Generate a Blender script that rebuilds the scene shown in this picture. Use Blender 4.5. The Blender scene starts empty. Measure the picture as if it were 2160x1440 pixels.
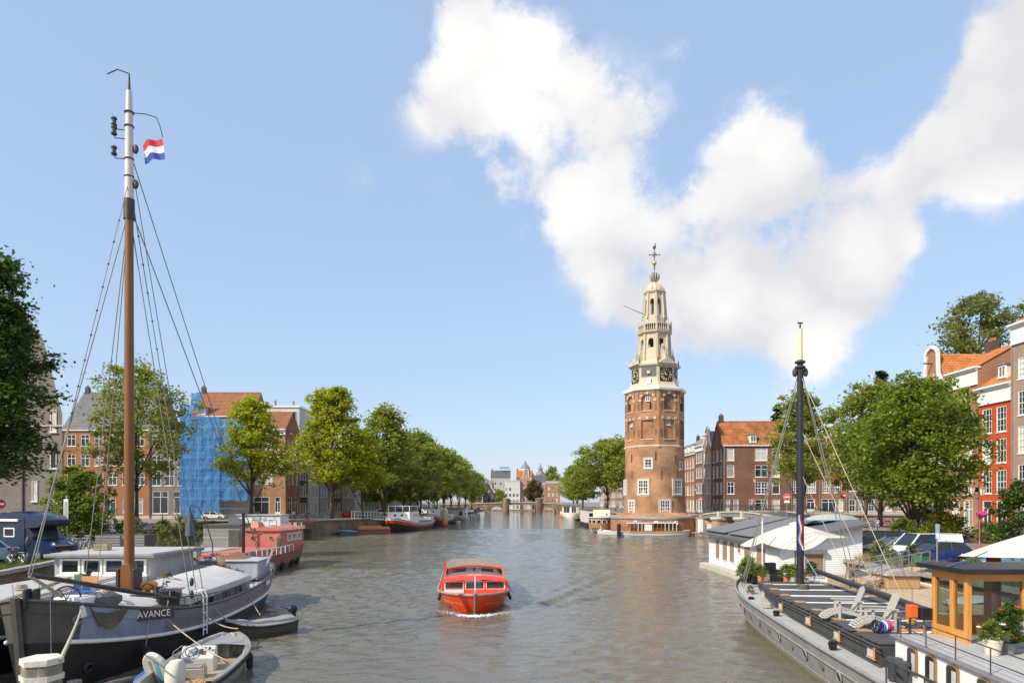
import bpy, bmesh, math, random
import numpy as np
from mathutils import Vector, Matrix, Euler
R = math.radians
rnd = random.Random(7)
SC = bpy.context.scene
COL = SC.collection
# ---------------------------------------------------------------- camera
CAM_Z = 6.0; F = 1440.0; CX = 1080.0; HY = 1057.0
cam = bpy.data.objects.new('camera', bpy.data.cameras.new('camera'))
COL.objects.link(cam)
cam.location = (0, 0, CAM_Z); cam.rotation_euler = (R(90), 0, 0)
cam.data.sensor_width = 36; cam.data.lens = 24.0
cam.data.shift_y = (HY - 720) / 2160.0
cam.data.clip_end = 6000; cam.data.clip_start = 0.2
SC.camera = cam
# ---------------------------------------------------------------- world: sky and clouds
SUN_AZ = Vector((-0.80, -0.60, 0)).normalized(); SUN_EL = R(40)
world = bpy.data.worlds.new('World'); SC.world = world; world.use_nodes = True
wt = world.node_tree; wt.nodes.clear()
def wn(t, **k):
    n = wt.nodes.new(t)
    for a, b in k.items(): setattr(n, a, b)
    return n
def wmath(op, a, b=None, c=None, clamp=False):
    n = wn('ShaderNodeMath', operation=op, use_clamp=clamp)
    for i, v in enumerate((a, b, c)):
        if v is None: continue
        if isinstance(v, (int, float)): n.inputs[i].default_value = v
        else: wt.links.new(v, n.inputs[i])
    return n.outputs[0]
sky = wn('ShaderNodeTexSky', sky_type='NISHITA', sun_disc=False)
sky.sun_elevation = SUN_EL; sky.sun_rotation = math.atan2(SUN_AZ.x, SUN_AZ.y)
sky.air_density = 1.35; sky.dust_density = 0.5; sky.ozone_density = 1.9; sky.altitude = 0
tc = wn('ShaderNodeTexCoord')
dirv = tc.outputs['Generated']
BLOBS = [(985,40,115,1),(940,200,85,1),(1080,170,115,1),(1000,250,95,.7),(1150,290,70,.8),(1230,250,90,1),(1310,270,90,1),(1290,400,85,.8),
         (1130,390,90,.9),(1230,460,85,.75),(1330,500,70,.6),(1250,540,70,.6),(1600,320,85,.7),(1580,420,120,1),(1680,470,120,1),(1500,560,140,1),(1370,600,120,1),(1280,600,75,.7),
         (1650,600,160,1),(1800,560,110,1),(1850,640,70,.7),(1700,710,110,.8),(1500,700,90,.6),(2130,200,110,1),(2050,290,90,1),(1960,350,80,.9),
         (2160,330,100,1),(2200,120,130,1),(1870,410,70,.7),(1440,110,34,.35),(770,365,40,.3),(1610,230,60,.45),(1450,490,90,.8),(1420,650,100,1),(1560,620,140,1),(1760,480,95,.9),(1860,520,80,.8),(1540,340,75,.7),(1660,350,80,.7),(2100,250,120,1),(1985,300,85,.8),(2150,90,110,1),(1830,450,70,.7),(1190,130,70,.6)]
acc = None
for (px, py, r, a) in BLOBS:
    d = Vector(((px-CX)/F, 1, (HY-py)/F)); s = d.length
    ang = r*.86 / F / s; k = 1.0 / (1 - math.cos(ang*1.0))
    n = wn('ShaderNodeVectorMath', operation='DOT_PRODUCT'); n.inputs[1].default_value = d.normalized()
    wt.links.new(dirv, n.inputs[0])
    e = wmath('EXPONENT', wmath('MULTIPLY_ADD', n.outputs['Value'], k, -k))
    acc = wmath('MULTIPLY', e, a) if acc is None else wmath('MULTIPLY_ADD', e, a, acc)
acc = wmath('MINIMUM', acc, 1.3)
# cumulus goes on out of view, thickened there to add neutral fill light
def wnoise(scale, detail, rough=.55, dist=0., vec=None):
    n = wn('ShaderNodeTexNoise'); n.inputs['Scale'].default_value = scale; n.inputs['Detail'].default_value = detail; n.inputs['Roughness'].default_value = rough; n.inputs['Distortion'].default_value = dist
    wt.links.new(vec if vec is not None else dirv, n.inputs['Vector']); return n
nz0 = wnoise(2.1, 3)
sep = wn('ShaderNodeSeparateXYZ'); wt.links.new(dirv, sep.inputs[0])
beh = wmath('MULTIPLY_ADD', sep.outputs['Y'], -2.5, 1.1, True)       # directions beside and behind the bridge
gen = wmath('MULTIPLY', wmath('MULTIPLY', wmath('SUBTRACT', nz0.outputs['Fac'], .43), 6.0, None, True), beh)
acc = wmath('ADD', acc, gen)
nz1 = wnoise(6.2, 6, .55); nz3 = wnoise(22., 7, .7)
wob = wn('ShaderNodeVectorMath', operation='MULTIPLY_ADD'); wob.inputs[1].default_value = (.09, .09, .09); wt.links.new(nz1.outputs['Color'], wob.inputs[0]); wt.links.new(dirv, wob.inputs[2])
def puffs(scale):                                                    # round billows
    v = wn('ShaderNodeTexVoronoi', feature='F1'); v.inputs['Scale'].default_value = scale; wt.links.new(wob.outputs[0], v.inputs['Vector']); return wmath('SUBTRACT', .42, v.outputs['Distance'])
puff = wmath('MULTIPLY', puffs(10.), 1.5)
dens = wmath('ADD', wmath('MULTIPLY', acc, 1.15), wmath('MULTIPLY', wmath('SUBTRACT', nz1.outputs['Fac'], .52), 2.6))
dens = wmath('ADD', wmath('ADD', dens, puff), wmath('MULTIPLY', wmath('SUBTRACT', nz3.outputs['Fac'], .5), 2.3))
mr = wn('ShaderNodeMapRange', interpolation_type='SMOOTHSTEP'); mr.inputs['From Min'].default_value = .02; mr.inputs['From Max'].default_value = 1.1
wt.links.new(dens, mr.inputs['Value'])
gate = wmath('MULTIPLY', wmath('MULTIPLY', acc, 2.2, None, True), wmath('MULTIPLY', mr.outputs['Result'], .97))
nz2 = wnoise(5.2, 4, .5)
# folds and undersides: where the density rises quickly the cloud is grey
shade = wmath('MULTIPLY_ADD', wmath('ADD', wmath('MULTIPLY', nz2.outputs['Fac'], 1.6), wmath('MULTIPLY', puff, .5)), 2.0, -1.1, True)
ccol = wn('ShaderNodeMix', data_type='RGBA'); ccol.inputs['A'].default_value = (2.65, 2.64, 2.72, 1); ccol.inputs['B'].default_value = (3.5, 3.44, 3.33, 1)
wt.links.new(shade, ccol.inputs['Factor'])
hz = wn('ShaderNodeMix', data_type='RGBA'); hz.inputs['Factor'].default_value = .8; hz.inputs['B'].default_value = (1.36, 1.77, 2.62, 1)   # thin milky air over the city
wt.links.new(sky.outputs[0], hz.inputs['A'])
mixc = wn('ShaderNodeMix', data_type='RGBA')
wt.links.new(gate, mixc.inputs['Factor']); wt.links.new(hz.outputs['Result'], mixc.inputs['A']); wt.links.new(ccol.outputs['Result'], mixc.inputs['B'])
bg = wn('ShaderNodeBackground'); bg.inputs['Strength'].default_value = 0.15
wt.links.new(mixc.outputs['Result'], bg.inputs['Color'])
world.cycles.sampling_method = 'MANUAL'; world.cycles.sample_map_resolution = 512
wo = wn('ShaderNodeOutputWorld'); wt.links.new(bg.outputs[0], wo.inputs['Surface'])
# ---------------------------------------------------------------- sun and exposure
sl = bpy.data.lights.new('sun', 'SUN'); sl.energy = 2.65; sl.angle = R(.53); sl.color = (1, .92, .79)
sun = bpy.data.objects.new('sun', sl); COL.objects.link(sun)
sdir = SUN_AZ * math.cos(SUN_EL) + Vector((0, 0, math.sin(SUN_EL)))
sun.rotation_euler = sdir.to_track_quat('Z', 'Y').to_euler(); sun.location = sdir * 200
vs = SC.view_settings
vs.view_transform = 'Standard'; vs.look = 'None'; vs.exposure = 1.0; vs.gamma = 1; vs.use_curve_mapping = False
SC.cycles.max_bounces = 6; SC.cycles.transparent_max_bounces = 12; SC.cycles.use_denoising = True
# ---------------------------------------------------------------- helpers
def at(px, py, Y): return Vector(((px-CX)/F*Y, Y, CAM_Z-(py-HY)/F*Y))
def onz(px, py, z):
    Y = (CAM_Z-z)*F/(py-HY); return Vector(((px-CX)/F*Y, Y, z))
MATS = {}
def _nt(name):
    m = bpy.data.materials.new(name); m.use_nodes = True; nt = m.node_tree
    return m, nt, nt.nodes['Principled BSDF'], nt.nodes.new, nt.links.new
def mat(name, col, r=.6, m=0., var=.12, sc=2.5, bump=0., bs=18., streak=0., spec=.5, coat=0., stretch=None):
    if name in MATS: return MATS[name]
    M, nt, p, N, L = _nt(name)
    tcn = N('ShaderNodeTexCoord'); oi = N('ShaderNodeObjectInfo')
    w = N('ShaderNodeMath'); w.operation = 'MULTIPLY'; w.inputs[1].default_value = 31.; L(oi.outputs['Random'], w.inputs[0])
    vec = tcn.outputs['Object']
    if stretch:
        mp = N('ShaderNodeMapping'); mp.inputs['Scale'].default_value = stretch; L(vec, mp.inputs[0]); vec = mp.outputs[0]
    n = N('ShaderNodeTexNoise'); n.noise_dimensions = '4D'; n.inputs['Scale'].default_value = sc; n.inputs['Detail'].default_value = 6; n.inputs['Roughness'].default_value = .62
    L(vec, n.inputs['Vector']); L(w.outputs[0], n.inputs['W'])
    rmp = N('ShaderNodeMapRange'); rmp.inputs['From Min'].default_value = .28; rmp.inputs['From Max'].default_value = .72; L(n.outputs['Fac'], rmp.inputs['Value'])
    mx = N('ShaderNodeMix'); mx.data_type = 'RGBA'
    a = [c*(1-var) for c in col]; b = [min(1, c*(1+var)) for c in col]
    mx.inputs['A'].default_value = (*a, 1); mx.inputs['B'].default_value = (*b, 1); L(rmp.outputs[0], mx.inputs['Factor'])
    out = mx.outputs['Result']
    if streak:
        mp2 = N('ShaderNodeMapping'); mp2.inputs['Scale'].default_value = (5, 5, .35); L(tcn.outputs['Object'], mp2.inputs[0])
        n2 = N('ShaderNodeTexNoise'); n2.inputs['Scale'].default_value = 1.; n2.inputs['Detail'].default_value = 5; L(mp2.outputs[0], n2.inputs['Vector'])
        r2 = N('ShaderNodeMapRange'); r2.inputs['From Min'].default_value = .42; r2.inputs['From Max'].default_value = .75; r2.inputs['To Min'].default_value = 0; r2.inputs['To Max'].default_value = streak
        L(n2.outputs['Fac'], r2.inputs['Value'])
        m2 = N('ShaderNodeMix'); m2.data_type = 'RGBA'; m2.inputs['B'].default_value = (.06, .05, .04, 1)
        L(r2.outputs[0], m2.inputs['Factor']); L(out, m2.inputs['A']); out = m2.outputs['Result']
    L(out, p.inputs['Base Color'])
    p.inputs['Roughness'].default_value = r; p.inputs['Metallic'].default_value = m
    p.inputs['Specular IOR Level'].default_value = spec; p.inputs['Coat Weight'].default_value = coat; p.inputs['Coat Roughness'].default_value = .08
    if bump:
        n3 = N('ShaderNodeTexNoise'); n3.inputs['Scale'].default_value = bs; n3.inputs['Detail'].default_value = 4; L(vec, n3.inputs['Vector'])
        bp = N('ShaderNodeBump'); bp.inputs['Strength'].default_value = bump; bp.inputs['Distance'].default_value = .03; L(n3.outputs['Fac'], bp.inputs['Height']); L(bp.outputs[0], p.inputs['Normal'])
    MATS[name] = M; return M
def brick(name, c1, c2, mortar=(.42, .38, .32), stain=.35, radial=0., bw=.22, bh=.068, msz=.008, scn=.35):
    M, nt, p, N, L = _nt(name)
    tcn = N('ShaderNodeTexCoord'); sp = N('ShaderNodeSeparateXYZ'); L(tcn.outputs['Object'], sp.inputs[0])
    ad = N('ShaderNodeMath')
    if radial:
        ad.operation = 'ARCTAN2'; L(sp.outputs['X'], ad.inputs[0]); L(sp.outputs['Y'], ad.inputs[1])
        a2 = N('ShaderNodeMath'); a2.operation = 'MULTIPLY'; a2.inputs[1].default_value = radial; L(ad.outputs[0], a2.inputs[0]); u = a2.outputs[0]
    else:
        ad.operation = 'ADD'; L(sp.outputs['X'], ad.inputs[0]); L(sp.outputs['Y'], ad.inputs[1]); u = ad.outputs[0]
    cb = N('ShaderNodeCombineXYZ'); L(u, cb.inputs[0]); L(sp.outputs['Z'], cb.inputs[1])
    b = N('ShaderNodeTexBrick'); L(cb.outputs[0], b.inputs['Vector'])
    b.inputs['Color1'].default_value = (*c1, 1); b.inputs['Color2'].default_value = (*c2, 1); b.inputs['Mortar'].default_value = (*mortar, 1)
    b.inputs['Scale'].default_value = 1; b.inputs['Brick Width'].default_value = bw; b.inputs['Row Height'].default_value = bh; b.inputs['Mortar Size'].default_value = msz
    n = N('ShaderNodeTexNoise'); n.inputs['Scale'].default_value = scn; n.inputs['Detail'].default_value = 9; n.inputs['Roughness'].default_value = .65; L(tcn.outputs['Object'], n.inputs['Vector'])
    rm = N('ShaderNodeMapRange'); rm.inputs['From Min'].default_value = .3; rm.inputs['From Max'].default_value = .7; rm.inputs['To Min'].default_value = 1-stain; rm.inputs['To Max'].default_value = 1+stain*.45
    L(n.outputs['Fac'], rm.inputs['Value'])
    mx = N('ShaderNodeMix'); mx.data_type = 'RGBA'; mx.blend_type = 'MULTIPLY'; mx.inputs['Factor'].default_value = 1
    L(b.outputs['Color'], mx.inputs['A']); L(rm.outputs[0], mx.inputs['B']); L(mx.outputs['Result'], p.inputs['Base Color'])
    p.inputs['Roughness'].default_value = .88; p.inputs['Specular IOR Level'].default_value = .25
    bp = N('ShaderNodeBump'); bp.inputs['Strength'].default_value = .35; bp.inputs['Distance'].default_value = .02; L(b.outputs['Fac'], bp.inputs['Height']); bp.invert = True; L(bp.outputs[0], p.inputs['Normal'])
    MATS[name] = M; return M
def leafmat(name, dark, light, trans=.35):
    M, nt, p, N, L = _nt(name)
    g = N('ShaderNodeNewGeometry'); mx = N('ShaderNodeMix'); mx.data_type = 'RGBA'
    mx.inputs['A'].default_value = (*dark, 1); mx.inputs['B'].default_value = (*light, 1)
    tcn = N('ShaderNodeTexCoord'); n = N('ShaderNodeTexNoise'); n.inputs['Scale'].default_value = .55; n.inputs['Detail'].default_value = 2; L(tcn.outputs['Object'], n.inputs['Vector'])
    a = N('ShaderNodeMath'); a.operation = 'MULTIPLY_ADD'; a.inputs[1].default_value = .55; L(g.outputs['Random Per Island'], a.inputs[0])
    a2 = N('ShaderNodeMath'); a2.operation = 'MULTIPLY_ADD'; a2.inputs[1].default_value = 2.4; a2.inputs[2].default_value = -.98; L(n.outputs['Fac'], a2.inputs[0]); L(a2.outputs[0], a.inputs[2]); a.use_clamp = True
    L(a.outputs[0], mx.inputs['Factor']); L(mx.outputs['Result'], p.inputs['Base Color'])
    p.inputs['Roughness'].default_value = .48; p.inputs['Specular IOR Level'].default_value = .35
    t = N('ShaderNodeBsdfTranslucent'); L(mx.outputs['Result'], t.inputs['Color'])
    ms = N('ShaderNodeMixShader'); ms.inputs[0].default_value = trans; L(p.outputs[0], ms.inputs[1]); L(t.outputs[0], ms.inputs[2])
    L(ms.outputs[0], nt.nodes['Material Output'].inputs['Surface'])
    MATS[name] = M; return M
def glassmat(name, tint=(.02, .025, .03), clear=0., rough=.03):
    """window glass: dark room behind (clear=0) or see-through"""
    M, nt, p, N, L = _nt(name)
    tcn = N('ShaderNodeTexCoord'); oi = N('ShaderNodeObjectInfo')
    hs = N('ShaderNodeMapRange'); hs.inputs['To Min'].default_value = .5; hs.inputs['To Max'].default_value = 2.2; L(oi.outputs['Random'], hs.inputs['Value'])
    mx = N('ShaderNodeMix'); mx.data_type = 'RGBA'; mx.blend_type = 'MULTIPLY'; mx.inputs['Factor'].default_value = 1; mx.inputs['A'].default_value = (*tint, 1); L(hs.outputs[0], mx.inputs['B'])
    L(mx.outputs['Result'], p.inputs['Base Color']); p.inputs['Roughness'].default_value = rough; p.inputs['Specular IOR Level'].default_value = .6
    n = N('ShaderNodeTexNoise'); n.inputs['Scale'].default_value = 1.3; L(tcn.outputs['Object'], n.inputs['Vector'])
    bp = N('ShaderNodeBump'); bp.inputs['Strength'].default_value = .06; bp.inputs['Distance'].default_value = .1; L(n.outputs['Fac'], bp.inputs['Height']); L(bp.outputs[0], p.inputs['Normal'])
    if clear:
        t = N('ShaderNodeBsdfTransparent'); t.inputs[0].default_value = (.88, .92, .9, 1)
        ms = N('ShaderNodeMixShader'); ms.inputs[0].default_value = clear; L(p.outputs[0], ms.inputs[1]); L(t.outputs[0], ms.inputs[2]); L(ms.outputs[0], nt.nodes['Material Output'].inputs['Surface'])
    MATS[name] = M; return M

class B:
    def __init__(s, th=None, M=None):
        s.v = []; s.f = []
        s.M = M if M is not None else (th.matrix_basis.inverted() if th is not None else None)
    def add(s, vs, fs):
        o = len(s.v)
        if s.M is not None: s.v += [tuple(s.M @ Vector(v)) for v in vs]
        else: s.v += [tuple(v) for v in vs]
        s.f += [tuple(i+o for i in f) for f in fs]; return s
    def bx(s, x0, x1, y0, y1, z0, z1):
        return s.add([(x0,y0,z0),(x1,y0,z0),(x1,y1,z0),(x0,y1,z0),(x0,y0,z1),(x1,y0,z1),(x1,y1,z1),(x0,y1,z1)],
                     [(0,3,2,1),(4,5,6,7),(0,1,5,4),(1,2,6,5),(2,3,7,6),(3,0,4,7)])
    def box(s, c, d, rot=None):
        vs = [Vector((x*d[0]/2, y*d[1]/2, z*d[2]/2)) for z in (-1,1) for x, y in ((-1,-1),(1,-1),(1,1),(-1,1))]
        if rot is not None:
            m = Euler(rot).to_matrix(); vs = [m @ v for v in vs]
        c = Vector(c)
        return s.add([v+c for v in vs], [(0,3,2,1),(4,5,6,7),(0,1,5,4),(1,2,6,5),(2,3,7,6),(3,0,4,7)])
    def bar(s, a, b, w, h=None, up=(0,0,1)):
        a = Vector(a); b = Vector(b); h = h or w; d = (b-a).normalized(); u = Vector(up)
        if abs(d.dot(u)) > .98: u = Vector((1,0,0))
        sx = d.cross(u).normalized(); uz = sx.cross(d).normalized()
        vs = [p + sx*i*w/2 + uz*j*h/2 for p in (a, b) for i, j in ((-1,-1),(1,-1),(1,1),(-1,1))]
        return s.add(vs, [(0,1,2,3),(7,6,5,4),(0,4,5,1),(1,5,6,2),(2,6,7,3),(3,7,4,0)])
    def tube(s, pts, r, n=6, caps=True):
        pts = [Vector(p) for p in pts]; k = len(pts)
        rs = r if isinstance(r, (list, tuple)) else [r]*k
        vs = []; prev = None
        for i, p in enumerate(pts):
            d = (pts[min(i+1,k-1)] - pts[max(i-1,0)])
            d = d.normalized() if d.length > 1e-9 else Vector((0,0,1))
            if prev is None:
                u = Vector((0,0,1)) if abs(d.z) < .9 else Vector((1,0,0)); u = (u - d*d.dot(u)).normalized()
            else:
                u = prev - d*d.dot(prev); u = u.normalized() if u.length > 1e-6 else Vector((1,0,0))
            prev = u; w = d.cross(u)
            vs += [p + (u*math.cos(2*math.pi*j/n) + w*math.sin(2*math.pi*j/n))*rs[i] for j in range(n)]
        fs = [(i*n+j, i*n+(j+1)%n, (i+1)*n+(j+1)%n, (i+1)*n+j) for i in range(k-1) for j in range(n)]
        if caps: fs += [tuple(range(n-1,-1,-1)), tuple((k-1)*n+j for j in range(n))]
        return s.add(vs, fs)
    def cyl(s, a, b, r0, r1=None, n=12): return s.tube([a, b], [r0, r0 if r1 is None else r1], n)
    def lathe(s, prof, n=16, o=(0,0,0), a0=0., cap=True):
        o = Vector(o); vs = []
        for r, z in prof: vs += [o + Vector((r*math.cos(a0+2*math.pi*j/n), r*math.sin(a0+2*math.pi*j/n), z)) for j in range(n)]
        k = len(prof)
        fs = [(i*n+j, i*n+(j+1)%n, (i+1)*n+(j+1)%n, (i+1)*n+j) for i in range(k-1) for j in range(n)]
        if cap: fs += [tuple(range(n-1,-1,-1)), tuple((k-1)*n+j for j in range(n))]
        return s.add(vs, fs)
    def ball(s, c, r, n=10, m=6, sx=(1,1,1)):
        vs = []; c = Vector(c)
        for i in range(m+1):
            t = math.pi*i/m; rr = max(math.sin(t), .02)
            vs += [c + Vector((r*rr*math.cos(2*math.pi*j/n)*sx[0], r*rr*math.sin(2*math.pi*j/n)*sx[1], -r*math.cos(t)*sx[2])) for j in range(n)]
        fs = [(i*n+j, i*n+(j+1)%n, (i+1)*n+(j+1)%n, (i+1)*n+j) for i in range(m) for j in range(n)]
        return s.add(vs, fs)
    def torus(s, c, Rr, r, ax=(0,0,1), n=16, m=6, a0=0, a1=2*math.pi):
        c = Vector(c); q = Vector(ax).to_track_quat('Z','Y'); full = abs(a1-a0-2*math.pi) < 1e-6
        k = n if full else n+1; vs = []
        for i in range(k):
            a = a0+(a1-a0)*i/n
            for j in range(m):
                b = 2*math.pi*j/m
                vs.append(c + q @ Vector(((Rr+r*math.cos(b))*math.cos(a), (Rr+r*math.cos(b))*math.sin(a), r*math.sin(b))))
        fs = [(i*m+j, ((i+1)%k)*m+j, ((i+1)%k)*m+(j+1)%m, i*m+(j+1)%m) for i in range(n) for j in range(m)]
        return s.add(vs, fs)
    def prism(s, poly, z0, z1, ax='z'):
        n = len(poly)
        def mk(p, h): return {'z': (p[0],p[1],h), 'y': (p[0],h,p[1]), 'x': (h,p[0],p[1])}[ax]
        vs = [mk(p, z0) for p in poly] + [mk(p, z1) for p in poly]
        return s.add(vs, [tuple(range(n-1,-1,-1)), tuple(range(n,2*n))] + [(i,(i+1)%n,n+(i+1)%n,n+i) for i in range(n)])
    def grid(s, rows, closed=False):
        k = len(rows); n = len(rows[0]); vs = [p for r in rows for p in r]
        m = n if closed else n-1
        return s.add(vs, [(i*n+j, i*n+(j+1)%n, (i+1)*n+(j+1)%n, (i+1)*n+j) for i in range(k-1) for j in range(m)])
    def loft(s, rings):
        n = len(rings[0]); o = len(s.v); s.grid(rings, True)
        s.f += [tuple(o+i for i in range(n-1,-1,-1)), tuple(o+(len(rings)-1)*n+i for i in range(n))]; return s
    def mesh(s, name, mt, smooth=False, fix=True):
        me = bpy.data.meshes.new(name); me.from_pydata(s.v, [], s.f)
        if fix:
            bm = bmesh.new(); bm.from_mesh(me); bmesh.ops.recalc_face_normals(bm, faces=bm.faces); bm.to_mesh(me); bm.free()
        if mt: me.materials.append(MATS[mt] if isinstance(mt, str) else mt)
        if smooth:
            me.polygons.foreach_set('use_smooth', [True]*len(me.polygons))
            if smooth != 1: me.set_sharp_from_angle(angle=R(smooth))
        me.update(); return me
    def obj(s, name, mt, parent=None, smooth=False, bev=0., fix=True, **tags):
        o = link(name, s.mesh(name, mt, smooth, fix), parent)
        if bev:
            md = o.modifiers.new('bevel', 'BEVEL'); md.width = bev; md.segments = 2; md.limit_method = 'ANGLE'; md.angle_limit = R(40)
        for k, v in tags.items():
            if v is not None: o[k] = v
        return o
def link(name, me, parent=None, loc=(0,0,0), rz=0., rot=None, sc=None):
    o = bpy.data.objects.new(name, me); COL.objects.link(o); o.parent = parent
    o.location = loc; o.rotation_euler = rot if rot else (0,0,rz)
    if sc is not None: o.scale = (sc,)*3 if isinstance(sc, (int,float)) else sc
    return o
def thing(name, label, cat, loc=(0,0,0), rz=0., group=None, rot=None):
    o = link(name, None, None, loc, rz, rot); o['label'] = label; o['category'] = cat
    if group: o['group'] = group
    o.empty_display_size = .3
    return o
def tag(o, label, cat, group=None):
    o['label'] = label; o['category'] = cat
    if group: o['group'] = group
    return o
def copy_tree(o, parent=None):
    c = o.copy(); COL.objects.link(c); c.parent = parent
    for ch in list(o.children): copy_tree(ch, c)
    return c
def put(o, loc, rz=0., label=None, group=None, sc=None):
    o.location = loc; o.rotation_euler = (0, 0, rz)
    if label: o['label'] = label
    if group: o['group'] = group
    if sc: o.scale = (sc,)*3 if isinstance(sc,(int,float)) else sc
    return o
def text(body, size, mt, parent, loc, rot, ext=.004, sx=1., shear=0.):
    c = bpy.data.curves.new('lettering', 'FONT'); c.body = body; c.size = size; c.extrude = ext; c.align_x = 'CENTER'; c.align_y = 'CENTER'; c.shear = shear
    c.materials.append(MATS[mt]); tmp = bpy.data.objects.new('lettering', c); me = bpy.data.meshes.new_from_object(tmp); bpy.data.objects.remove(tmp)
    o = link('lettering', me, parent, loc, rot=rot); o.scale = (sx, 1, 1); o['kind'] = 'stuff'; return o
def arc(c, r, a0, a1, n): return [(c[0]+r*math.cos(a0+(a1-a0)*i/n), c[1]+r*math.sin(a0+(a1-a0)*i/n)) for i in range(n+1)]
def lerp(a, b, t): return a+(b-a)*t
def sag(a, b, s, n=8):
    a = Vector(a); b = Vector(b)
    return [a.lerp(b, i/n) - Vector((0,0,s*4*(i/n)*(1-i/n))) for i in range(n+1)]
# ---------------------------------------------------------------- materials
mat('white', (.78,.77,.73), .5, var=.05, streak=.12); mat('whitep', (.8,.8,.78), .35, var=.03); mat('cream', (.57,.49,.36), .7, var=.14, streak=.3)
mat('stone', (.52,.47,.38), .8, var=.18, bump=.2, streak=.2); mat('greystone', (.34,.32,.29), .85, var=.2, bump=.3, bs=8, streak=.25)
mat('black', (.018,.018,.02), .45, var=.3); mat('blackp', (.012,.012,.013), .3, var=.3, spec=.5); mat('iron', (.04,.045,.045), .5, var=.3); mat('rubber', (.02,.02,.02), .8)
mat('steel', (.45,.46,.47), .35, m=.9, var=.15); mat('galv', (.5,.51,.5), .45, m=.6, var=.15); mat('gold', (.85,.6,.18), .3, m=.8, var=.05); mat('goldp', (.78,.62,.28), .45, var=.05)
mat('wood', (.28,.15,.06), .5, var=.25, sc=6, stretch=(1,8,8)); mat('varnish', (.62,.27,.06), .3, var=.2, sc=4, coat=.4, stretch=(6,6,.6)); mat('teak', (.42,.26,.13), .6, var=.2, sc=5)
mat('plank', (.36,.29,.2), .8, var=.25, sc=3, bump=.2); mat('oldwood', (.23,.2,.15), .9, var=.4, sc=5, bump=.6, bs=14, stretch=(4,4,.6)); mat('bark', (.1,.08,.055), .95, var=.35, sc=5, bump=.8, bs=12, stretch=(3,3,.5))
mat('asphalt', (.11,.105,.1), .9, var=.2, sc=.8, bump=.15, bs=30); mat('paving', (.24,.19,.16), .9, var=.2, sc=.6, bump=.2, bs=20); mat('dirt', (.13,.1,.06), .95, var=.35)
mat('slate', (.12,.12,.125), .7, var=.25, sc=4, bump=.3, bs=8); mat('lead', (.2,.21,.21), .6, var=.2); mat('pantile', (.38,.135,.045), .8, var=.55, sc=.7, bump=.2, streak=.25); mat('pantile_grey', (.22,.215,.205), .6, var=.25, sc=1.2); mat('pantile_brown', (.33,.14,.07), .75, var=.25, sc=1.2); mat('pantile_orange', (.48,.17,.045), .75, var=.45, sc=1, streak=.2)
mat('rope', (.45,.39,.29), .9, var=.2, sc=10); mat('darkrope', (.12,.1,.06), .95, var=.35, sc=8); mat('wire', (.2,.19,.17), .6); mat('canvas', (.6,.55,.47), .85, var=.07, sc=1.5, bump=.25, bs=3); mat('tarp', (.55,.535,.5), .7, var=.1, sc=1.2, bump=.35, bs=2.2, streak=.1); mat('greytarp', (.27,.26,.24), .75, var=.15, bump=.5, bs=4); mat('darktarp', (.1,.1,.1), .6, var=.2, bump=.6, bs=5)
mat('redp', (.62,.04,.01), .3, var=.08, coat=.3); mat('red', (.6,.03,.03), .5, var=.08); mat('flagblue', (.02,.06,.34), .7, var=.08); mat('flagwhite', (.8,.8,.8), .7); mat('flagred', (.55,.02,.03), .7, var=.08)
mat('orange', (.85,.17,.02), .5, var=.05); mat('yellow', (.75,.5,.03), .45, var=.08); mat('blue', (.03,.16,.5), .45, var=.1); mat('bluegrey', (.13,.2,.3), .5, var=.15); mat('teal', (.15,.45,.6), .4, var=.05)
glassmat('glass'); glassmat('carglass', (.02,.025,.025)); glassmat('clear', (.04,.045,.045), .8); mat('curtain', (.55,.53,.48), .25, var=.12, sc=3, spec=.6); mat('blind', (.3,.29,.27), .2, var=.1, spec=.6)
mat('pink', (.5,.165,.12), .55, var=.12, streak=.15); mat('rustpink', (.3,.115,.085), .7, var=.2, streak=.35); mat('greydeck', (.42,.42,.41), .75, var=.12, sc=1.5, streak=0); mat('lightdeck', (.42,.42,.41), .7, var=.12, sc=1.2)
brick('brick_tower', (.5,.215,.09), (.36,.15,.07), (.45,.34,.23), .6, scn=.25); brick('brick_tower_round', (.5,.235,.11), (.36,.165,.078), (.46,.35,.24), .6, radial=5.4, scn=.22)
brick('brick_brown', (.23,.1,.055), (.16,.068,.04), (.26,.18,.13), .35); brick('brick_orange', (.42,.19,.085), (.34,.14,.06), (.42,.32,.24), .3); brick('brick_rust', (.36,.14,.062), (.28,.105,.048), (.4,.25,.16), .25)
brick('brick_red', (.6,.09,.03), (.55,.075,.025), (.5,.09,.035), .15); brick('brick_grey', (.24,.205,.17), (.19,.16,.135), (.28,.25,.22), .25); brick('brick_tan', (.4,.27,.18), (.33,.21,.14), (.42,.36,.3), .25); brick('brick_dark', (.1,.07,.055), (.075,.055,.045), (.15,.12,.1), .25); brick('brick_quay', (.3,.2,.13), (.22,.15,.1), (.3,.26,.2), .6, scn=.4); brick('brick_pink', (.48,.3,.22), (.4,.24,.17), (.45,.36,.3), .3)
mat('render_white', (.62,.6,.56), .8, var=.08, sc=.8, streak=.15); mat('render_grey', (.4,.39,.37), .8, var=.1, sc=.8, streak=.15)
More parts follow.
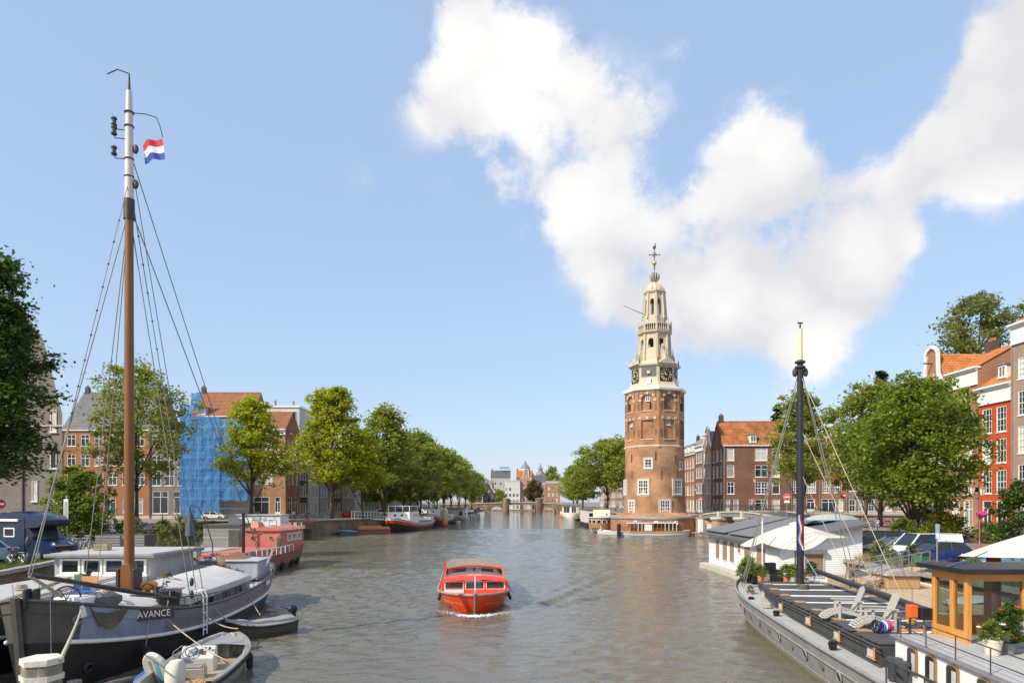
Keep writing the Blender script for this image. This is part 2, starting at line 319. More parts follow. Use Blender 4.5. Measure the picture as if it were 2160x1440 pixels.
# ================================================================ water
def make_water():
    M, nt, p, N, L = _nt('water')
    tcn = N('ShaderNodeTexCoord'); o = tcn.outputs['Object']
    def noise(sx, sy, sc, det, rough=.55, dist=0.):
        mp = N('ShaderNodeMapping'); mp.inputs['Scale'].default_value = (sx, sy, 1); mp.inputs['Rotation'].default_value = (0, 0, .12); L(o, mp.inputs[0])
        n = N('ShaderNodeTexNoise'); n.inputs['Scale'].default_value = sc; n.inputs['Detail'].default_value = det; n.inputs['Roughness'].default_value = rough; n.inputs['Distortion'].default_value = dist
        L(mp.outputs[0], n.inputs['Vector']); return n.outputs['Fac']
    def mth(op, a, b=None, c=None):
        n = N('ShaderNodeMath'); n.operation = op
        for i, v in enumerate((a, b, c)):
            if v is None: continue
            if isinstance(v, (int, float)): n.inputs[i].default_value = v
            else: L(v, n.inputs[i])
        return n.outputs[0]
    n1 = noise(.6, 1, 1.7, 4, .6, .4); n2 = noise(.75, 1, 6.5, 3); n3 = noise(1, 1, .09, 2)
    amp = mth('MULTIPLY_ADD', n3, 1.6, .1)                     # calmer and livelier patches
    h = mth('ADD', mth('MULTIPLY', n1, .06), mth('MULTIPLY', n2, .016))
    h = mth('MULTIPLY', h, amp)
    bp = N('ShaderNodeBump'); bp.inputs['Strength'].default_value = 1.; bp.inputs['Distance'].default_value = 1.6
    L(h, bp.inputs['Height']); L(bp.outputs[0], p.inputs['Normal'])
    mx = N('ShaderNodeMix'); mx.data_type = 'RGBA'; mx.inputs['A'].default_value = (.13, .117, .088, 1); mx.inputs['B'].default_value = (.15, .137, .108, 1); L(n3, mx.inputs['Factor'])
    L(mx.outputs['Result'], p.inputs['Base Color']); p.inputs['Roughness'].default_value = .035; p.inputs['IOR'].default_value = 1.333
    MATS['water'] = M
make_water()
def wave_sheet(x0, x1, y0, y1, st, amp, lmin, lmax, seed, fade):
    g = np.random.default_rng(seed); nx, ny = int((x1-x0)/st)+1, int((y1-y0)/st)+1
    X, Y = np.meshgrid(np.linspace(x0,x1,nx), np.linspace(y0,y1,ny)); Z = np.zeros_like(X)
    for k in range(46):
        l = lmin*(lmax/lmin)**g.random(); th = g.normal(R(100), .55); kx, ky = math.cos(th)*2*math.pi/l, math.sin(th)*2*math.pi/l
        gx, gy = g.normal(0,.05,2); ph = g.random()*6.28+ .9*np.sin(X*gx*4+g.random()*6)+.9*np.sin(Y*gy*3+g.random()*6)
        Z += (l/lmax)**1.0*np.sin(X*kx+Y*ky+ph)*(.6+.4*np.sin(X*gx*2.3+Y*gy*2.3+g.random()*6))
    Z *= amp/Z.std(); Z *= .75+.45*np.sin(X*.11+.7)*np.sin(Y*.083+1.1)
    for (a0, b0, dx, dy, ln, am) in ((.6,37.5,.4,1,44,.1),(-4.9,38.5,-.36,1,30,.08),(.2,36.4,.8,1,14,.07),(-4.2,36.4,-.9,1,12,.08)):   # wake arms of the canal boat
        d = Vector((dx,dy)).normalized(); dist = (X-a0)*d.y-(Y-b0)*d.x; al = (X-a0)*d.x+(Y-b0)*d.y
        w = 1.1+.02*np.clip(al,0,60); on = 1/(1+np.exp(-(al-.6)*3))*np.clip(1-al/ln,0,1)**.7
        Z += am*np.cos(dist*2*math.pi/(1.5+.012*np.clip(al,0,60)))*np.exp(-(dist/w)**2)*on
    e = np.minimum.reduce([(X-x0)/fade,(x1-X)/fade,(Y-y0)/fade,(y1-Y)/fade]); Z *= np.clip(e,0,1)
    V = np.stack([X,Y,Z],-1).reshape(-1,3); I = np.arange(nx*ny).reshape(ny,nx); Fq = np.stack([I[:-1,:-1],I[:-1,1:],I[1:,1:],I[1:,:-1]],-1).reshape(-1,4); n = len(Fq)
    me = bpy.data.meshes.new('water'); me.vertices.add(len(V)); me.vertices.foreach_set('co', V.astype(np.float32).ravel()); me.loops.add(4*n); me.loops.foreach_set('vertex_index', Fq.astype(np.int32).ravel()); me.polygons.add(n)
    me.polygons.foreach_set('loop_start', np.arange(0,4*n,4,dtype=np.int32)); me.polygons.foreach_set('loop_total', np.full(n,4,dtype=np.int32)); me.polygons.foreach_set('use_smooth', np.ones(n,dtype=bool)); me.update(calc_edges=True); me.materials.append(MATS['water'])
    o = link('water', me); o['kind'] = 'structure'; return o
wave_sheet(-24, 22, 14, 62, .085, .034, .34, 2.2, 3, 2.)
wave_sheet(-52, 38, 62, 150, .3, .036, .9, 4.0, 5, 3.)
wb = B()
for x0, x1, y0, y1 in ((-130,220,-40,14),(-130,-24,14,62),(22,220,14,62),(-130,-52,62,150),(38,220,62,150),(-130,220,150,432)): wb.add([(x0,y0,0),(x1,y0,0),(x1,y1,0),(x0,y1,0)], [(0,1,2,3)])
wb.obj('water', 'water', kind='structure')
B().add([(-130,-40,-2.5),(220,-40,-2.5),(220,432,-2.5),(-130,432,-2.5)], [(0,1,2,3)]).obj('canal_bed', 'dirt', kind='structure')
# ================================================================ land and quays
ZL, ZR, ZT = 2.6, 2.4, 3.6
LEFT = [(-23,-40),(-25.5,25),(-27,36),(-29,45),(-30.8,60),(-44,80),(-52,100),(-52,119),(-34,119),(-32.5,121.5),(-26,136),(-22.5,170),(-21,250),(-20,345),(-20,432)]
RIGHT = [(22.5,-40),(22.5,48),(29,64),(37.5,89),(40,92),(220,92)]
FARR = [(220,117),(34.5,117),(33,119),(30,126),(21,130),(21.5,170),(24,250),(26,345),(26,432)]
def land(name, edge, rest, z, mt, wallmt, cop='greystone'):
    g = B().add([(x,y,z) for x, y in edge+rest], [tuple(range(len(edge+rest)))]).obj(name, mt, kind='structure')
    w = B()
    for (a, b) in zip(edge, edge[1:]):
        n = max(1, int((Vector(b)-Vector(a)).length/12))
        for i in range(n):
            p = Vector(a).lerp(Vector(b), i/n); q = Vector(a).lerp(Vector(b), (i+1)/n)
            w.add([(p.x,p.y,-2.6),(q.x,q.y,-2.6),(q.x,q.y,z),(p.x,p.y,z)], [(0,1,2,3)])
    w.obj('quay_wall', wallmt, kind='structure', fix=False)
    for (a, b) in zip(edge, edge[1:]):
        c = B(); d = (Vector(b)-Vector(a)); l = d.length; ang = math.atan2(d.y, d.x)
        c.box((0,0,0), (l+.2, .5, .22)); o = c.obj('quay_coping', cop, g, bev=.02); m = (Vector(a)+Vector(b))/2; o.location = (m.x, m.y, z+.06); o.rotation_euler = (0,0,ang)
    return g
def zl(y): return 2.2 if y < 60 else lerp(2.2, 2.6, min(1,(y-60)/50))
def zr(y): return 2.0 if y < 48 else lerp(2.0, 2.75, min(1,(y-48)/32))
def sloped(name, edge, far, zf, mt, wallmt):
    """bank whose street climbs gently; edge runs away from the camera"""
    P = []
    for a, b in zip(edge, edge[1:]):
        n = max(1, int((Vector(b)-Vector(a)).length/8)); P += [Vector(a).lerp(Vector(b), i/n) for i in range(n)]
    P.append(Vector(edge[-1]))
    g = B().grid([[(p.x,p.y,zf(p.y)),(far,p.y,zf(p.y))] for p in P]).obj(name, mt, kind='structure'); w = B()
    for p, q in zip(P, P[1:]):
        w.add([(p.x,p.y,-2.6),(q.x,q.y,-2.6),(q.x,q.y,zf(q.y)),(p.x,p.y,zf(p.y))], [(0,1,2,3)])
        B().bar((p.x,p.y,zf(p.y)+.03),(q.x,q.y,zf(q.y)+.03),.5,.22).obj('quay_coping', 'greystone', g)
    w.obj('quay_wall', wallmt, kind='structure', fix=False); return g
sloped('left_quay', LEFT[:8], -600, zl, 'paving', 'brick_quay')
land('left_quay_far', LEFT[7:], [(-600,432),(-600,119)], ZL, 'paving', 'brick_quay')
sloped('right_quay', RIGHT[:5], 600, zr, 'paving', 'brick_quay')
B().add([(40,92,-2.6),(600,92,-2.6),(600,92,2.75),(40,92,2.75)], [(0,1,2,3)]).obj('quay_wall', 'brick_quay', kind='structure')
land('far_quay', FARR, [(600,432),(600,117)], ZT, 'paving', 'brick_pink')
B().add([(-3000,432,.8),(3000,432,.8),(3000,5000,.8),(-3000,5000,.8)], [(0,1,2,3)]).obj('ground', 'paving', kind='structure')
w = B().add([(-25,432,-2.6),(30,432,-2.6),(30,432,.8),(-25,432,.8)], [(0,1,2,3)]).obj('quay_wall', 'brick_quay', kind='structure')
# roadway strips on the quays (4 mm above the paving)
def strip(name, pts, wd, z, mt):
    rows = []
    for i, p in enumerate(pts):
        d = (Vector(pts[min(i+1,len(pts)-1)])-Vector(pts[max(i-1,0)])).normalized(); n = Vector((-d.y, d.x))
        rows.append([(p[0]+n.x*wd/2, p[1]+n.y*wd/2, z), (p[0]-n.x*wd/2, p[1]-n.y*wd/2, z)])
    return B().grid(rows).obj(name, mt, kind='structure')
strip('road', [(-39,127),(-33,160),(-31,345)], 5, ZL+.004, 'asphalt')
strip('road', [(32,132),(33,345)], 5, ZT+.004, 'asphalt')
# grassy verge by the moored barges
def grass(name, label, quad, n, z, hmin, hmax, mt):
    q = [Vector(v) for v in quad]; g = random.Random(5); b = B()
    for i in range(n):
        u, v = g.random(), g.random(); p = q[0].lerp(q[1], u).lerp(q[3].lerp(q[2], u), v)
        h = g.uniform(hmin, hmax); a = g.uniform(0, 6.28); wdt = .018; dx, dy = math.cos(a)*wdt, math.sin(a)*wdt; lx, ly = g.gauss(0,.35)*h, g.gauss(0,.35)*h
        b.add([(p.x-dx,p.y-dy,z),(p.x+dx,p.y+dy,z),(p.x+lx,p.y+ly,z+h)], [(0,1,2)])
    o = b.obj(name, mt, fix=False); o['kind'] = 'stuff'; o['label'] = label; o['category'] = 'grass'; return o
leafmat('grass', (.06,.11,.015), (.2,.24,.04), .3); mat('turf', (.1,.13,.03), .95, var=.35, sc=1.5); leafmat('drygrass', (.2,.19,.06), (.36,.31,.12), .3)
B().add([(-26.6,30,2.208),(-31,30,2.208),(-36,50,2.208),(-30.2,50,2.208)], [(0,3,2,1)]).obj('lawn', 'turf', kind='structure')
grass('grass', 'green grass on the verge beside the moored barges', [(-26.6,31),(-31,31),(-35,49),(-30.2,49)], 22000, 2.2, .06, .2, 'grass')
grass('grass', 'dry tall grass between the parked cars and the boats', [(22.8,20),(24.4,20),(25.4,47),(23.0,47)], 16000, 2.0, .2, .7, 'drygrass')
# ================================================================ far stone bridge with three openings
def far_bridge():
    t = thing('arch_bridge', 'low brown brick bridge with round arches and four stout pillars across the canal', 'bridge', (0,346,0))
    X = lambda px: (px-CX)/F*346
    top = 4.9; poly = [(-27,-1)]
    def archn(px0, px1, z1):
        x0, x1 = X(px0), X(px1); c = (x0+x1)/2; r = (x1-x0)/2; s = z1-0.0
        return [(x0,-1)] + [(c-r*math.cos(math.pi*i/14), max(0,s*math.sin(math.pi*i/14))) for i in range(15)] + [(x1,-1)]
    poly = [(X(930),-1)] + archn(1000,1022,3.0) + archn(1033,1062,3.5) + [(X(1072),-1),(X(1072),4.2)] + [(X(1131),4.2),(X(1131),-1)] + archn(1143,1173,3.5) + [(X(1196),-1)]
    poly += [(X(1196),4.3),(X(1150),5.0),(X(1137),5.3),(X(1068),5.3),(X(1050),5.1),(X(930),4.2)]
    B().prism(poly, 0, 9, 'y').obj('arch_wall', 'brick_quay', t)
    for y in (-.25, 8.85):
        B().prism([(X(930),4.2),(X(1050),5.1),(X(1068),5.3),(X(1137),5.3),(X(1150),5.0),(X(1196),4.3),(X(1196),4.65),(X(1137),5.65),(X(1068),5.65),(X(930),4.55)], y, y+.4, 'y').obj('parapet', 'stone', t)
    for px in (1067.5, 1137):
        for y in (-.6, 8.5):
            B().lathe([(1.6,-1),(1.6,7.0),(1.75,7.0),(1.75,7.5),(.2,7.9)], 14, (X(px), y+.8, 0)).obj('pillar', 'brick_quay', t, smooth=30)
    b = B()
    for i in range(60): b.cyl((X(935)+i*1.03, .6, 5), (X(935)+i*1.03, .6, 6.3), .05, n=4)
    b.bar((X(935),.6,6.3), (X(1193),.6,6.3), .08); b.obj('railing', 'iron', t)
far_bridge()
# ================================================================ side bridge beside the tower
def side_bridge():
    A = Vector((33.2,118.4)); E = Vector((39.0,90)); d = (E-A); L = d.length; ang = math.atan2(d.y, d.x)
    t = thing('canal_bridge', 'grey arched road bridge on brick piers between the tower and the houseboat', 'bridge', (A.x,A.y,0), ang)
    def zt(s): return lerp(3.75, 2.7, s/L) + 1.05*math.sin(math.pi*s/L)
    n = 20; W = 8
    for y, nm in ((0,'front'), (W-.5,'back')):
        top = [(L*i/n, zt(L*i/n)) for i in range(n+1)]; bot = [(x, z-.75) for x, z in reversed(top)]
        B().prism(top+bot, y, y+.5, 'y').obj('girder', 'lead', t)
        cap = [(x, z+.14) for x, z in top] + [(x, z-.06) for x, z in reversed(top)]
        B().prism(cap, y-.15, y+.62, 'y').obj('coping', 'stone', t)
    B().grid([[(L*i/n, .5, zt(L*i/n)), (L*i/n, W-.5, zt(L*i/n))] for i in range(n+1)]).obj('deck', 'asphalt', t)
    for s in (L*.2, L*.45, L*.7):
        z = zt(s)-.75
        B().prism([(s-.9,-.5),(s+.9,-.5),(s+.9,W),(s-.9,W)], -2, z-.45).lathe([(.9,-2),(.9,z-.45)], 12, (s,-.5,0)).obj('pier', 'brick_pink', t)
        B().lathe([(1.1,z-.45),(1.2,z-.2),(1.1,z)], 12, (s,-.5,0)).bx(s-1.1,s+1.1,-.5,W,z-.45,z).obj('pier_cap', 'stone', t)
        B().bx(s-.35,s+.35,-.4,.2,z-.1,zt(s)+.2).obj('bracket', 'stone', t)
    for y in (.1, W-.1):
        b = B(); k = 90
        for i in range(k+1):
            s = L*i/k; b.cyl((s,y,zt(s)), (s,y,zt(s)+1.1), .05 if i % 9 == 0 else .02, n=4)
        for h in (.15, .95, 1.1): b.tube([(L*i/n,y,zt(L*i/n)+h) for i in range(n+1)], .035, 4)
        b.obj('railing', 'iron', t)
    b = B().bx(-3,0,-.3,W,-2.5,3.7); b.obj('abutment', 'brick_pink', t)
    return t
side_bridge()
# ================================================================ windows, shared by all houses
WCACHE = {}
def win_mesh(w, h, style, fmt, gmt):
    k = (round(w,2), round(h,2), style, fmt, gmt)
    if k in WCACHE: return WCACHE[k]
    fw = min(.1, w*.1); b = B()
    b.bx(0,w,-.04,.08,0,fw); b.bx(0,w,-.04,.08,h-fw,h); b.bx(0,fw,-.04,.08,fw,h-fw); b.bx(w-fw,w,-.04,.08,fw,h-fw)
    def vb(x, z0=fw, z1=None, t=.05): b.bx(x-t/2,x+t/2,-.015,.06,z0,(h-fw) if z1 is None else z1)
    def hb(z, x0=fw, x1=None, t=.05): b.bx(x0,(w-fw) if x1 is None else x1,-.02,.055,z-t/2,z+t/2)
    if style == 'sash': hb(h*.52,t=.07); vb(w/2,t=.04)
    elif style == 'sash9':
        hb(h*.5,t=.08)
        for i in (1,2): vb(w*i/3,t=.035)
        for i in (1,3): hb(h*i/4,t=.035)
    elif style == 'cross': hb(h*.66,t=.09); vb(w/2,t=.09)
    elif style == 'grid24':
        vb(w/2,t=.14); hb(h/2,t=.12)
        for i in (1,3): vb(w*i/4,t=.06); hb(h*i/4,t=.06)
    elif style == 'grid23': vb(w/2,t=.06); hb(h/3,t=.06); hb(h*2/3,t=.06)
    elif style == 'split': vb(w/2,t=.08)
    elif style == 'top': hb(h*.7,t=.07)
    elif style == 'tri': vb(w/3,t=.07); vb(w*2/3,t=.07); hb(h*.68,t=.07)
    elif style == 'shop': vb(w/2,t=.09); hb(h*.74,t=.09)
    elif style == 'door': hb(h*.74,t=.1); b.bx(fw,w-fw,-.02,.05,fw,h*.22); vb(w/2,h*.22,h*.74,.09)
    fm = b.mesh('window', fmt)
    pm = B().add([(fw,.04,fw),(w-fw,.04,fw),(w-fw,.04,h-fw),(fw,.04,h-fw)], [(0,1,2,3)]).mesh('pane', gmt, fix=False)
    sm = B().bx(-.08,w+.08,-.14,.04,-.1,0).mesh('sill', fmt)
    WCACHE[k] = (fm, pm, sm); return WCACHE[k]
def window(par, x, y, z, w, h, style='sash', rz=0., fmt='white', gmt=None, sill=True, name='window'):
    g = gmt or rnd.choices(['glass','curtain','blind'], [6,2.2,1.6])[0]
    fm, pm, sm = win_mesh(w, h, style, fmt, g)
    o = link(name, fm, par, (x,y,z), rz); link('pane', pm, o)
    if sill and style != 'door': link('sill', sm, o)
    return o
# ================================================================ the tower
def tower():
    cx, cy, zb = 26.3, 126.0, ZT
    t = thing('clock_tower', 'tall brick tower with cream timber spire and black clock faces', 'tower', (cx,cy,0))
    A0 = math.atan2(-cy, -cx) + R(8)
    def Z(py): return 6-(py-1057)*.0875
    cam_a = math.atan2(-cy, -cx)
    # round base platform and drum
    B().lathe([(8.0,-2.5),(8.0,2.9)], 40).obj('platform_wall', 'brick_tower_round', t, smooth=30)
    B().lathe([(8.15,2.9),(8.2,3.0),(8.2,3.3),(8.0,3.35)], 40).obj('platform_coping', 'greystone', t, smooth=30)
    B().lathe([(8.0,3.3),(5.6,4.0)], 40).obj('platform_paving', 'brick_tower_round', t, smooth=30)
    B().lathe([(5.75,3.4),(5.62,5),(5.45,10),(5.35,15.8)], 56).obj('drum', 'brick_tower_round', t, smooth=30)
    def onround(px, py, w, h, style):
        a = cam_a + math.asin(max(-.97, min(.97, (px-1382)/62.0))); r = 5.64 if py > 1050 else 5.53 if py > 1000 else 5.42
        z = Z(py)-h/2; d = Vector((math.cos(a), math.sin(a), 0)); s = Vector((-d.y, d.x, 0)); p = d*(r+.02) - s*w/2
        rz = math.atan2(s.y, s.x)
        o = window(t, p.x, p.y, z, w, h, style, rz, 'whitep', 'glass')
        M = Matrix.Rotation(rz, 4, 'Z'); M.translation = p + Vector((0,0,z))
        bb = B(M=M); bb.bx(-.28,w+.28,-.02,.3,-.34,-.1); bb.bx(-.28,w+.28,-.02,.3,h,h+.28); bb.bx(-.28,0,-.02,.3,-.1,h); bb.bx(w,w+.28,-.02,.3,-.1,h)
        bb.obj('window_surround', 'stone', t)
    onround(1369.5,980,1.25,1.6,'grid23'); onround(1360,1028,1.8,2.5,'grid24'); onround(1427,1028,1.9,2.5,'grid24'); onround(1322.5,1028,1.8,2.5,'grid24')
    onround(1337.5,1069,1.4,2.3,'grid24'); onround(1402,1069,1.75,2.5,'grid24'); onround(1435,984,.7,1.2,'plain')
    an = B()
    for px, py in ((1336,968),(1384,966),(1424,972),(1322,1005),(1396,1004),(1428,1000),(1337,1003),(1345,1050)):
        a = cam_a + math.asin((px-1382)/62.0); d = Vector((math.cos(a), math.sin(a), 0))*5.45
        an.bx(d.x-.06,d.x+.06,d.y-.06,d.y+.06,Z(py)-.75,Z(py)+.75)
    an.obj('wall_anchor', 'iron', t, kind='stuff')
    # octagonal brick storey
    C = 5.42; ap = C*math.cos(R(22.5)); fw = 2*C*math.sin(R(22.5))
    def octo(b, prof): return b.lathe(prof, 8, a0=A0)
    octo(B(), [(C-.35,15.6),(C-.35,25.8)]).obj('octagon_core', 'brick_tower', t)
    octo(B(), [(5.45,15.55),(5.6,15.7),(5.6,15.95),(5.42,16.05)]).obj('string_course', 'stone', t)
    def faceM(i, apo): # local: x along the face, y inward, z up
        a = A0 + R(22.5+45*i); d = Vector((math.cos(a), math.sin(a), 0)); s = Vector((-d.y, d.x, 0))
        M = Matrix(((s.x,-d.x,0,d.x*apo),(s.y,-d.y,0,d.y*apo),(0,0,1,0),(0,0,0,1))); return M, math.atan2(s.y, s.x), d, s
    def arch_face(b, w, z0, z1, ow, oz0, spring, th, arched=True, n=10):
        b.bx(-w/2,-ow/2,0,th,z0,z1); b.bx(ow/2,w/2,0,th,z0,z1)
        if oz0 > z0: b.bx(-ow/2,ow/2,0,th,z0,oz0)
        if arched:
            pts = [(-ow/2,spring)] + [(-ow/2*math.cos(math.pi*i/n), spring+ow/2*math.sin(math.pi*i/n)) for i in range(1,n)] + [(ow/2,spring),(ow/2,z1),(-ow/2,z1)]
            b.prism(pts, 0, th, 'y')
        else: b.bx(-ow/2,ow/2,0,th,spring,z1)
    for i in range(8):
        M, rz, d, s = faceM(i, ap); b = B(M=M)
        arch_face(b, fw, 15.9, 21.6, 2.15, 17.1, 20.5, .34, False); arch_face(b, fw, 21.6, 25.75, 2.2, 22.2, 24.0, .34)
        b.obj('brick_face', 'brick_tower', t)
        st = B(M=M)
        for z in (16.95, 22.0): st.bx(-1.15,1.15,-.12,.2,z,z+.18)
        for x in (-1.35, 0, 1.35): st.box((x,-.03,20.85), (.5,.12,.45), (0, x*.25, 0))
        st.box((0,-.03,25.3), (.45,.1,.45)); 
        for x in (-1.35,1.35): st.box((x,-.03,24.0), (.6,.1,.35)); st.box((x*.78,-.03,24.85), (.4,.1,.4), (0,R(45),0))
        st.obj('stone_trim', 'stone', t, kind='stuff')
        an = B(M=M)
        for x, z in ((-1.55,18.3),(1.55,18.3),(-1.55,22.9),(1.55,22.9),(.45 if i % 2 else -.5,23.2),(-1.55,25.0),(1.5,25.2)): an.bx(x-.05,x+.05,-.06,.34 if abs(x) < 1 else .02,z-.7,z+.6)
        an.obj('wall_anchor', 'iron', t, kind='stuff')
        if i % 2 == 0: p = M @ Vector((-.4,.28,19.6)); window(t, p.x,p.y,p.z,.75,1.05,'grid23',rz,'whitep','glass')
        else: p = M @ Vector((-.4,.28,23.9)); window(t, p.x,p.y,p.z,.75,1.1,'grid23',rz,'whitep','glass')
    octo(B(), [(5.5,25.7),(5.75,25.85),(5.8,26.05),(5.8,26.25),(5.6,26.32)]).obj('cornice', 'white', t)
    # clock stage
    octo(B(), [(5.55,26.3),(5.0,26.6),(4.55,27.0),(4.3,27.5),(4.2,28.2),(4.2,30.3)]).obj('clock_stage', 'cream', t)
    octo(B(), [(4.2,30.2),(4.5,30.35),(4.62,30.55),(4.62,30.7),(3.4,31.2),(2.95,31.6)]).obj('clock_cornice', 'cream', t)
    ca = 4.2*math.cos(R(22.5)); cw = 2*4.2*math.sin(R(22.5))
    for i in range(8):
        M, rz, d, s = faceM(i, ca)
        clock = (i % 2 == 0)
        if clock:
            B(M=M).bx(-1.4,1.4,-.1,.05,27.3,30.15).obj('clock_surround', 'cream', t)
            c = B(M=M).bx(-1.25,1.25,-.16,0,27.5,30.0).obj('clock_face', 'blackp', t)
            g = B(M=M)
            for k in range(12):
                a = R(30*k); m = [2,1,2,3,2,1,2,3,3,2,1,2][k]
                for q in range(m):
                    off = (q-(m-1)/2)*.13; u = Vector((math.sin(a), 0, math.cos(a))); v = Vector((math.cos(a), 0, -math.sin(a))); cc = Vector((0,-.18,28.75))
                    g.bar(cc+u*.72+v*off*.8, cc+u*1.12+v*off, .075, .03, (0,1,0))
            g.obj('numerals', 'goldp', c, kind='stuff')
            hh = B(M=M); cc = Vector((0,-.2,28.75))
            for ang, l, w_ in ((R(-38),.6,.13),(R(-87),1.0,.09)):
                u = Vector((math.sin(ang),0,math.cos(ang))); hh.bar(cc-u*.18, cc+u*l, w_, .03, (0,1,0))
            hh.obj('clock_hands', 'goldp', c, kind='stuff')
            B(M=M).prism([(-1.9,30.65),(1.9,30.65),(0,31.75)], -.75, .5, 'y').obj('pediment', 'cream', t)
        else:
            B(M=M).bx(-1.35,1.35,-.05,.05,28.4,30.15).obj('slate_panel', 'slate', t); 
            B(M=M).bx(-.3,.3,-.35,.05,28.9,29.4).obj('louvre', 'cream', t); B(M=M).bx(-.36,.42,-.5,.05,27.0,28.0).obj('hatch', 'whitep', t)
        a = A0+R(45*i); v = Vector((math.cos(a)*4.35, math.sin(a)*4.35, 30.7))
        B().lathe([(.14,0),(.14,.25),(.06,.3),(.14,.5),(.1,.7),(.02,1.25)], 6, v).obj('finial', 'iron', t)
    # lantern stages
    def stage(C0, C1, z0, z1, ow, oz0, spring, th, mt='cream'):
        for i in range(8):
            M, rz, d, s = faceM(i, 0); b = B()
            def tr(p):
                f = (p[2]-z0)/(z1-z0); c = lerp(C0, C1, f); a_ = c*math.cos(R(22.5)); w_ = 2*c*math.sin(R(22.5)); w0 = 2*C0*math.sin(R(22.5))
                q = d*(a_-p[1]) + s*(p[0]*w_/w0); return (q.x, q.y, p[2])
            bb = B(); arch_face(bb, 2*C0*math.sin(R(22.5)), z0, z1, ow, oz0, spring, th); b.add([tr(v) for v in bb.v], bb.f); b.obj('lantern_wall', mt, t)
            a = A0+R(45*i); pp = [Vector((math.cos(a)*(lerp(C0,C1,f)+.06), math.sin(a)*(lerp(C0,C1,f)+.06), lerp(z0,z1,f))) for f in (0,1)]
            B().bar(pp[0], pp[1], .34, .34, (math.cos(a), math.sin(a), 0)).obj('pilaster', mt, t)
    stage(2.95, 2.7, 31.3, 36.4, 1.05, 33.9, 35.1, .4)
    octo(B(), [(2.5,31.2),(2.4,33.8),(2.4,33.85)]).obj('lantern_core', 'cream', t); octo(B(), [(2.6,33.75),(2.6,33.85)]).obj('lantern_floor', 'lead', t)
    for i in range(0, 8, 2):
        M, rz, d, s = faceM(i, 0)
        b = B(M=M); b.prism([(-4.1,31.2),(-3.4,31.2),(-2.7,31.2),(-2.7,34.4),(-2.9,34.5),(-3.05,34.1),(-3.0,33.4),(-3.3,32.7),(-3.75,32.3),(-4.05,31.9)], -.2, .2, 'x'); b.obj('volute', 'cream', t)
        c = B(M=M); c.lathe([(.2,31.5),(.2,32),(.12,32.2),(.22,32.7),(.1,33.4),(.02,34.4)], 6, (0,-3.9,0)); c.obj('finial', 'cream', t)
        bl = B(M=M); bl.bx(-.5,.5,-2.78,-2.6,32.0,33.4)
        bl.obj('panel', 'stone', t)
    B().lathe([(.1,35.6),(.35,35.5),(.45,34.9),(.7,34.5)], 12).obj('bell', 'iron', t, smooth=40)
    octo(B(), [(2.7,36.3),(2.9,36.5),(3.15,36.7),(3.2,36.95),(3.0,37.0)]).obj('balcony', 'cream', t)
    octo(B(), [(3.0,38.15),(3.12,38.15),(3.12,38.32),(2.95,38.32),(2.95,38.15),(3.0,38.15)]).obj('balcony_rail', 'cream', t)
    for i in range(8):
        M, rz, d, s = faceM(i, 3.05*math.cos(R(22.5))); b = B(M=M)
        for k in range(6): b.lathe([(.06,36.95),(.1,37.3),(.05,37.7),(.08,38.15)], 6, (-.95+k*.38,0,0))
        b.obj('balusters', 'cream', t, kind='stuff')
        a = A0+R(45*i); v = Vector((math.cos(a)*3.02, math.sin(a)*3.02, 0)); B().lathe([(.16,36.9),(.16,38.45),(.08,38.5),(.14,38.7),(.02,39.3)], 6, v).obj('post', 'cream', t)
    octo(B(), [(2.15,36.9),(2.1,39.6)]).obj('upper_base', 'cream', t)
    stage(2.1, 1.75, 39.4, 44.0, .78, 40.0, 42.6, .32)
    B().lathe([(.08,43.3),(.25,43.2),(.3,42.9),(.45,42.7)], 12).obj('bell', 'iron', t, smooth=40)
    octo(B(), [(1.75,43.9),(1.95,44.1),(2.12,44.35),(2.12,44.5),(1.9,44.6),(1.8,45.0),(1.35,45.7),(.7,46.05),(.4,46.2),(.35,46.5)]).obj('dome', 'cream', t)
    for i in range(8):
        a = A0+R(45*i+22.5); B().lathe([(.12,44.5),(.16,44.9),(.08,45.1),(.02,45.6)], 6, (math.cos(a)*1.75, math.sin(a)*1.75, 0)).obj('finial', 'cream', t)
    b = B()
    for k in range(12):
        a = R(30*k); b.tube([(math.cos(a)*r, math.sin(a)*r, z) for r, z in ((.28,46.45),(.7,46.75),(.93,47.3),(.85,47.8),(.5,48.2),(.14,48.45))], .09, 5)
    b.obj('onion_rib', 'stone', t, smooth=1, kind='stuff'); B().ball((0,0,47.3), .6, 12, 8, (1,1,1.3)).obj('onion_core', 'lead', t, smooth=1)
    B().lathe([(.14,48.4),(.1,49.0),(.14,49.5)], 8).obj('spindle', 'iron', t); B().ball((0,0,49.95), .42, 14, 10).obj('gold_ball', 'gold', t, smooth=1)
    v = B(); v.cyl((0,0,50.3),(0,0,52.6),.06,n=6); v.bar((-.95,0,51.45),(.95,0,51.45),.09); v.bar((0,-.95,51.45),(0,.95,51.45),.09); v.torus((0,0,51.45),.36,.05,(0,1,0))
    for x in (-.95,.95): v.ball((x,0,51.45),.13,6,4)
    v.prism([(-.25,52.5),(.1,52.45),(.28,52.8),(.2,53.3),(.32,53.55),(.05,53.5),(0,53.0),(-.3,53.1)], -.03, .03, 'y'); v.obj('weathercock', 'iron', t)
    B().cyl((-2.1,-.4,40.4), (-5.9,-1.2,41.7), .07, .04, n=6).obj('flagpole', 'iron', t)
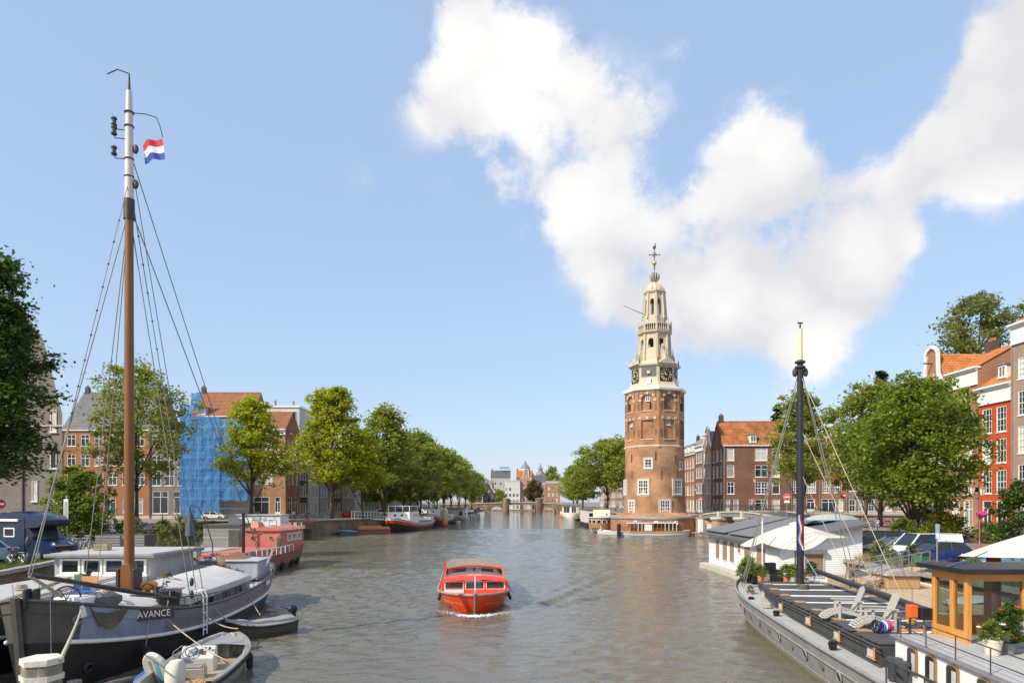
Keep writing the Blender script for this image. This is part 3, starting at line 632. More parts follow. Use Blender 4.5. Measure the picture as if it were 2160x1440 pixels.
    for a in (-24, 2, 27):
        aa = cam_a+R(a); d = Vector((math.cos(aa), math.sin(aa), 0)); tag(B().torus(Vector((cx,cy,0))+d*8.12+Vector((0,0,2.25)), .32, .09, d, 16, 6).obj('life_ring', 'whitep', None, smooth=1), ('white life ring hung on the tower platform, leftmost of three','white life ring hung on the tower platform, middle of three','white life ring hung on the tower platform, rightmost of three')[int((a+24)//25)], 'life ring', 'life rings on the tower platform')
tower()
# ================================================================ houses
def facade(b, w, h, ops, dep=.14, z0=0.):
    xs = sorted({0., w, *[o[0] for o in ops], *[o[2] for o in ops]}); zs = sorted({z0, h, *[o[1] for o in ops], *[o[3] for o in ops]})
    for i in range(len(xs)-1):
        for j in range(len(zs)-1):
            x, z = (xs[i]+xs[i+1])/2, (zs[j]+zs[j+1])/2
            if any(o[0] < x < o[2] and o[1] < z < o[3] for o in ops): continue
            b.add([(xs[i],0,zs[j]),(xs[i+1],0,zs[j]),(xs[i+1],0,zs[j+1]),(xs[i],0,zs[j+1])], [(0,1,2,3)])
    for x0, a, x1, c in ops:
        b.add([(x0,0,a),(x1,0,a),(x1,0,c),(x0,0,c),(x0,dep,a),(x1,dep,a),(x1,dep,c),(x0,dep,c)], [(0,1,5,4),(1,2,6,5),(2,3,7,6),(3,0,4,7),(4,5,6,7)])
def pant(b, a, c, d, e, tw=.3, tr=.4):
    a, c, d, e = map(Vector, (a, c, d, e)); n = (c-a).cross(e-a).normalized()
    nu = max(2, int((c-a).length/tw)*2); nv = max(1, int((e-a).length/tr)); rows = []
    for j in range(nv):
        for v, up in ((j/nv, .05), ((j+.98)/nv, 0.)):
            rows.append([a.lerp(c, i/nu).lerp(e.lerp(d, i/nu), v) + n*(up + (.07 if i % 2 else 0.)) for i in range(nu+1)])
    b.grid(rows)
def even(n, w, ww, m=None):
    m = m if m is not None else (w-n*ww)/(n+1); g = (w-2*m-n*ww)/(n-1) if n > 1 else 0
    return [(m+i*(ww+g), m+i*(ww+g)+ww) for i in range(n)]
def house(label, loc, rz, w, d, h, wall, rows, roof='x', rmat='pantile', rh=3.5, top='cornice', right=(), left=(), cmt='white', chim=1, dorm=(), base='stone', name='canal_house', cat='house', group=None, frieze=1.0, hoist=False, brk=True):
    t = thing(name, label, cat, loc, rz, group)
    b = B(); ops = [(x0,z0,x1,z1) for z0, z1, cs in rows for x0, x1, st in cs]; facade(b, w, h, ops)
    MR = Matrix.Translation((w,0,0)) @ Matrix.Rotation(R(90),4,'Z'); ML = Matrix.Translation((0,d,0)) @ Matrix.Rotation(R(-90),4,'Z')
    br = B(M=MR); facade(br, d, h, [(x0,z0,x1,z1) for z0,z1,cs in right for x0,x1,st in cs]); b.v, b.f, o = b.v+br.v, b.f+[tuple(i+len(b.v) for i in f) for f in br.f], 0
    bl = B(M=ML); facade(bl, d, h, [(x0,z0,x1,z1) for z0,z1,cs in left for x0,x1,st in cs]); b.f = b.f+[tuple(i+len(b.v) for i in f) for f in bl.f]; b.v = b.v+bl.v
    b.add([(0,d,0),(w,d,0),(w,d,h),(0,d,h)], [(3,2,1,0)]); b.obj('wall', wall, t, fix=False)
    for z0, z1, cs in rows:
        for x0, x1, st in cs: window(t, x0, .07, z0, x1-x0, z1-z0, st, name='door' if st == 'door' else 'window')
    for z0, z1, cs in right:
        for x0, x1, st in cs: window(t, w-.07, x0, z0, x1-x0, z1-z0, st, R(90))
    for z0, z1, cs in left:
        for x0, x1, st in cs: window(t, .07, d-x0, z0, x1-x0, z1-z0, st, R(-90))
    if base: B().bx(-.03,w+.03,-.06,0,0,.55).obj('plinth', base, t)
    if w < 20: B().cyl((.14,-.09,.3),(.14,-.09,h-(frieze if top == 'cornice' else .1)),.06,n=6).obj('downpipe', 'lead', t)
    if top == 'cornice':
        B().bx(0,w,-.1,-.003,h-frieze,h-.12).obj('frieze', cmt, t); B().bx(-.12,w+.12,-.5,.3,h-.12,h+.1).bx(-.05,w+.05,-.3,0,h-.3,h-.12).bx(-.05,w+.05,-.2,0,h-frieze-.06,h-frieze+.08).obj('cornice', cmt, t, bev=.03)
    elif top == 'gutter': B().bx(-.1,w+.1,-.28,.02,h-.06,h+.12).obj('gutter', cmt, t)
    if top in ('neck', 'bell', 'point'):
        g = rh
        if top == 'neck': P = [(0,h),(w*.06,h+.5),(w*.2,h+.7),(w*.28,h+1.6),(w*.3,h+g),(w*.36,h+g+.5),(w*.5,h+g+.9),(w*.64,h+g+.5),(w*.7,h+g),(w*.72,h+1.6),(w*.8,h+.7),(w*.94,h+.5),(w,h)]
        elif top == 'bell': P = [(0,h),(w*.05,h+.7),(w*.16,h+1.0),(w*.25,h+2.0),(w*.3,h+g),(w*.5,h+g+.8),(w*.7,h+g),(w*.75,h+2.0),(w*.84,h+1.0),(w*.95,h+.7),(w,h)]
        else: P = [(0,h),(w/2,h+g+.2),(w,h)]
        c = w/2; inner = [(c+(x-c)*.86, h+(z-h)*.93) for x, z in P]
        B().prism(P, .002, .3, 'y').obj('gable', wall, t)
        tr = B()
        for p, q in zip(P, P[1:]): tr.bar((p[0],-.06,p[1]), (q[0],-.06,q[1]), .36, .34, (0,1,0))
        tr.obj('gable_trim', cmt, t)
        if g > 2: window(t, c-.4, -.03, h+.5, .8, 1.2, 'split')
        B().bar((c,-.02,h+g*.72),(c,-1.1,h+g*.72),.14).obj('hoist_beam', 'blackp', t)
        roof = 'y'
    if hoist: B().bar((w/2,.1,h+.9),(w/2,-1.3,h+.9),.16).obj('hoist_beam', 'iron', t)
    rf = B()
    if roof == 'x':
        pant(rf, (-.1,-.15,h),(w+.1,-.15,h),(w+.1,d/2,h+rh),(-.1,d/2,h+rh)); pant(rf, (w+.1,d+.15,h),(-.1,d+.15,h),(-.1,d/2,h+rh),(w+.1,d/2,h+rh))
        rf.obj('roof', rmat, t, fix=False)
        B().prism([(0,h),(d,h),(d/2,h+rh-.08)], 0.02, .3, 'x').obj('gable', wall, t); B().prism([(0,h),(d,h),(d/2,h+rh-.08)], w-.3, w-.02, 'x').obj('gable', wall, t)
        B().bar((-.1,d/2,h+rh+.04),(w+.1,d/2,h+rh+.04),.3,.16).obj('ridge', rmat, t)
    elif roof == 'y':
        pant(rf, (-.05,d,h),(-.05,.25,h),(w/2,.25,h+rh),(w/2,d,h+rh)); pant(rf, (w+.05,.25,h),(w+.05,d,h),(w/2,d,h+rh),(w/2,.25,h+rh)); rf.obj('roof', rmat, t, fix=False)
        B().prism([(0,h),(w,h),(w/2,h+rh-.05)], d-.3, d-.02, 'y').obj('gable', wall, t); B().prism([(0,h),(w,h),(w/2,h+rh-.05)], .3, .5, 'y').obj('gable', wall, t)
    elif roof == 'hip':
        i_ = min(w, d)/2*.9
        pant(rf, (-.1,-.1,h),(w+.1,-.1,h),(w-i_,d/2,h+rh),(i_,d/2,h+rh)); pant(rf, (w+.1,d+.1,h),(-.1,d+.1,h),(i_,d/2,h+rh),(w-i_,d/2,h+rh))
        pant(rf, (-.1,d+.1,h),(-.1,-.1,h),(i_,d/2,h+rh),(i_,d/2,h+rh)); pant(rf, (w+.1,-.1,h),(w+.1,d+.1,h),(w-i_,d/2,h+rh),(w-i_,d/2,h+rh)); rf.obj('roof', rmat, t, fix=False)
    else: B().bx(.05,w-.05,.05,d-.05,h-.3,h-.05).obj('roof', 'lead', t)
    zr = h+(rh if roof in 'xy' else .2)
    for k in range(chim):
        x = (.35, w-.85)[k % 2] if roof != 'y' else w*.75; y = d/2-.3 if roof == 'x' else d*.6
        zb = h+rh*.2 if roof in ('x','y') else h-.3
        c = B().bx(x,x+.8,y,y+.7,zb,zr+1.2).obj('chimney', 'brick_dark', t); B().cyl((x+.25,y+.35,zr+1.2),(x+.25,y+.35,zr+1.6),.12,n=8).cyl((x+.55,y+.35,zr+1.2),(x+.55,y+.35,zr+1.6),.12,n=8).obj('chimney_pot', 'pantile_brown', c)
    for (x, f, ww) in dorm:
        y = d/2*f; z = h+rh*f; dm = B().bx(x,x+ww,y-.3,y+1.6,z-.1,z+1.5).obj('dormer', 'white', t); B().bx(x-.2,x+ww+.2,y-.5,y+1.8,z+1.5,z+1.66).obj('dormer_roof', 'lead', dm); window(dm, x+.12, y-.34, z+.15, ww-.24, 1.2, 'split')
    return t
def cols(cs, st): return [(a, b, st) for a, b in cs]
# ---- row on the right bank (facades look at the canal)
XR = 52.0
rc = [(.7,2.2),(2.9,4.4)]
house('narrow bright red painted house with white cornice and four storeys', (XR,76.2,ZR), R(-90), 5.1, 9, 16, 'brick_red',
      [(11,13.7,cols(rc,'sash9')),(7.7,10.3,cols(rc,'sash9')),(4.45,6.95,cols(rc,'sash9')),(.5,3.7,[(.75,2.15,'door'),(2.9,4.4,'cross')])], 'x', 'pantile_orange', 3.2, frieze=1.8, dorm=[(2.0,.25,1.3)])
house('orange brick house with deep white cornice left of the red house', (XR,81.5,ZR), R(-90), 5.27, 9, 18.6, 'brick_orange',
      [(14.3,16.2,[(1.7,3.9,'tri')]),(11.2,13.7,cols([(.8,2.2),(2.9,4.4)],'grid24')),(7.8,10.2,cols([(.8,2.2),(2.9,4.4)],'sash9')),(4.4,6.7,cols([(.8,2.2),(2.9,4.4)],'cross')),(.5,3.8,[(.8,2.2,'door'),(2.9,4.5,'cross')])], 'x', 'pantile_orange', 2.6, frieze=1.9)
house('slim brick house with white curled neck gable above the big green tree', (XR,87.4,ZR), R(-90), 5.88, 10, 17.6, 'brick_orange',
      [(14,16.2,cols(even(2,5.9,1.2),'sash')),(10.5,13,cols(even(3,5.9,1.1),'sash9')),(7,9.5,cols(even(3,5.9,1.1),'sash9')),(.5,4.4,[(.5,1.8,'shop'),(2.2,3.5,'shop'),(4,5.4,'door')])], 'y', 'pantile_orange', 4.2, 'neck')
nr = even(3,8,1.45)
house('tall tan brick house with heavy white cornice at the right edge', (XR,71.08,ZR), R(-90), 8, 10, 21.8, 'brick_tan',
      [(16.1,18.3,cols(nr,'sash9')),(12.4,14.9,cols(nr,'sash9')),(8.5,11.3,cols(nr,'sash9')),(4.4,7.4,cols(nr,'sash9')),(.4,3.6,cols(nr,'shop'))], 'x', 'pantile_orange', 3, frieze=2.0)
house('brick house nearest on the right bank beyond the tan house', (XR,63.05,ZR), R(-90), 8, 10, 17, 'brick_orange', [(z,z+2.2,cols(even(3,8,1.3),'sash9')) for z in (1,4.8,8.4,12)], 'x', 'pantile', 4)
# ---- corner across the side canal
house('dark brown brick corner house with steep orange tiled roof', (40,129,ZT), 0, 12.6, 8, 12.9, 'brick_brown',
      [(10.1,12.4,[(.65,2.0,'top'),(5.9,8.3,'cross'),(9.1,10.6,'cross')]),(7.0,9.25,[(.65,2.0,'top'),(5.9,8.3,'cross'),(9.1,10.6,'top')]),(3.8,6.05,[(.65,2.0,'cross'),(5.9,8.3,'grid24'),(9.1,10.6,'top')]),(.6,2.8,[(.4,1.2,'door'),(1.8,2.8,'top'),(4.8,8.3,'tri'),(9.1,10.6,'top')])],
      'x', 'pantile', 5.0, 'gutter', left=[(z,z+2.3,cols(even(3,8,1.3),'sash')) for z in (3.8,7,10.1)]+[(.4,2.8,cols(even(3,8,1.5),'top'))], dorm=[(5.0,.12,1.3)], chim=1)
house('tan house with white bell gable behind the tower', (40,143.02,ZT), R(-90), 6, 9, 13.2, 'brick_pink', [(z,z+2.2,cols(even(3,6,1.15),'sash9')) for z in (.6,4,7.1,10.2)], 'y', 'pantile_grey', 3.6, 'bell')
house('brown brick house with white cornice behind the tower', (40,149.04,ZT), R(-90), 6, 9, 14.2, 'brick_brown', [(z,z+2.3,cols(even(3,6,1.15),'sash')) for z in (.6,4.1,7.4,10.6)], 'x', 'pantile_grey', 3.2, frieze=1.1)
house('orange brick house with grey roof and dormers right of the tower', (40,166,ZT), R(-90), 16.9, 10, 12.8, 'brick_rust', [(z,z+2.2,cols(even(7,16.9,1.25),'sash')) for z in (.6,3.8,6.9,9.8)], 'x', 'pantile_grey', 4.2, 'gutter', chim=2, dorm=[(3,.2,1.4),(7,.2,1.4),(11,.2,1.4)])
house('small brown brick house joined to the corner house', (52.65,129,ZT), 0, 5.3, 8, 10.4, 'brick_brown', [(7.4,9.4,[(.5,2.3,'cross'),(3,4.8,'cross')]),(4,6.2,[(.5,2.3,'grid24'),(3,4.8,'grid24')]),(.5,2.9,[(.5,2.4,'shop'),(3,4.6,'door')])], 'x', 'pantile_orange', 3.6, 'gutter')
house('rust brick house with white stepped gable trim behind the tree trunk', (58,129,ZT), 0, 5, 8, 10.0, 'brick_rust', [(7.2,9.2,cols(even(2,5,1.5),'cross')),(4,6.1,cols(even(2,5,1.5),'grid24')),(.4,2.9,[(.5,3.2,'shop'),(3.5,4.6,'door')])], 'y', 'pantile_orange', 4.5, 'bell')
house('grey house with dark cornice and tall windows behind the side street', (63.1,129,ZT), 0, 6, 8, 11.5, 'brick_grey', [(z,z+2.3,cols(even(3,6,1.2),'sash')) for z in (.5,4.3,7.9)], 'x', 'pantile_grey', 3.4)
house('brown brick house behind the big green tree', (69.2,129,ZT), 0, 14, 9, 13, 'brick_orange', [(z,z+2.2,cols(even(5,14,1.4),'sash9')) for z in (.5,4,7.3,10.3)], 'x', 'pantile_orange', 4)
walls = ['brick_orange','brick_brown','brick_tan','render_grey','brick_rust','brick_grey']
for i in range(9):
    y1 = 190+i*17; hh = 13+(i*37 % 5)
    house(('orange brick','dark brown brick','tan brick','pale rendered','rust brick','grey brick','tall orange brick','wide brown','far tan')[i]+' house among trees on the far right bank', (42,y1,ZT), R(-90), 16, 9, hh, walls[i % 6], [(z,z+2.1,cols(even(6,16,1.25),'sash')) for z in (.6,3.9,7.1,10.2)], 'x', ('pantile_grey','pantile')[i % 2], 3.5)
# ---- left side: row that faces the basin
house('broad rust brick house under a big grey tiled roof behind the mast', (-89,135,ZL), 0, 17.3, 14, 17.4, 'brick_rust',
      [(14.3,16.6,cols(even(6,17.3,1.7),'cross')),(10.4,12.7,cols(even(6,17.3,1.7),'cross')),(6.6,9.0,cols(even(6,17.3,1.7),'cross')),(1,4,[(.8,3,'shop'),(5,7,'shop'),(8.4,10.6,'shop'),(12,13.2,'door'),(14,16,'shop')])],
      'x', 'pantile_grey', 8.5, 'gutter', chim=2)
house('grey brick house with white framed windows beside the blue sheeting', (-71.6,135.2,ZL), 0, 7.5, 12, 18.2, 'brick_grey',
      [(14.3,16.4,cols([(.3,2.1),(2.8,4.7),(5.35,7.15)],'cross')),(10.2,12.4,cols([(.3,2.1),(2.8,4.7),(5.35,7.15)],'cross')),(6.5,9.4,cols([(.3,2.1),(2.8,4.7),(5.35,7.15)],'cross')),(1,5.4,[(.4,3.5,'shop'),(4.6,7.1,'shop')])], 'flat', top='cornice', cmt='greystone')
scaf = house('brown tiled house wrapped in blue scaffold sheeting', (-63.9,135.4,ZL), 0, 12.4, 9, 20.2, 'brick_tan', [(z,z+2.2,cols(even(4,12.4,1.5),'sash')) for z in (5.5,9,12.4,15.8)], 'x', 'pantile_brown', 5.4, 'gutter', chim=1, dorm=[(1.6,.05,1.6)])
house('brown brick corner house with orange shopfront columns', (-51.4,135,ZL), 0, 6.6, 9, 17.6, 'brick_orange',
      [(13.6,15.8,cols([(.6,2.0),(2.6,4.0)],'sash')),(10.2,12.5,cols([(.6,2.0),(2.6,4.0)],'sash')),(6.8,9.2,cols([(.6,2.0),(2.6,4.0)],'sash')),(.5,4.3,[(.3,3.4,'shop'),(4.5,5.6,'door')])], 'x', 'pantile_brown', 4, right=[(z,z+2.3,cols(even(3,9,1.3),'sash')) for z in (6.8,10.2,13.6)]+[(.4,4.2,cols(even(2,9,2.6),'shop'))])
bay = B().bx(-1.6,.2,-.8,.3,9.0-ZL+2.6,13.6).obj('bay', 'white', scaf)
bay.location = (19.0,-.1,0)
LW = ['brick_dark','render_white','render_grey','brick_brown','brick_tan','render_white','brick_dark','brick_orange','render_grey','brick_brown']
LN = ['dark brick house with white sashes','tall white rendered house','pale grey house','brown house','tan brick house','second white house','black brick house','orange house','long grey house','far brown house']
y = 144.1
for i in range(10):
    wd = (6,9,9,12,14,14,22,26,30,40)[i]; n = max(3, int(wd/2.4)); hh = (16.8,18,16.5,17,16,17.5,16,15,15,15)[i]
    house(LN[i]+' in the row behind the left bank trees', (-45,y,ZL), R(90), wd-.1, 10, hh, LW[i], [(z,z+2.4,cols(even(n,wd-.1,1.2),'sash9' if i < 3 else 'sash')) for z in (.7,4.4,8.0,11.4)], 'x', ('pantile_brown','pantile_grey')[i % 2], 3.5)
    y += wd
# white rooftop storey behind the corner house
pt = thing('rooftop_house', 'white modern rooftop storey with large pane behind the corner house', 'building', (-55,147,0)); M0 = None
B().bx(0,9.2,0,10,ZL,26.2).obj('wall', 'render_white', pt); B().bx(-.2,9.4,-.2,10.2,26.2,26.6).obj('parapet', 'whitep', pt); window(pt, 5.6,-.1,22.6,3.0,2.8,'plain'); window(pt, 1.8,-.1,22.6,2.2,2.4,'split'); B().cyl((3,3,26.6),(3,3,28.2),.25).cyl((7,3,26.6),(7,3,28),.2).obj('flue', 'lead', pt)
# dark brick building with slanted top, far left
t = thing('brick_building', 'plain grey-brown brick building with slanted end wall at far left', 'building', (-49.4,75,ZL))
P_ = [(0,0),(0,13),(-2.1,21.2),(-4,24),(-30,24),(-30,0)]
B().loft([[(x,0,z) for x, z in P_], [(x-13 if x > -20 else x,16,z) for x, z in P_]]).obj('wall', 'brick_grey', t)
for x, z, w_, h_ in ((-3.3,3.4,.6,2.2),(-1.3,11,.7,2.4),(-1.3,7,.7,2.4),(-.9,3.2,.5,2),(-9,3.4,.9,2),(-9,8,.9,2)): window(t, x,-.05,z,w_,h_,'plain')
B().bar((-4.3,-.08,0),(-4.3,-.08,16),.12).obj('downpipe', 'iron', t); B().bx(-30.2,.2,-.12,-.002,11.6,11.8).obj('string_course', 'stone', t)
# ---- blue sheeting on scaffold
def sheeting():
    t = thing('scaffold', 'scaffold hung with bright blue sheeting in front of the brown tiled house', 'scaffold', (-64.6,133.2,ZL))
    M, nt, p, N, L = _nt('bluesheet'); tcn = N('ShaderNodeTexCoord'); n = N('ShaderNodeTexNoise'); n.inputs['Scale'].default_value = .5; n.inputs['Detail'].default_value = 8; L(tcn.outputs['Object'], n.inputs[0])
    mx = N('ShaderNodeMix'); mx.data_type = 'RGBA'; mx.inputs['A'].default_value = (.06,.24,.58,1); mx.inputs['B'].default_value = (.16,.42,.78,1); L(n.outputs['Fac'], mx.inputs['Factor']); L(mx.outputs['Result'], p.inputs['Base Color']); p.inputs['Roughness'].default_value = .4
    tb = N('ShaderNodeBsdfTranslucent'); L(mx.outputs['Result'], tb.inputs[0]); ms = N('ShaderNodeMixShader'); ms.inputs[0].default_value = .35; L(p.outputs[0], ms.inputs[1]); L(tb.outputs[0], ms.inputs[2]); tp = N('ShaderNodeBsdfTransparent'); tp.inputs[0].default_value = (.35,.6,.95,1); m3 = N('ShaderNodeMixShader'); m3.inputs[0].default_value = .2; L(ms.outputs[0], m3.inputs[1]); L(tp.outputs[0], m3.inputs[2]); L(m3.outputs[0], nt.nodes['Material Output'].inputs[0]); MATS['bluesheet'] = M
    mat('bluepole', (.14,.36,.66), .5)
    from mathutils import noise
    def sheet(x0, x1, z0, z1, yo, sx=1):
        nx, nz = int((x1-x0)/.25), int((z1-z0)/.25)
        rows = []
        for j in range(nz+1):
            z = lerp(z0, z1, j/nz); r = []
            for i in range(nx+1):
                x = lerp(x0, x1, i/nx); q = Vector((x*.9, z*.55, yo*3))
                y = yo + .14*noise.noise(q) + .1*noise.noise(Vector((q.x*3.2,q.y*1.1,q.z))) + .07*noise.noise(q*6)
                xx = x + (.35*noise.noise(Vector((z*.5, 3, yo))) if i in (0, nx) else 0); zz = z + (.5*noise.noise(Vector((x*.4, 9, yo))) if j in (0, nz) else 0)
                r.append((xx, y, zz))
            rows.append(r)
        B().grid(rows).obj('sheet', 'bluesheet', t, smooth=1, fix=False)
    sheet(0, 7.6, .2, 19.8, 0); sheet(7.5, 12.9, 3.6, 19.5, .1); sheet(-.5, 2.0, 19.3, 22.5, .6); sheet(1.2, 3.4, 21.8, 25, 1.4)
    MS = Matrix.Translation((0,0,0))
    rows = [[(-.1+.2*math.sin(z*1.3), y, z) for y in (0,.7,1.4,2.1)] for z in [i*.6 for i in range(1,33)]]; B().grid(rows).obj('sheet', 'bluesheet', t, smooth=1, fix=False)
    for i in range(8):
        x = i*1.83; B().cyl((x,-.42,.0 if i < 5 else 3.5),(x,-.42,19.6+rnd.random()*.8),.035,n=5).obj('scaffold_pole', 'bluepole', t)
    for k in range(9): B().cyl((-.1,-.45,2.0*k+2),(12.9,-.45,2.0*k+2),.03,n=5).obj('scaffold_pole', 'bluepole', t)
    for i, (x, z) in enumerate(((2,2),(5.6,4),(1.8,8),(7.3,6),(9.1,10),(3.6,12),(7.3,14))): B().cyl((x,-.46,z),(x+1.83,-.46,z+2),.025,n=5).obj('scaffold_brace', 'bluepole', t)
    for x in (-.2, 1.0): B().cyl((x,.5,19),(x,.5,24.2),.03,n=5).obj('scaffold_pole', 'galv', t)
sheeting()
# ---- houses beyond the far bridge
m4 = 440/F
def fx(px): return (px-CX)*m4
house('small black wooden house with white trimmed point gable at the bridge', (-15.2,358,4), R(0), 6.2, 8, 6.3, 'brick_dark', [(3.4,5.2,cols([(1.0,2.4),(3.8,5.2)],'split')),(.4,2.4,cols([(1.0,2.2),(3.9,5.2)],'split'))], 'y', 'slate', 4.8, 'point')
house('grey rendered building with rounded top beyond the bridge', (fx(1034),452,.8), 0, 13, 12, 20.8, 'render_grey', [(z,z+1.8,cols(even(3,13,1.2),'plain')) for z in (4,8,12,16)], 'x', 'slate', 5, 'none')
house('white house with stacked bays and balconies beyond the bridge', (fx(1063),440,.8), 0, 10.4, 10, 18.8, 'render_white', [(z,z+2.2,cols(even(4,10.4,1.5),'split')) for z in (.5,4.3,8.1,11.9)], 'flat', cmt='white', chim=0)
house('beige house with stepped front and grey roof beyond the bridge', (fx(1097.5),442,.8), 0, 7.6, 12, 19.8, 'brick_pink', [(z,z+2.4,cols(even(2,7.6,1.5),'split')) for z in (1,5,9,13)], 'y', 'slate', 5.5, 'neck')
house('brown roofed long house behind the brownish tree', (fx(1123),446,.8), 0, 9, 10, 17.3, 'brick_tan', [(z,z+2.2,cols(even(3,9,1.2),'sash')) for z in (1,5,9,12.5)], 'x', 'slate', 5)
house('flat topped brown brick house at the right beyond the bridge', (fx(1151),440,.8), 0, 9.2, 10, 18.1, 'brick_orange', [(z,z+2.2,cols(even(3,9.2,1.3),'sash9')) for z in (1,4.8,8.6,12.4)], 'flat', chim=2)
house('house with bright orange tiled roof behind the beige house', (fx(1090),462,.8), 0, 11, 9, 21.8, 'brick_tan', [(16,18,cols(even(4,11,1.3),'sash'))], 'x', 'pantile_orange', 4.4, 'gutter')
t = thing('cupola', 'green pointed cupola above the orange roof', 'cupola', (fx(1108)*475/440,475,ZL)); B().bx(-4,4,-4,4,-2,24).obj('wall', 'render_grey', t); B().lathe([(3.0,24),(3.0,26.4),(3.4,26.6)], 8).obj('drum', 'render_white', t); B().lathe([(3.5,26.6),(1.9,28.6),(.7,30),(.15,32)], 8).obj('roof', 'lead', t)
t = thing('church_spire', 'thin pale church spire on the skyline beyond the bridge', 'spire', (fx(1140)*500/440,500,ZL)); B().bx(-3,3,-3,3,0,23).obj('tower_shaft', 'brick_tan', t); B().lathe([(3.4,23),(2.6,25),(1.6,25.3),(1.6,27.5),(.9,28.4),(.2,31)], 8).obj('spire', 'lead', t)
t = thing('rooftop_sign', 'skeletal rooftop sign frame on the grey building beyond the bridge', 'sign', (fx(1054)*456/440,456,ZL+24)); b = B()
for i in range(9): b.bx(i*.75,i*.75+.5,0,.12,1.2,2.4)
b.bar((-.2,.06,1.1),(7,.06,1.1),.12); b.bar((-.2,.06,2.5),(7,.06,2.5),.12)
for x in (1,3,5): b.cyl((x,.06,-3),(x,.06,1.1),.1,n=5)
b.obj('frame', 'lead', t)
# ================================================================ trees
leafmat('leaf_mid', (0.192,0.252,0.048), (0.456,0.492,0.084), .55); leafmat('leaf_bright', (0.24,0.3,0.018), (0.6,0.6,0.042), .55); leafmat('leaf_dark', (0.044,0.088,0.0176), (0.121,0.198,0.0275), .4); leafmat('leaf_olive', (0.156,0.186,0.054), (0.324,0.336,0.096), .5); leafmat('leaf_vivid', (.115,.185,.022), (.3,.37,.045), .5); leafmat('leaf_airy', (0.192,0.24,0.042), (0.408,0.432,0.084), .52); leafmat('leaf_brown', (0.11,0.0825,0.0275), (0.22,0.165,0.055)); leafmat('leaf_conifer', (0.022,0.0385,0.0132), (0.055,0.0825,0.022), .15); leafmat('leaf_yellow', (0.176,0.209,0.022), (0.462,0.462,0.033), .45); leafmat('leaf_pale', (0.132,0.165,0.055), (0.33,0.33,0.132), .35)
def leaf_mesh(name, P, S, mt, seed, up=.6, asp=.62):
    g = np.random.default_rng(seed); n = len(P)
    nrm = g.normal(size=(n,3)); nrm[:,2] = np.abs(nrm[:,2])+up; nrm /= np.linalg.norm(nrm, axis=1)[:,None]
    t = g.normal(size=(n,3)); t -= nrm*(t*nrm).sum(1)[:,None]; t /= np.linalg.norm(t, axis=1)[:,None]; s = np.cross(nrm, t)
    S = S*g.uniform(.7,1.3,n); a = t*S[:,None]; b = s*(S*asp)[:,None]; dr = nrm*(S*.18)[:,None]
    V = np.stack([P-a, P+b-dr, P+a*1.05, P-b-dr], 1).reshape(-1,3)
    me = bpy.data.meshes.new(name); me.vertices.add(4*n); me.vertices.foreach_set('co', V.astype(np.float32).ravel())
    me.loops.add(4*n); me.loops.foreach_set('vertex_index', np.arange(4*n, dtype=np.int32)); me.polygons.add(n)
    me.polygons.foreach_set('loop_start', np.arange(0,4*n,4,dtype=np.int32)); me.polygons.foreach_set('loop_total', np.full(n,4,dtype=np.int32))
    me.update(calc_edges=True); me.materials.append(MATS[mt]); return me
TREES = {}
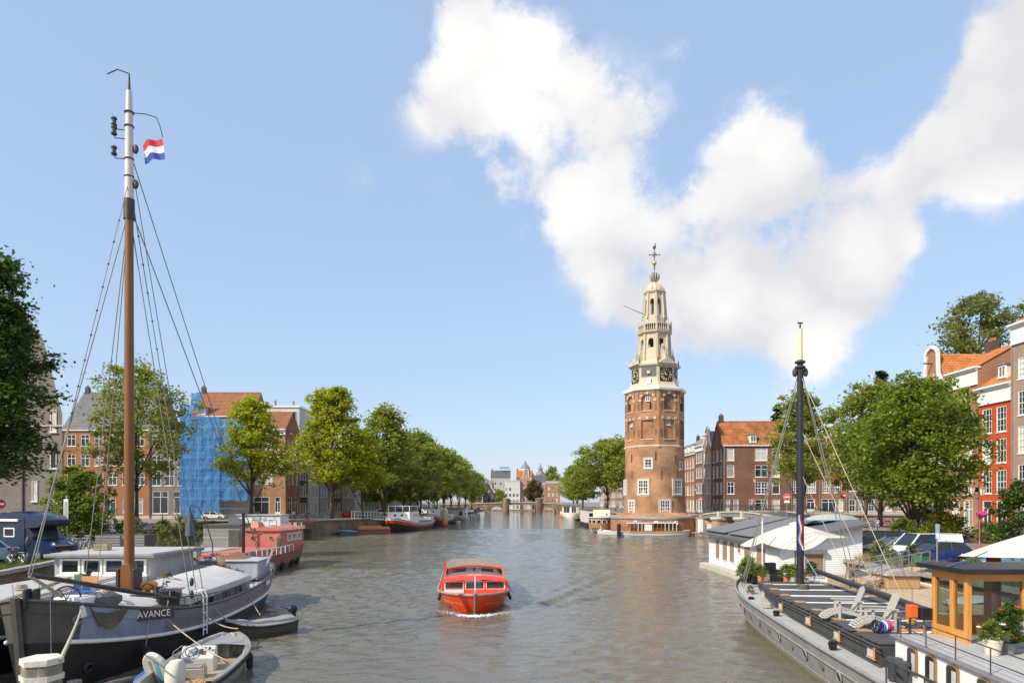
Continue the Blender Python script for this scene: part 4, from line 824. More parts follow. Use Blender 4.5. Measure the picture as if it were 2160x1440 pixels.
def tree_proto(key, seed, H, rad, zb, n, leaf, mt, shape='round', nl=26, gap=.0, trunk=.28, lean=0., fork=0, clump=16, spread=.3):
    """meshes (trunk+limbs, crown) in metres; crown spans zb..H and radius rad"""
    g = np.random.default_rng(seed); r = random.Random(seed)
    lob = []
    for i in range(nl):
        f = (i+.5)/nl; z = zb + (H-zb)*(.06+.9*f) ; q = (z-zb)/(H-zb)
        env = {'round': math.sin(math.pi*min(1,max(0.02,q*.9+.08)))**.6, 'tall': (1-q)**.45*min(1,.45+q*3), 'cone': (1-q)**.8*min(1,.5+q*5)+.05, 'vase': (.35+.75*q)*(1 if q < .8 else max(.15,(1-q)/.2)**.5), 'bush': (1-q*q)**.5*min(1,.7+q)}[shape]
        rr = rad*env; a = i*2.399+r.uniform(-.5,.5); lr = max(rad*r.uniform(.2,.44)*(.6+.5*env), rad*.11)
        d = max(0, rr-lr*.7)*r.uniform(.5,1.16)
        lob.append((math.cos(a)*d+lean*q*H*.15, math.sin(a)*d, z, lr))
    pts = []
    per = n//nl
    for (x, y, z, lr) in lob:
        nc = clump; u = g.normal(size=(nc,3)); u /= np.linalg.norm(u, axis=1)[:,None]
        cr = lr*g.uniform(.45,1.12,nc); cen = u*cr[:,None]*np.array([1,1,.78]) + np.array([x,y,z])
        keep = g.random(nc) >= gap; cen = cen[keep]
        if len(cen) == 0: continue
        idx = g.integers(0, len(cen), per); sg = lr*spread*g.uniform(.35,1.35,len(cen))[idx]
        p = cen[idx] + g.normal(size=(per,3))*sg[:,None]*np.array([1,1,.62]); p[:,2] -= (((p[:,:2]-cen[idx][:,:2])**2).sum(1))*.12/max(lr,.3)
        pts.append(p)
    P = np.concatenate(pts); P[:,2] = np.maximum(P[:,2], zb*.75)
    crown = leaf_mesh('crown', P, np.full(len(P), leaf), mt, seed+1)
    b = B(); zt = zb+(H-zb)*.55; stems = [(0,0)] if not fork else [(-fork,0),(fork,.2)]
    for sx, sy in stems:
        k = 7; pts_ = [(sx*min(1,i/k*1.2)+.12*math.sin(i*1.7+seed)*i/k+lean*(i/k)*zt*.15, sy+.1*math.cos(i*1.3), zt*i/k) for i in range(k+1)]
        b.tube(pts_, [trunk*(1.35 if i == 0 else 1)*(1-.75*i/k) for i in range(k+1)], 8)
        for j, (x, y, z, lr) in enumerate(lob):
            if j % len(stems) != stems.index((sx,sy)) or j % 3 == 2: continue
            f = max(.25, min(.95, (z-lr*1.1)/zt*.75)); i0 = int(f*k); s0 = Vector(pts_[i0]); e = Vector((x,y,z)); mid = s0.lerp(e,.5)+Vector((r.uniform(-.3,.3),r.uniform(-.3,.3),.25*lr))
            b.tube([s0, mid, e], [trunk*.42*(1-.5*f), trunk*.24, .03], 5)
    tr = b.mesh('trunk', 'bark', 1)
    TREES[key] = (tr, crown); return TREES[key]
def tree(key, label, loc, sc=1., rz=0., name='tree', cat='tree', group=None):
    t = thing(name, label, cat, loc, rz, group); t.scale = (sc,)*3 if isinstance(sc,(int,float)) else sc
    tr, cr = TREES[key]; link('trunk', tr, t); link('crown', cr, t); return t
tree_proto('elm_a', 11, 18, 6.6, 6.0, 13500, .27, 'leaf_mid', 'round', 38, .25); tree_proto('elm_b', 12, 22, 7.2, 6.5, 15500, .27, 'leaf_mid', 'tall', 42, .28, fork=1.0)
tree_proto('elm_bright', 13, 25.5, 7.4, 6.6, 18500, .26, 'leaf_bright', 'tall', 48, .28, .36); tree_proto('elm_small', 14, 20.5, 6.4, 6.4, 10500, .26, 'leaf_bright', 'tall', 34, .38, .3)
tree_proto('elm_thin', 15, 23, 7.6, 7.0, 13000, .23, 'leaf_airy', 'round', 40, .38, .26, clump=12); tree_proto('elm_right', 16, 18, 6.2, 5.2, 12000, .21, 'leaf_airy', 'tall', 34, .38, .24, clump=12)
tree_proto('lime', 17, 14.2, 5.9, 3.3, 30000, .17, 'leaf_vivid', 'round', 52, .2, .36, clump=20, spread=.25); tree_proto('big_left', 18, 21.4, 5.2, 4.8, 30000, .17, 'leaf_dark', 'tall', 46, .15, .4, clump=20)
tree_proto('shrub_tree', 19, 6.6, 2.9, .5, 13000, .13, 'leaf_vivid', 'bush', 26, .08, .12); tree_proto('conifer', 20, 24, 3.0, 4, 9000, .24, 'leaf_conifer', 'cone', 30, .05, .3); tree_proto('tall_back', 21, 34, 7.0, 16, 13000, .26, 'leaf_olive', 'round', 34, .4, .4)
tree_proto('far_round', 22, 17, 6.8, 3.5, 12000, .32, 'leaf_mid', 'round', 28, .05); tree_proto('brownish', 23, 15, 6, 4, 8000, .35, 'leaf_brown', 'round', 22, .15)
tree_proto('bush', 24, 1.7, 1.1, .1, 2600, .07, 'leaf_vivid', 'bush', 14, .1, .04); tree_proto('bush_pale', 25, 2.6, 1.3, .1, 4200, .07, 'leaf_pale', 'bush', 16, .15, .04); tree_proto('bush_dark', 26, 4.4, 1.9, .2, 7000, .1, 'leaf_dark', 'bush', 22, .1, .07); tree_proto('bush_yellow', 27, 2.0, 1.2, .1, 3000, .08, 'leaf_yellow', 'bush', 14, .1, .04)
# left bank
tree('big_left', 'huge dark green tree at the far left edge', (-46.2,60,2.2), (1.28,1.28,1.2)); tree('shrub_tree', 'dense round green shrub tree above the heap of bicycles', (-37.2,58.5,2.2), 1.02)
tree('elm_thin', 'loose airy elm behind the tall brown mast', (-55.5,101,ZL), 1.03, .6); tree('elm_small', 'slender yellow-green elm in front of the blue sheeting', (-43.5,114,ZL), (1.12,1.12,1.02), 1.2)
tree('elm_bright', 'tall bright yellow-green elm on the quay corner', (-35.4,134,ZL), (1.15,1.15,1.03), 2.0); tree('elm_small', 'yellow-green elm leaning behind the bright quay corner elm', (-30.5,139,ZL), (1.0,1.0,.85), 4.0)
tree('elm_b', 'tall olive elm with forked trunks above the black and red barge', (-28.6,153,ZL), (1.25,1.25,1.12), .4)
for i, (x, y, k, s) in enumerate(((-25.5,170,'elm_a',1.12),(-25,188,'elm_b',1.0),(-23.8,208,'elm_a',1.15),(-23,230,'elm_b',.95),(-22.5,252,'elm_a',1.12),(-21.5,276,'elm_b',.88),(-20.5,300,'elm_a',1.02),(-19,322,'elm_a',.98))):
    tree(k, ('green elm','dark elm','broad elm','tall elm','full elm','rounded elm','distant elm','last elm before the bridge')[i] + (' in the left bank row, %s from the quay corner' % ('fourth','fifth','sixth','seventh','eighth','ninth','tenth','eleventh')[i]), (x,y,ZL), (s*1.22,s*1.22,s), i*1.3, group='row of elms on the left bank')
for i in range(5): tree('far_round', 'round tree in the %s gap of the left house row' % ('first','second','third','fourth','fifth')[i], (-33-i*.5,175+i*36,ZL), .95+.04*i, i*2., group='back row of trees on the left bank')
# right bank
tree('elm_a', 'full green tree just left of the brick tower', (24.6,176,ZT), (1.3,1.3,1.02), .5); tree('elm_a', 'second green tree behind the first left of the tower', (28.0,166,ZT), (1.1,1.1,.95), 2.5)
tree('far_round', 'round green tree beside the white houseboat beyond the tower', (23.5,226,ZT), (.95,.95,.88), 1.); tree('far_round', 'round green tree near the far bridge on the right bank', (25,262,ZT), .95, 3.); tree('far_round', 'last round tree before the far bridge on the right', (27,300,ZT), .9, 2.)
tree('far_round', 'dark round tree standing above the brown house beyond the bridge', ((1166-CX)/F*520,520,ZL), (1.0,1.0,1.75), 1.); tree('brownish', 'brownish autumn coloured tree beyond the far bridge', ((1125-CX)/F*405,405,ZL), 1.05, 1.)
tree('far_round', 'small green tree between the black house and the white house', ((1053-CX)/F*400,400,ZL), .62, 2.); tree('far_round', 'green tree left of the black wooden house', (-19.5,352,ZL), .8, 2.)
tree('elm_right', 'airy green elm behind the dark right mast', (40.8,96,ZT), (1.08,1.08,.98), 1.0); tree('lime', 'big dense bright green lime tree in front of the right houses', (36.6,62,2.3), 1.03, .3)
tree('conifer', 'narrow dark conifer behind the orange tiled roof', ((1640-CX)/F*150,150,ZT), (1.2,1.2,1.02), .0); tree('conifer', 'tall dark poplar top behind the big lime tree', (47.5,88,ZR), (1.0,1.0,.88), 2.); tree('elm_right', 'olive elm filling the gap behind the big lime tree', (43.5,84,ZR), (1.1,1.1,1.0), 2.2)
tree('tall_back', 'tall loose tree rising behind the right hand houses', (72,106,ZR), (1.05,1.05,1.05), 1.); tree('bush_dark', 'dark leafy shrub at the right edge below the tan house', (40.8,55,2.1), (1.2,1.2,1.25), 1.)
for i, (x, y, k, s) in enumerate(((35.0,61,'bush',1.3),(38.6,61.5,'bush_yellow',1.35),(40.5,62.5,'bush',1.4),(36.8,60.2,'bush_yellow',.9),(42.2,60.5,'bush',1.1),(37.6,49,'bush',1.1),(40.2,51,'bush_dark',.6))):
    tree(k, ('green bush by the lime trunk','yellow-green bush behind the white van','tall green bush below the orange house','low yellowish bush beside the lime trunk','leafy bush below the red house','green bush beside the blue hatchback','small dark bush behind the parked cars')[i], (x,y,ZR), s, i*1.1, 'shrub', 'shrub', 'shrubs along the right street').location.z = zr(y)
for i, (x, y, k, s) in enumerate(((-26.9,53,'bush_pale',1.05),(-26.2,55,'bush_pale',1.2),(-31.5,57,'bush_pale',.95),(-29.8,58,'bush_pale',.8),(-34,60,'bush',1.2))):
    tree(k, ('pale willow bush in a grey tub beside the furled parasol','second pale bush behind the furled parasol','pale flowering bush behind the mast','small pale bush beside the bicycles','green bush behind the bicycles')[i], (x,y,(1.85,1.85,2.2,2.2,2.2)[i]), s, i*1.7, 'shrub', 'shrub', 'shrubs on the left basin boats and bank')
mat('bikeblack', (.02,.02,.022), .4); mat('bikegrey', (.6,.61,.62), .35, m=.25); mat('saddle', (.03,.025,.02), .7)
mat('hullblack', (.022,.023,.022), .45, var=.35, sc=1.2, streak=.2, spec=.4); mat('hullgrey', (.21,.2,.215), .4, var=.14, sc=1.2, streak=.35); mat('hullblue', (.24,.29,.4), .3, var=.12, sc=1.2, streak=.25, coat=.3); mat('hullolive', (.085,.085,.07), .6, var=.3, sc=2, streak=.3); mat('mastwood', (.2,.075,.014), .45, var=.25, sc=5, coat=.1, stretch=(8,8,.25)); mat('mastwhite', (.62,.58,.5), .45, var=.06); mat('darkwood', (.05,.035,.025), .5, var=.3, sc=5)
mat('alu', (.45,.435,.39), .42, m=.6, var=.12, sc=2, bump=.05); mat('lightblue', (.4,.43,.46), .6, var=.1, streak=.2)
mat('brownboard', (.06,.035,.025), .5)
mat('orangewood', (.6,.27,.1), .6, var=.15)
mat('whitegel', (.6,.59,.55), .45, var=.06)
mat('whitepost', (.68,.64,.55), .7, var=.12, sc=6, bump=.3, streak=.3)
mat('greyplank', (.26,.25,.23), .8, var=.2, sc=2, stretch=(.4,2,4))
mat('parasolblue', (.09,.1,.14), .8, var=.15)
# ================================================================ hulls and boat fittings
class Hull:
    def __init__(s, L, W, d=.8, sh=(1.,.8,1.4), tb=.6, pb=2.2, qb=.6, ts=.35, ps=2.4, qs=.6, tr=.5, em=.16, eb=.45, es=.3, rake=.6, srake=.3):
        s.__dict__.update(locals())
    def half(s, t):
        if t > s.tb: f = (t-s.tb)/(1-s.tb); return max(0,(1-f**s.pb))**s.qb
        if t < s.ts: f = (s.ts-t)/s.ts; return s.tr+(1-s.tr)*max(0,(1-f**s.ps))**s.qs
        return 1.
    def sheer(s, t):
        a, m, c = s.sh
        return m+(a-m)*((.45-t)/.45)**2 if t < .45 else m+(c-m)*((t-.45)/.55)**2.2
    def p(s, t, u, side, off=0., inset=1.):
        fb = max(0,(t-.6)/.4)**1.5; fs = max(0,(.4-t)/.4)**1.5; e = s.em+(s.eb-s.em)*fb+(s.es-s.em)*fs
        x = side*(s.W/2*s.half(t)*(max(u,1e-4)**e)*inset+off); z = -s.d+(s.sheer(t)+s.d)*u
        y = (t-.5)*s.L - s.rake*(1-u)*max(0,(t-.75)/.25)**2 + s.srake*(1-u)*max(0,(.25-t)/.25)**2
        return Vector((x, y+ (off if t > .97 else 0), z))
    def ts_(s, t0, t1, n):
        return [t0+(t1-t0)*(1-(1-i/n)**1.6) for i in range(n+1)]
    def band(s, u0, u1, nu=4, n=36, t0=0., t1=1., off=0., transom=True):
        b = B(); T = s.ts_(t0, t1, n)
        for side in (-1, 1): b.grid([[s.p(t, lerp(u0,u1,j/nu), side, off) for j in range(nu+1)] for t in T])
        if transom and t0 == 0 and s.tr > 0: b.grid([[s.p(0, lerp(u0,u1,j/nu), -1, off), s.p(0, lerp(u0,u1,j/nu), 1, off)] for j in range(nu+1)])
        return b
    def sides(s, u0, u1, nu, n, t0, t1):
        T = s.ts_(t0, t1, n); return [B().grid([[s.p(t, lerp(u0,u1,j/nu), side) for j in range(nu+1)] for t in T]) for side in (-1,1)]
    def deck(s, dz=-.1, n=30, t0=0., t1=1., inset=.985):
        b = B(); T = s.ts_(t0, t1, n); b.grid([[s.p(t,1,-1,0,inset)+Vector((0,0,dz)), s.p(t,1,1,0,inset)+Vector((0,0,dz))] for t in T]); return b
    def rail(s, u, r, off=.02, t0=0., t1=1., n=36, sides=(-1,1), dz=0.):
        b = B(); T = s.ts_(t0, t1, n)
        for side in sides: b.tube([s.p(t,u,side,off)+Vector((0,0,dz)) for t in T], r, 6)
        return b
    def frame(s, t, u, side):
        p = s.p(t,u,side); a = s.p(t+.01,u,side)-s.p(t-.01,u,side); c = s.p(t,min(1,u+.02),side)-s.p(t,u-.02,side); n = a.cross(c).normalized()
        if n.x*side < 0: n = -n
        return p, n
    def world(s): return None
def hull_parts(t, H, cuts, names, mats, sm=1):
    for (a, c), nm, m in zip(zip(cuts, cuts[1:]), names, mats): H.band(a, c).obj(nm, m, t, smooth=30)
def porthole(t, H, tt, u, side, r=.16, mt='steel', gl='glass'):
    p, n = H.frame(tt, u, side); o = B().torus(p+n*.04, r, .03, n, 14, 5).obj('porthole', mt, t, smooth=1); B().cyl(p-n*.02, p+n*.045, r, n=14).obj('pane', gl, o)
def fender(b_, p0, p1, r): b_.tube([Vector(p0).lerp(Vector(p1), f) for f in (0,.08,.2,.8,.92,1)], [r*.3,r*.8,r,r,r*.8,r*.3], 10)
def line(pts, r, nm, mt, par, n=5): return B().tube(pts, r, n).obj(nm, mt, par)
def boat(name, label, cx, cy, bow, group=None, cat='boat'):
    """bow: world direction the bow points to; local +y is the bow"""
    return thing(name, label, cat, (cx,cy,0), math.atan2(-bow[0], bow[1]), group)
def tarp(y0, y1, hw0, hw1, ze, zr, drop=.3, n=14, seed=1):
    g = random.Random(seed); rows = []
    for i in range(n+1):
        f = i/n; hw = lerp(hw0,hw1,f); s = -.05*abs(math.sin(f*math.pi*3)); j = lambda a: g.uniform(-a,a); y = lerp(y0,y1,f)
        rows.append([(x*hw*(1+j(.008)), y, z+j(.02)) for x, z in ((-1.03,ze-drop),(-1.01,ze-.03),(-.97,ze),(-.5,lerp(ze,zr,.55)+s),(0,zr),(.5,lerp(ze,zr,.55)+s),(.97,ze),(1.01,ze-.03),(1.03,ze-drop))])
    first = [(p[0]*.99, y0-.02*(1 if y1>y0 else -1), ze-drop) for p in rows[0]]; last = [(p[0]*.99, y1, ze-drop) for p in rows[-1]]
    return B().grid([first]+rows+[last])
# ---------------------------------------------------------------- bicycles
def make_bike(frame='bikeblack'):
    t = thing('bicycle', 'parked city bicycle on the left bank', 'bicycle')
    for y in (-.52,.52):
        w = B().torus((0,y,.34),.33,.022,(1,0,0),18,4).obj('wheel', 'rubber', t, smooth=1)
        s = B(); s.torus((0,y,.34),.305,.01,(1,0,0),18,3)
        for k in range(6):
            a = math.pi*k/6; s.cyl((0,y+.3*math.cos(a),.34+.3*math.sin(a)),(0,y-.3*math.cos(a),.34-.3*math.sin(a)),.006,n=3)
        s.obj('spokes', 'bikegrey', w)
    f = B(); P = {'bb':(0,-.05,.3),'st':(0,-.2,.85),'hd':(0,.33,.85),'rw':(0,-.52,.34),'fw':(0,.52,.34)}
    for a, c in (('bb','st'),('bb','hd'),('st','hd'),('bb','rw'),('st','rw'),('hd','fw')): f.cyl(P[a],P[c],.028,n=5)
    f.obj('frame', frame, t)
    B().tube([(-.28,.18,1.02),(-.24,.3,1.06),(0,.33,1.03),(.24,.3,1.06),(.28,.18,1.02)],.014,5).cyl((0,.33,.84),(0,.32,1.03),.016,n=5).obj('handlebar', 'bikegrey', t)
    B().prism([(-.09,-.34),(.09,-.34),(.02,-.06),(-.02,-.06)], .93, .98).cyl((0,-.2,.84),(0,-.21,.94),.015,n=5).obj('saddle', 'saddle', t)
    B().torus((0,-.52,.34),.37,.012,(1,0,0),9,4,R(20),R(160)).torus((0,.52,.34),.37,.012,(1,0,0),9,4,R(20),R(160)).obj('mudguard', frame, t)
    B().bx(-.07,.07,-.78,-.3,.74,.76).obj('carrier', 'bikegrey', t); B().bx(-.1,.1,-.1,-.02,.28,.32).obj('pedals', 'bikegrey', t)
    return t
BIKES = [make_bike('bikeblack'), make_bike('bikegrey')]; _bk = [0,0]
def bike(loc, rz, label, group=None, lean=0., kind=None):
    k = kind if kind is not None else rnd.randrange(2)
    o = BIKES[k] if not _bk[k] else copy_tree(BIKES[k]); _bk[k] += 1
    o.location = loc; o.rotation_euler = (0, lean, rz); o['label'] = label
    if group: o['group'] = group
    elif 'group' in o.keys(): del o['group']
    return o
def pot_plant(loc, label, r=.2, h=.3, potmt='stone', key='bush', s=.35, cat='potted plant', flowers=None, group=None):
    t = thing('potted_plant', label, cat, loc, 0, group)
    B().lathe([(r*.75,0),(r,h*.85),(r*1.06,h*.85),(r*1.06,h),(r*.9,h),(r*.88,h*.9),(.01,h*.9)], 12).obj('pot', potmt, t, smooth=40)
    link('leaves', TREES[key][1], t, (0,0,h*.8), sc=s)
    if flowers:
        for i in range(flowers[1]):
            a = rnd.uniform(0,6.28); rr = rnd.uniform(.3,1)*flowers[2]; z = h+rnd.uniform(.1,flowers[3]); c = Vector((math.cos(a)*rr, math.sin(a)*rr, z)); b = B()
            for k in range(5): b.ball(c+Vector((math.cos(k*1.257)*.035, math.sin(k*1.257)*.035, 0)), .035, 6, 4, (1,1,.5))
            b.obj('flower', flowers[0], t, smooth=1)
    return t
# ================================================================ left boats
def avance():
    bow, stern = Vector((-14.8,20.5)), Vector((-16.2,42.2)); c = (bow+stern)/2; d = (bow-stern).normalized()
    t = boat('sailing_barge', 'grey and black sailing barge with tall brown mast and white hatch covers', c.x, c.y, d)
    H = Hull((bow-stern).length, 5.0, .9, (2.35,1.55,3.05), .6, 2.3, .52, .3, 2.4, .55, .35, .14, .4, .35, .5, .4)
    W = lambda: B(t)
    H.band(0,.66,6).obj('lower_hull', 'hullblack', t, smooth=30); H.band(.66,.985,4,30,0,.78).obj('topside', 'hullgrey', t, smooth=30); [sb.obj('bow_panel', 'hullblue', t, smooth=30) for sb in H.sides(.66,.985,4,14,.78,.95)]; H.band(.66,.985,4,14,.95,1.,transom=False).obj('stem_plating', 'hullolive', t, smooth=30)
    H.rail(.665,.075,.03,.04,.965).obj('rubbing_strake', 'white', t, smooth=1); H.rail(.995,.06,.0,0,1).obj('gunwale', 'hullolive', t, smooth=1); H.deck(-.4).obj('deck', 'greydeck', t)
    B().tube([H.p(1,u,1,.05)+Vector((0,.06,0)) for u in (.2,.5,.75,1.02)], .14, 6).obj('stem_post', 'hullolive', t)
    # hatches with white tarpaulins
    B().bx(-1.85,1.85,-4.8,3.2,1.0,2.0).obj('hatch_coaming', 'hullgrey', t); tarp(-4.9,3.3,1.9,1.9,2.1,2.62,.34,seed=2).obj('hatch_cover', 'tarp', t, smooth=40)
    B().prism([(-1.1,8.5),(1.1,8.5),(1.75,5.2),(-1.75,5.2)],1.0,2.05).obj('hatch_coaming', 'hullgrey', t); tarp(8.6,5.1,1.2,1.8,2.15,2.6,.4,seed=3).obj('hatch_cover', 'tarp', t, smooth=40)
    for y in (-3.4,-1.6,.4,2.0): window(t, -1.9, y+.7, 1.35, .75, .45, 'plain', R(-90), 'hullgrey', 'glass', False)
    # mast
    mx, my = 0.0, 4.2
    B().bx(mx-.36,mx-.24,my-.35,my+.35,1.2,3.35).bx(mx+.24,mx+.36,my-.35,my+.35,1.2,3.35).obj('tabernacle_cheek', 'darkwood', t, bev=.03); B().prism([(mx-.24,1.2),(mx+.24,1.2),(mx+.24,3.2),(mx+.14,3.55),(mx-.14,3.55),(mx-.24,3.2)], my-.3, my+.3, 'y').obj('mast_heel', 'mastwood', t, bev=.03)
    m = B().tube([(mx,my,3.2),(mx,my,10),(mx,my,17.3)], [.19,.18,.155], 16).obj('mast', 'mastwood', t, smooth=40)
    B().tube([(mx,my,17.2),(mx,my,18.0)], [.21,.2], 16).obj('mast_collar', 'darkwood', m, smooth=40); B().tube([(mx,my,18.0),(mx,my,20.5),(mx,my,22.3)], [.165,.15,.11], 14).obj('topmast', 'mastwhite', m, smooth=40); B().tube([(mx,my,22.3),(mx,my,23.0)],[.06,.03],8).tube([(mx,my,23.0),(mx+.45,my,23.15),(mx+.85,my,22.95)],.025,5).obj('wind_hook', 'iron', m)
    for z in (18.9,19.6,20.9,21.45): B().torus((mx,my,z),.16,.03).obj('mast_band', 'iron', m)
    for z, side, mt in ((20.9,1,'red'),(20.55,1,'iron'),(19.75,1,'iron')):
        b = B().tube([(mx+.12,my,z-.15),(mx+.55,my,z-.12),(mx+.58,my,z+.0)],.02,5).lathe([(.1,0),(.12,.06),(.08,.1),(.08,.24),(.12,.28),(.1,.34)],8,(mx+.58,my,z)); b.obj('navigation_light', 'iron', m)
    B().tube([(mx,my,21.45),(mx-.6,my,21.42),(mx-1.05,my,21.3),(mx-1.2,my,20.9),(mx-1.3,my,20.5)],.02,5).obj('flag_arm', 'iron', m)
    for z in (18.6, 20.0): B().ball((mx-.25,my,z),.12,8,6,(1,.5,1.6)).obj('pulley_block', 'iron', m, smooth=1)
    # standing rigging
    hd = lambda z: t.matrix_basis @ Vector((mx,my,z)); bl = 0
    ends = [(at(60,1212,20.7),17.6,.022),(at(66,1216,20.9),18.8,.016),(Vector((-17.75,28.2,1.7)),17.6,.02),(Vector((-17.8,29.2,1.7)),17.6,.018),(Vector((-12.95,27.6,1.75)),17.6,.02),(Vector((-12.95,28.2,1.75)),18.8,.018),(Vector((-13.0,28.9,1.75)),20.0,.016),(Vector((-14.6,40.2,2.4)),17.8,.022),(Vector((-15.0,40.8,2.4)),20.0,.02)]
    for i, (e, z, r) in enumerate(ends):
        o = W().tube([e, hd(z)], r, 5).obj('stay', 'wire', t)
        if i in (1,5):
            b = W()
            for k in range(9): b.ball(e.lerp(hd(z), .35+.065*k), .045, 6, 4)
            for q in [b]: q.obj('stay_beads', 'iron', t, kind='stuff')
    # deadeyes and lower lashings
    for e in (ends[0][0], ends[2][0], ends[4][0]): W().ball(e+Vector((0,0,.5)),.09,8,6,(1,1,2)).ball(e+Vector((0,0,1.0)),.09,8,6,(1,1,2)).obj('rigging_screw', 'iron', t, smooth=1)
    # spar lying over the bow, bowsprit
    W().tube([at(64,1212,20.7), at(370,1262,26)], [.075,.095], 10).obj('spar', 'darkwood', t, smooth=40); W().bar(at(62,1214,20.7), at(132,1258,21.3), .14,.1).obj('spar_strut', 'plank', t)
    # foredeck: windlass, wheel, tarpaulin heap, rope coil
    W().torus(at(140,1264,21.6),.42,.03,(.8,-.6,0),18,5).obj('windlass_wheel', 'iron', t, smooth=1); b = W(); cc = at(140,1264,21.6)
    for k in range(6): b.cyl(cc, cc+Vector((.24*math.cos(k*1.05), .32*math.cos(k*1.05), .41*math.sin(k*1.05))), .015, n=4)
    b.obj('wheel_spokes', 'iron', t); W().bx(-14.6,-13.6,21.6,22.4,2.3,2.95).obj('windlass', 'whitep', t, bev=.05)
    b = W(); g = random.Random(4)
    rows = []
    for i in range(9):
        f = i/8; ctr = Vector((-14.1,22.0,2.55)).lerp(Vector((-13.2,23.0,2.75)), f); rr = .34*math.sin(math.pi*(.12+.76*f))+.05; rows.append([ctr+Vector((math.cos(a)*rr*.6*g.uniform(.8,1.2), -math.cos(a)*rr*.4, math.sin(a)*rr*.9*g.uniform(.8,1.2))) for a in [j*math.pi/5 for j in range(10)]])
    b.loft(rows).obj('sail_bundle', 'darktarp', t, smooth=30)
    b = W()
    for k in range(7):
        f = k/6; p0 = Vector((-13.65,21.9,2.7)); p1 = Vector((-13.05,22.95,2.42)); b.tube([p0.lerp(p1,q)+Vector((.06*k*.3,0,-(.25+.42*f)*math.sin(math.pi*q)-.05*k*.2)) for q in [j/9 for j in range(10)]], .028, 5)
    b.obj('rope_coil', 'darkrope', t)
    for px, py, Y in ((80,1284,20.75),(90,1285,20.9)): pass
    p, n = H.frame(.955,.86,-1); B().torus(p+n*.02,.14,.05,n,16,6).obj('hawse_ring', 'hullgrey', t, smooth=1); B().cyl(p,p+n*.015,.13,n=14).obj('hawse_hole', 'black', t)
    p, n = H.frame(.93,.42,-1); B().torus(p+n*.02,.14,.06,n,16,6).obj('hawse_ring', 'hullblack', t, smooth=1)
    W().box(at(57,1262,20.6),(.1,.3,.6)).box(at(76,1262,20.8),(.1,.3,.6)).obj('bow_bitt', 'iron', t, bev=.03)
    # name boards
    bd = at(316,1293,24.3)+Vector((.2,-.1,0)); rzb = R(40)
    M = Matrix.Translation(bd) @ Matrix.Rotation(rzb,4,'Z'); Mi = t.matrix_basis.inverted() @ M
    B(M=Mi).bx(-.66,.66,-.03,.03,-.2,.2).obj('name_board', 'brownboard', t, bev=.01); loc, rot, _ = (Mi @ Matrix.Translation((0,-.036,0)) @ Matrix.Rotation(R(90),4,'X')).decompose(); text('AVANCE', .34, 'flagwhite', t, loc, rot.to_euler(), .004, .8)
    B(M=Mi).add([(-.75,-.02,-.19),(-.6,-.02,.19),(-.6,-.02,-.19)],[(0,1,2)]).obj('board_tip','white',t)
    p, n = H.frame(.22,.93,-1); o = B().box(p+n*.03,(.04,1.1,.24),(0,0,.12)).obj('stern_board', 'white', t)
    # rails, ladder, chest, fenders
    b = B(); T = [.16+.56*i/16 for i in range(17)]
    for tt in T: q = H.p(tt,1,-1,-.03); b.cyl(q,q+Vector((0,0,.42)),.018,n=4)
    b.tube([H.p(tt,1,-1,-.03)+Vector((0,0,.42)) for tt in T], .028, 5); b.obj('side_rail', 'hullolive', t)
    H.rail(1,.028,-.03,.72,.87,8,(-1,),.4).obj('side_rail', 'hullolive', t)
    lb = W(); l0 = Vector((-12.78,28.3,0))
    for dy in (-.16,.16): lb.tube([l0+Vector((-.35,dy,2.0)),l0+Vector((-.3,dy,2.3)),l0+Vector((-.05,dy,2.32)),l0+Vector((.06,dy,2.1)),l0+Vector((.06,dy,.5))],.03,6)
    for z in (.7,1.05,1.4,1.75): lb.cyl(l0+Vector((.06,-.16,z)),l0+Vector((.06,.16,z)),.022,n=5)
    lb.obj('boarding_ladder', 'whitep', t)
    for tt, z0, z1, mt in ((.83,.2,.85,'rubber'),(.62,.3,.8,'rubber'),(.985,.6,1.35,'oldwood')):
        q = H.p(tt,.6,-1,.14); f = B(); fender(f, (q.x,q.y,z0),(q.x,q.y,z1),.15); f.obj('fender', mt, t, smooth=30); B().tube([(q.x,q.y,z1),H.p(tt,1,-1,.03)],.014,4).obj('fender_line', 'rope', t)
    W().box(at(357,1257,26.3),(.75,.55,.5),(.1,.1,.5)).obj('deck_chest', 'iron', t, bev=.03)
    b = W()
    for k in range(4): b.box(at(357,1257,26.3)+Vector((-.3+.2*k,-.3,0)),(.05,.06,.52),(.1,.1,.5))
    b.obj('chest_rib', 'black', t)
    # after deck: wheel, skylight, cabin
    B().bx(-1.65,1.65,-9.4,-7.0,1.6,2.62).obj('aft_cabin', 'lightblue', t, bev=.06); B().bx(-1.75,1.75,-9.5,-6.9,2.62,2.69).obj('cabin_roof', 'lightblue', t, bev=.03); B().prism([(-.7,2.69),(.7,2.69),(0,3.05)],-8.9,-7.7,'y').obj('skylight', 'wood', t)
    sw = Vector((.4,-6.4,2.65)); B().torus(sw,.42,.03,(0,1,0),20,5).obj('steering_wheel', 'darkwood', t, smooth=1); b = B()
    for k in range(8): b.cyl(sw,sw+Vector((.54*math.cos(k*.785),0,.54*math.sin(k*.785))),.018,n=5)
    b.obj('wheel_spokes', 'darkwood', t); B().bx(.25,.55,-6.75,-6.5,1.6,2.7).obj('binnacle', 'white', t)
    rows = [[(x,-5.2+.45*math.cos(a),2.1+.5*math.sin(a)) for a in [math.pi*j/8 for j in range(9)]] for x in (-.2,1.2)]; B().grid(rows).obj('companion_hatch', 'lead', t, smooth=1); B().bx(-.25,1.25,-5.7,-4.75,1.5,2.15).obj('companion_base', 'iron', t)
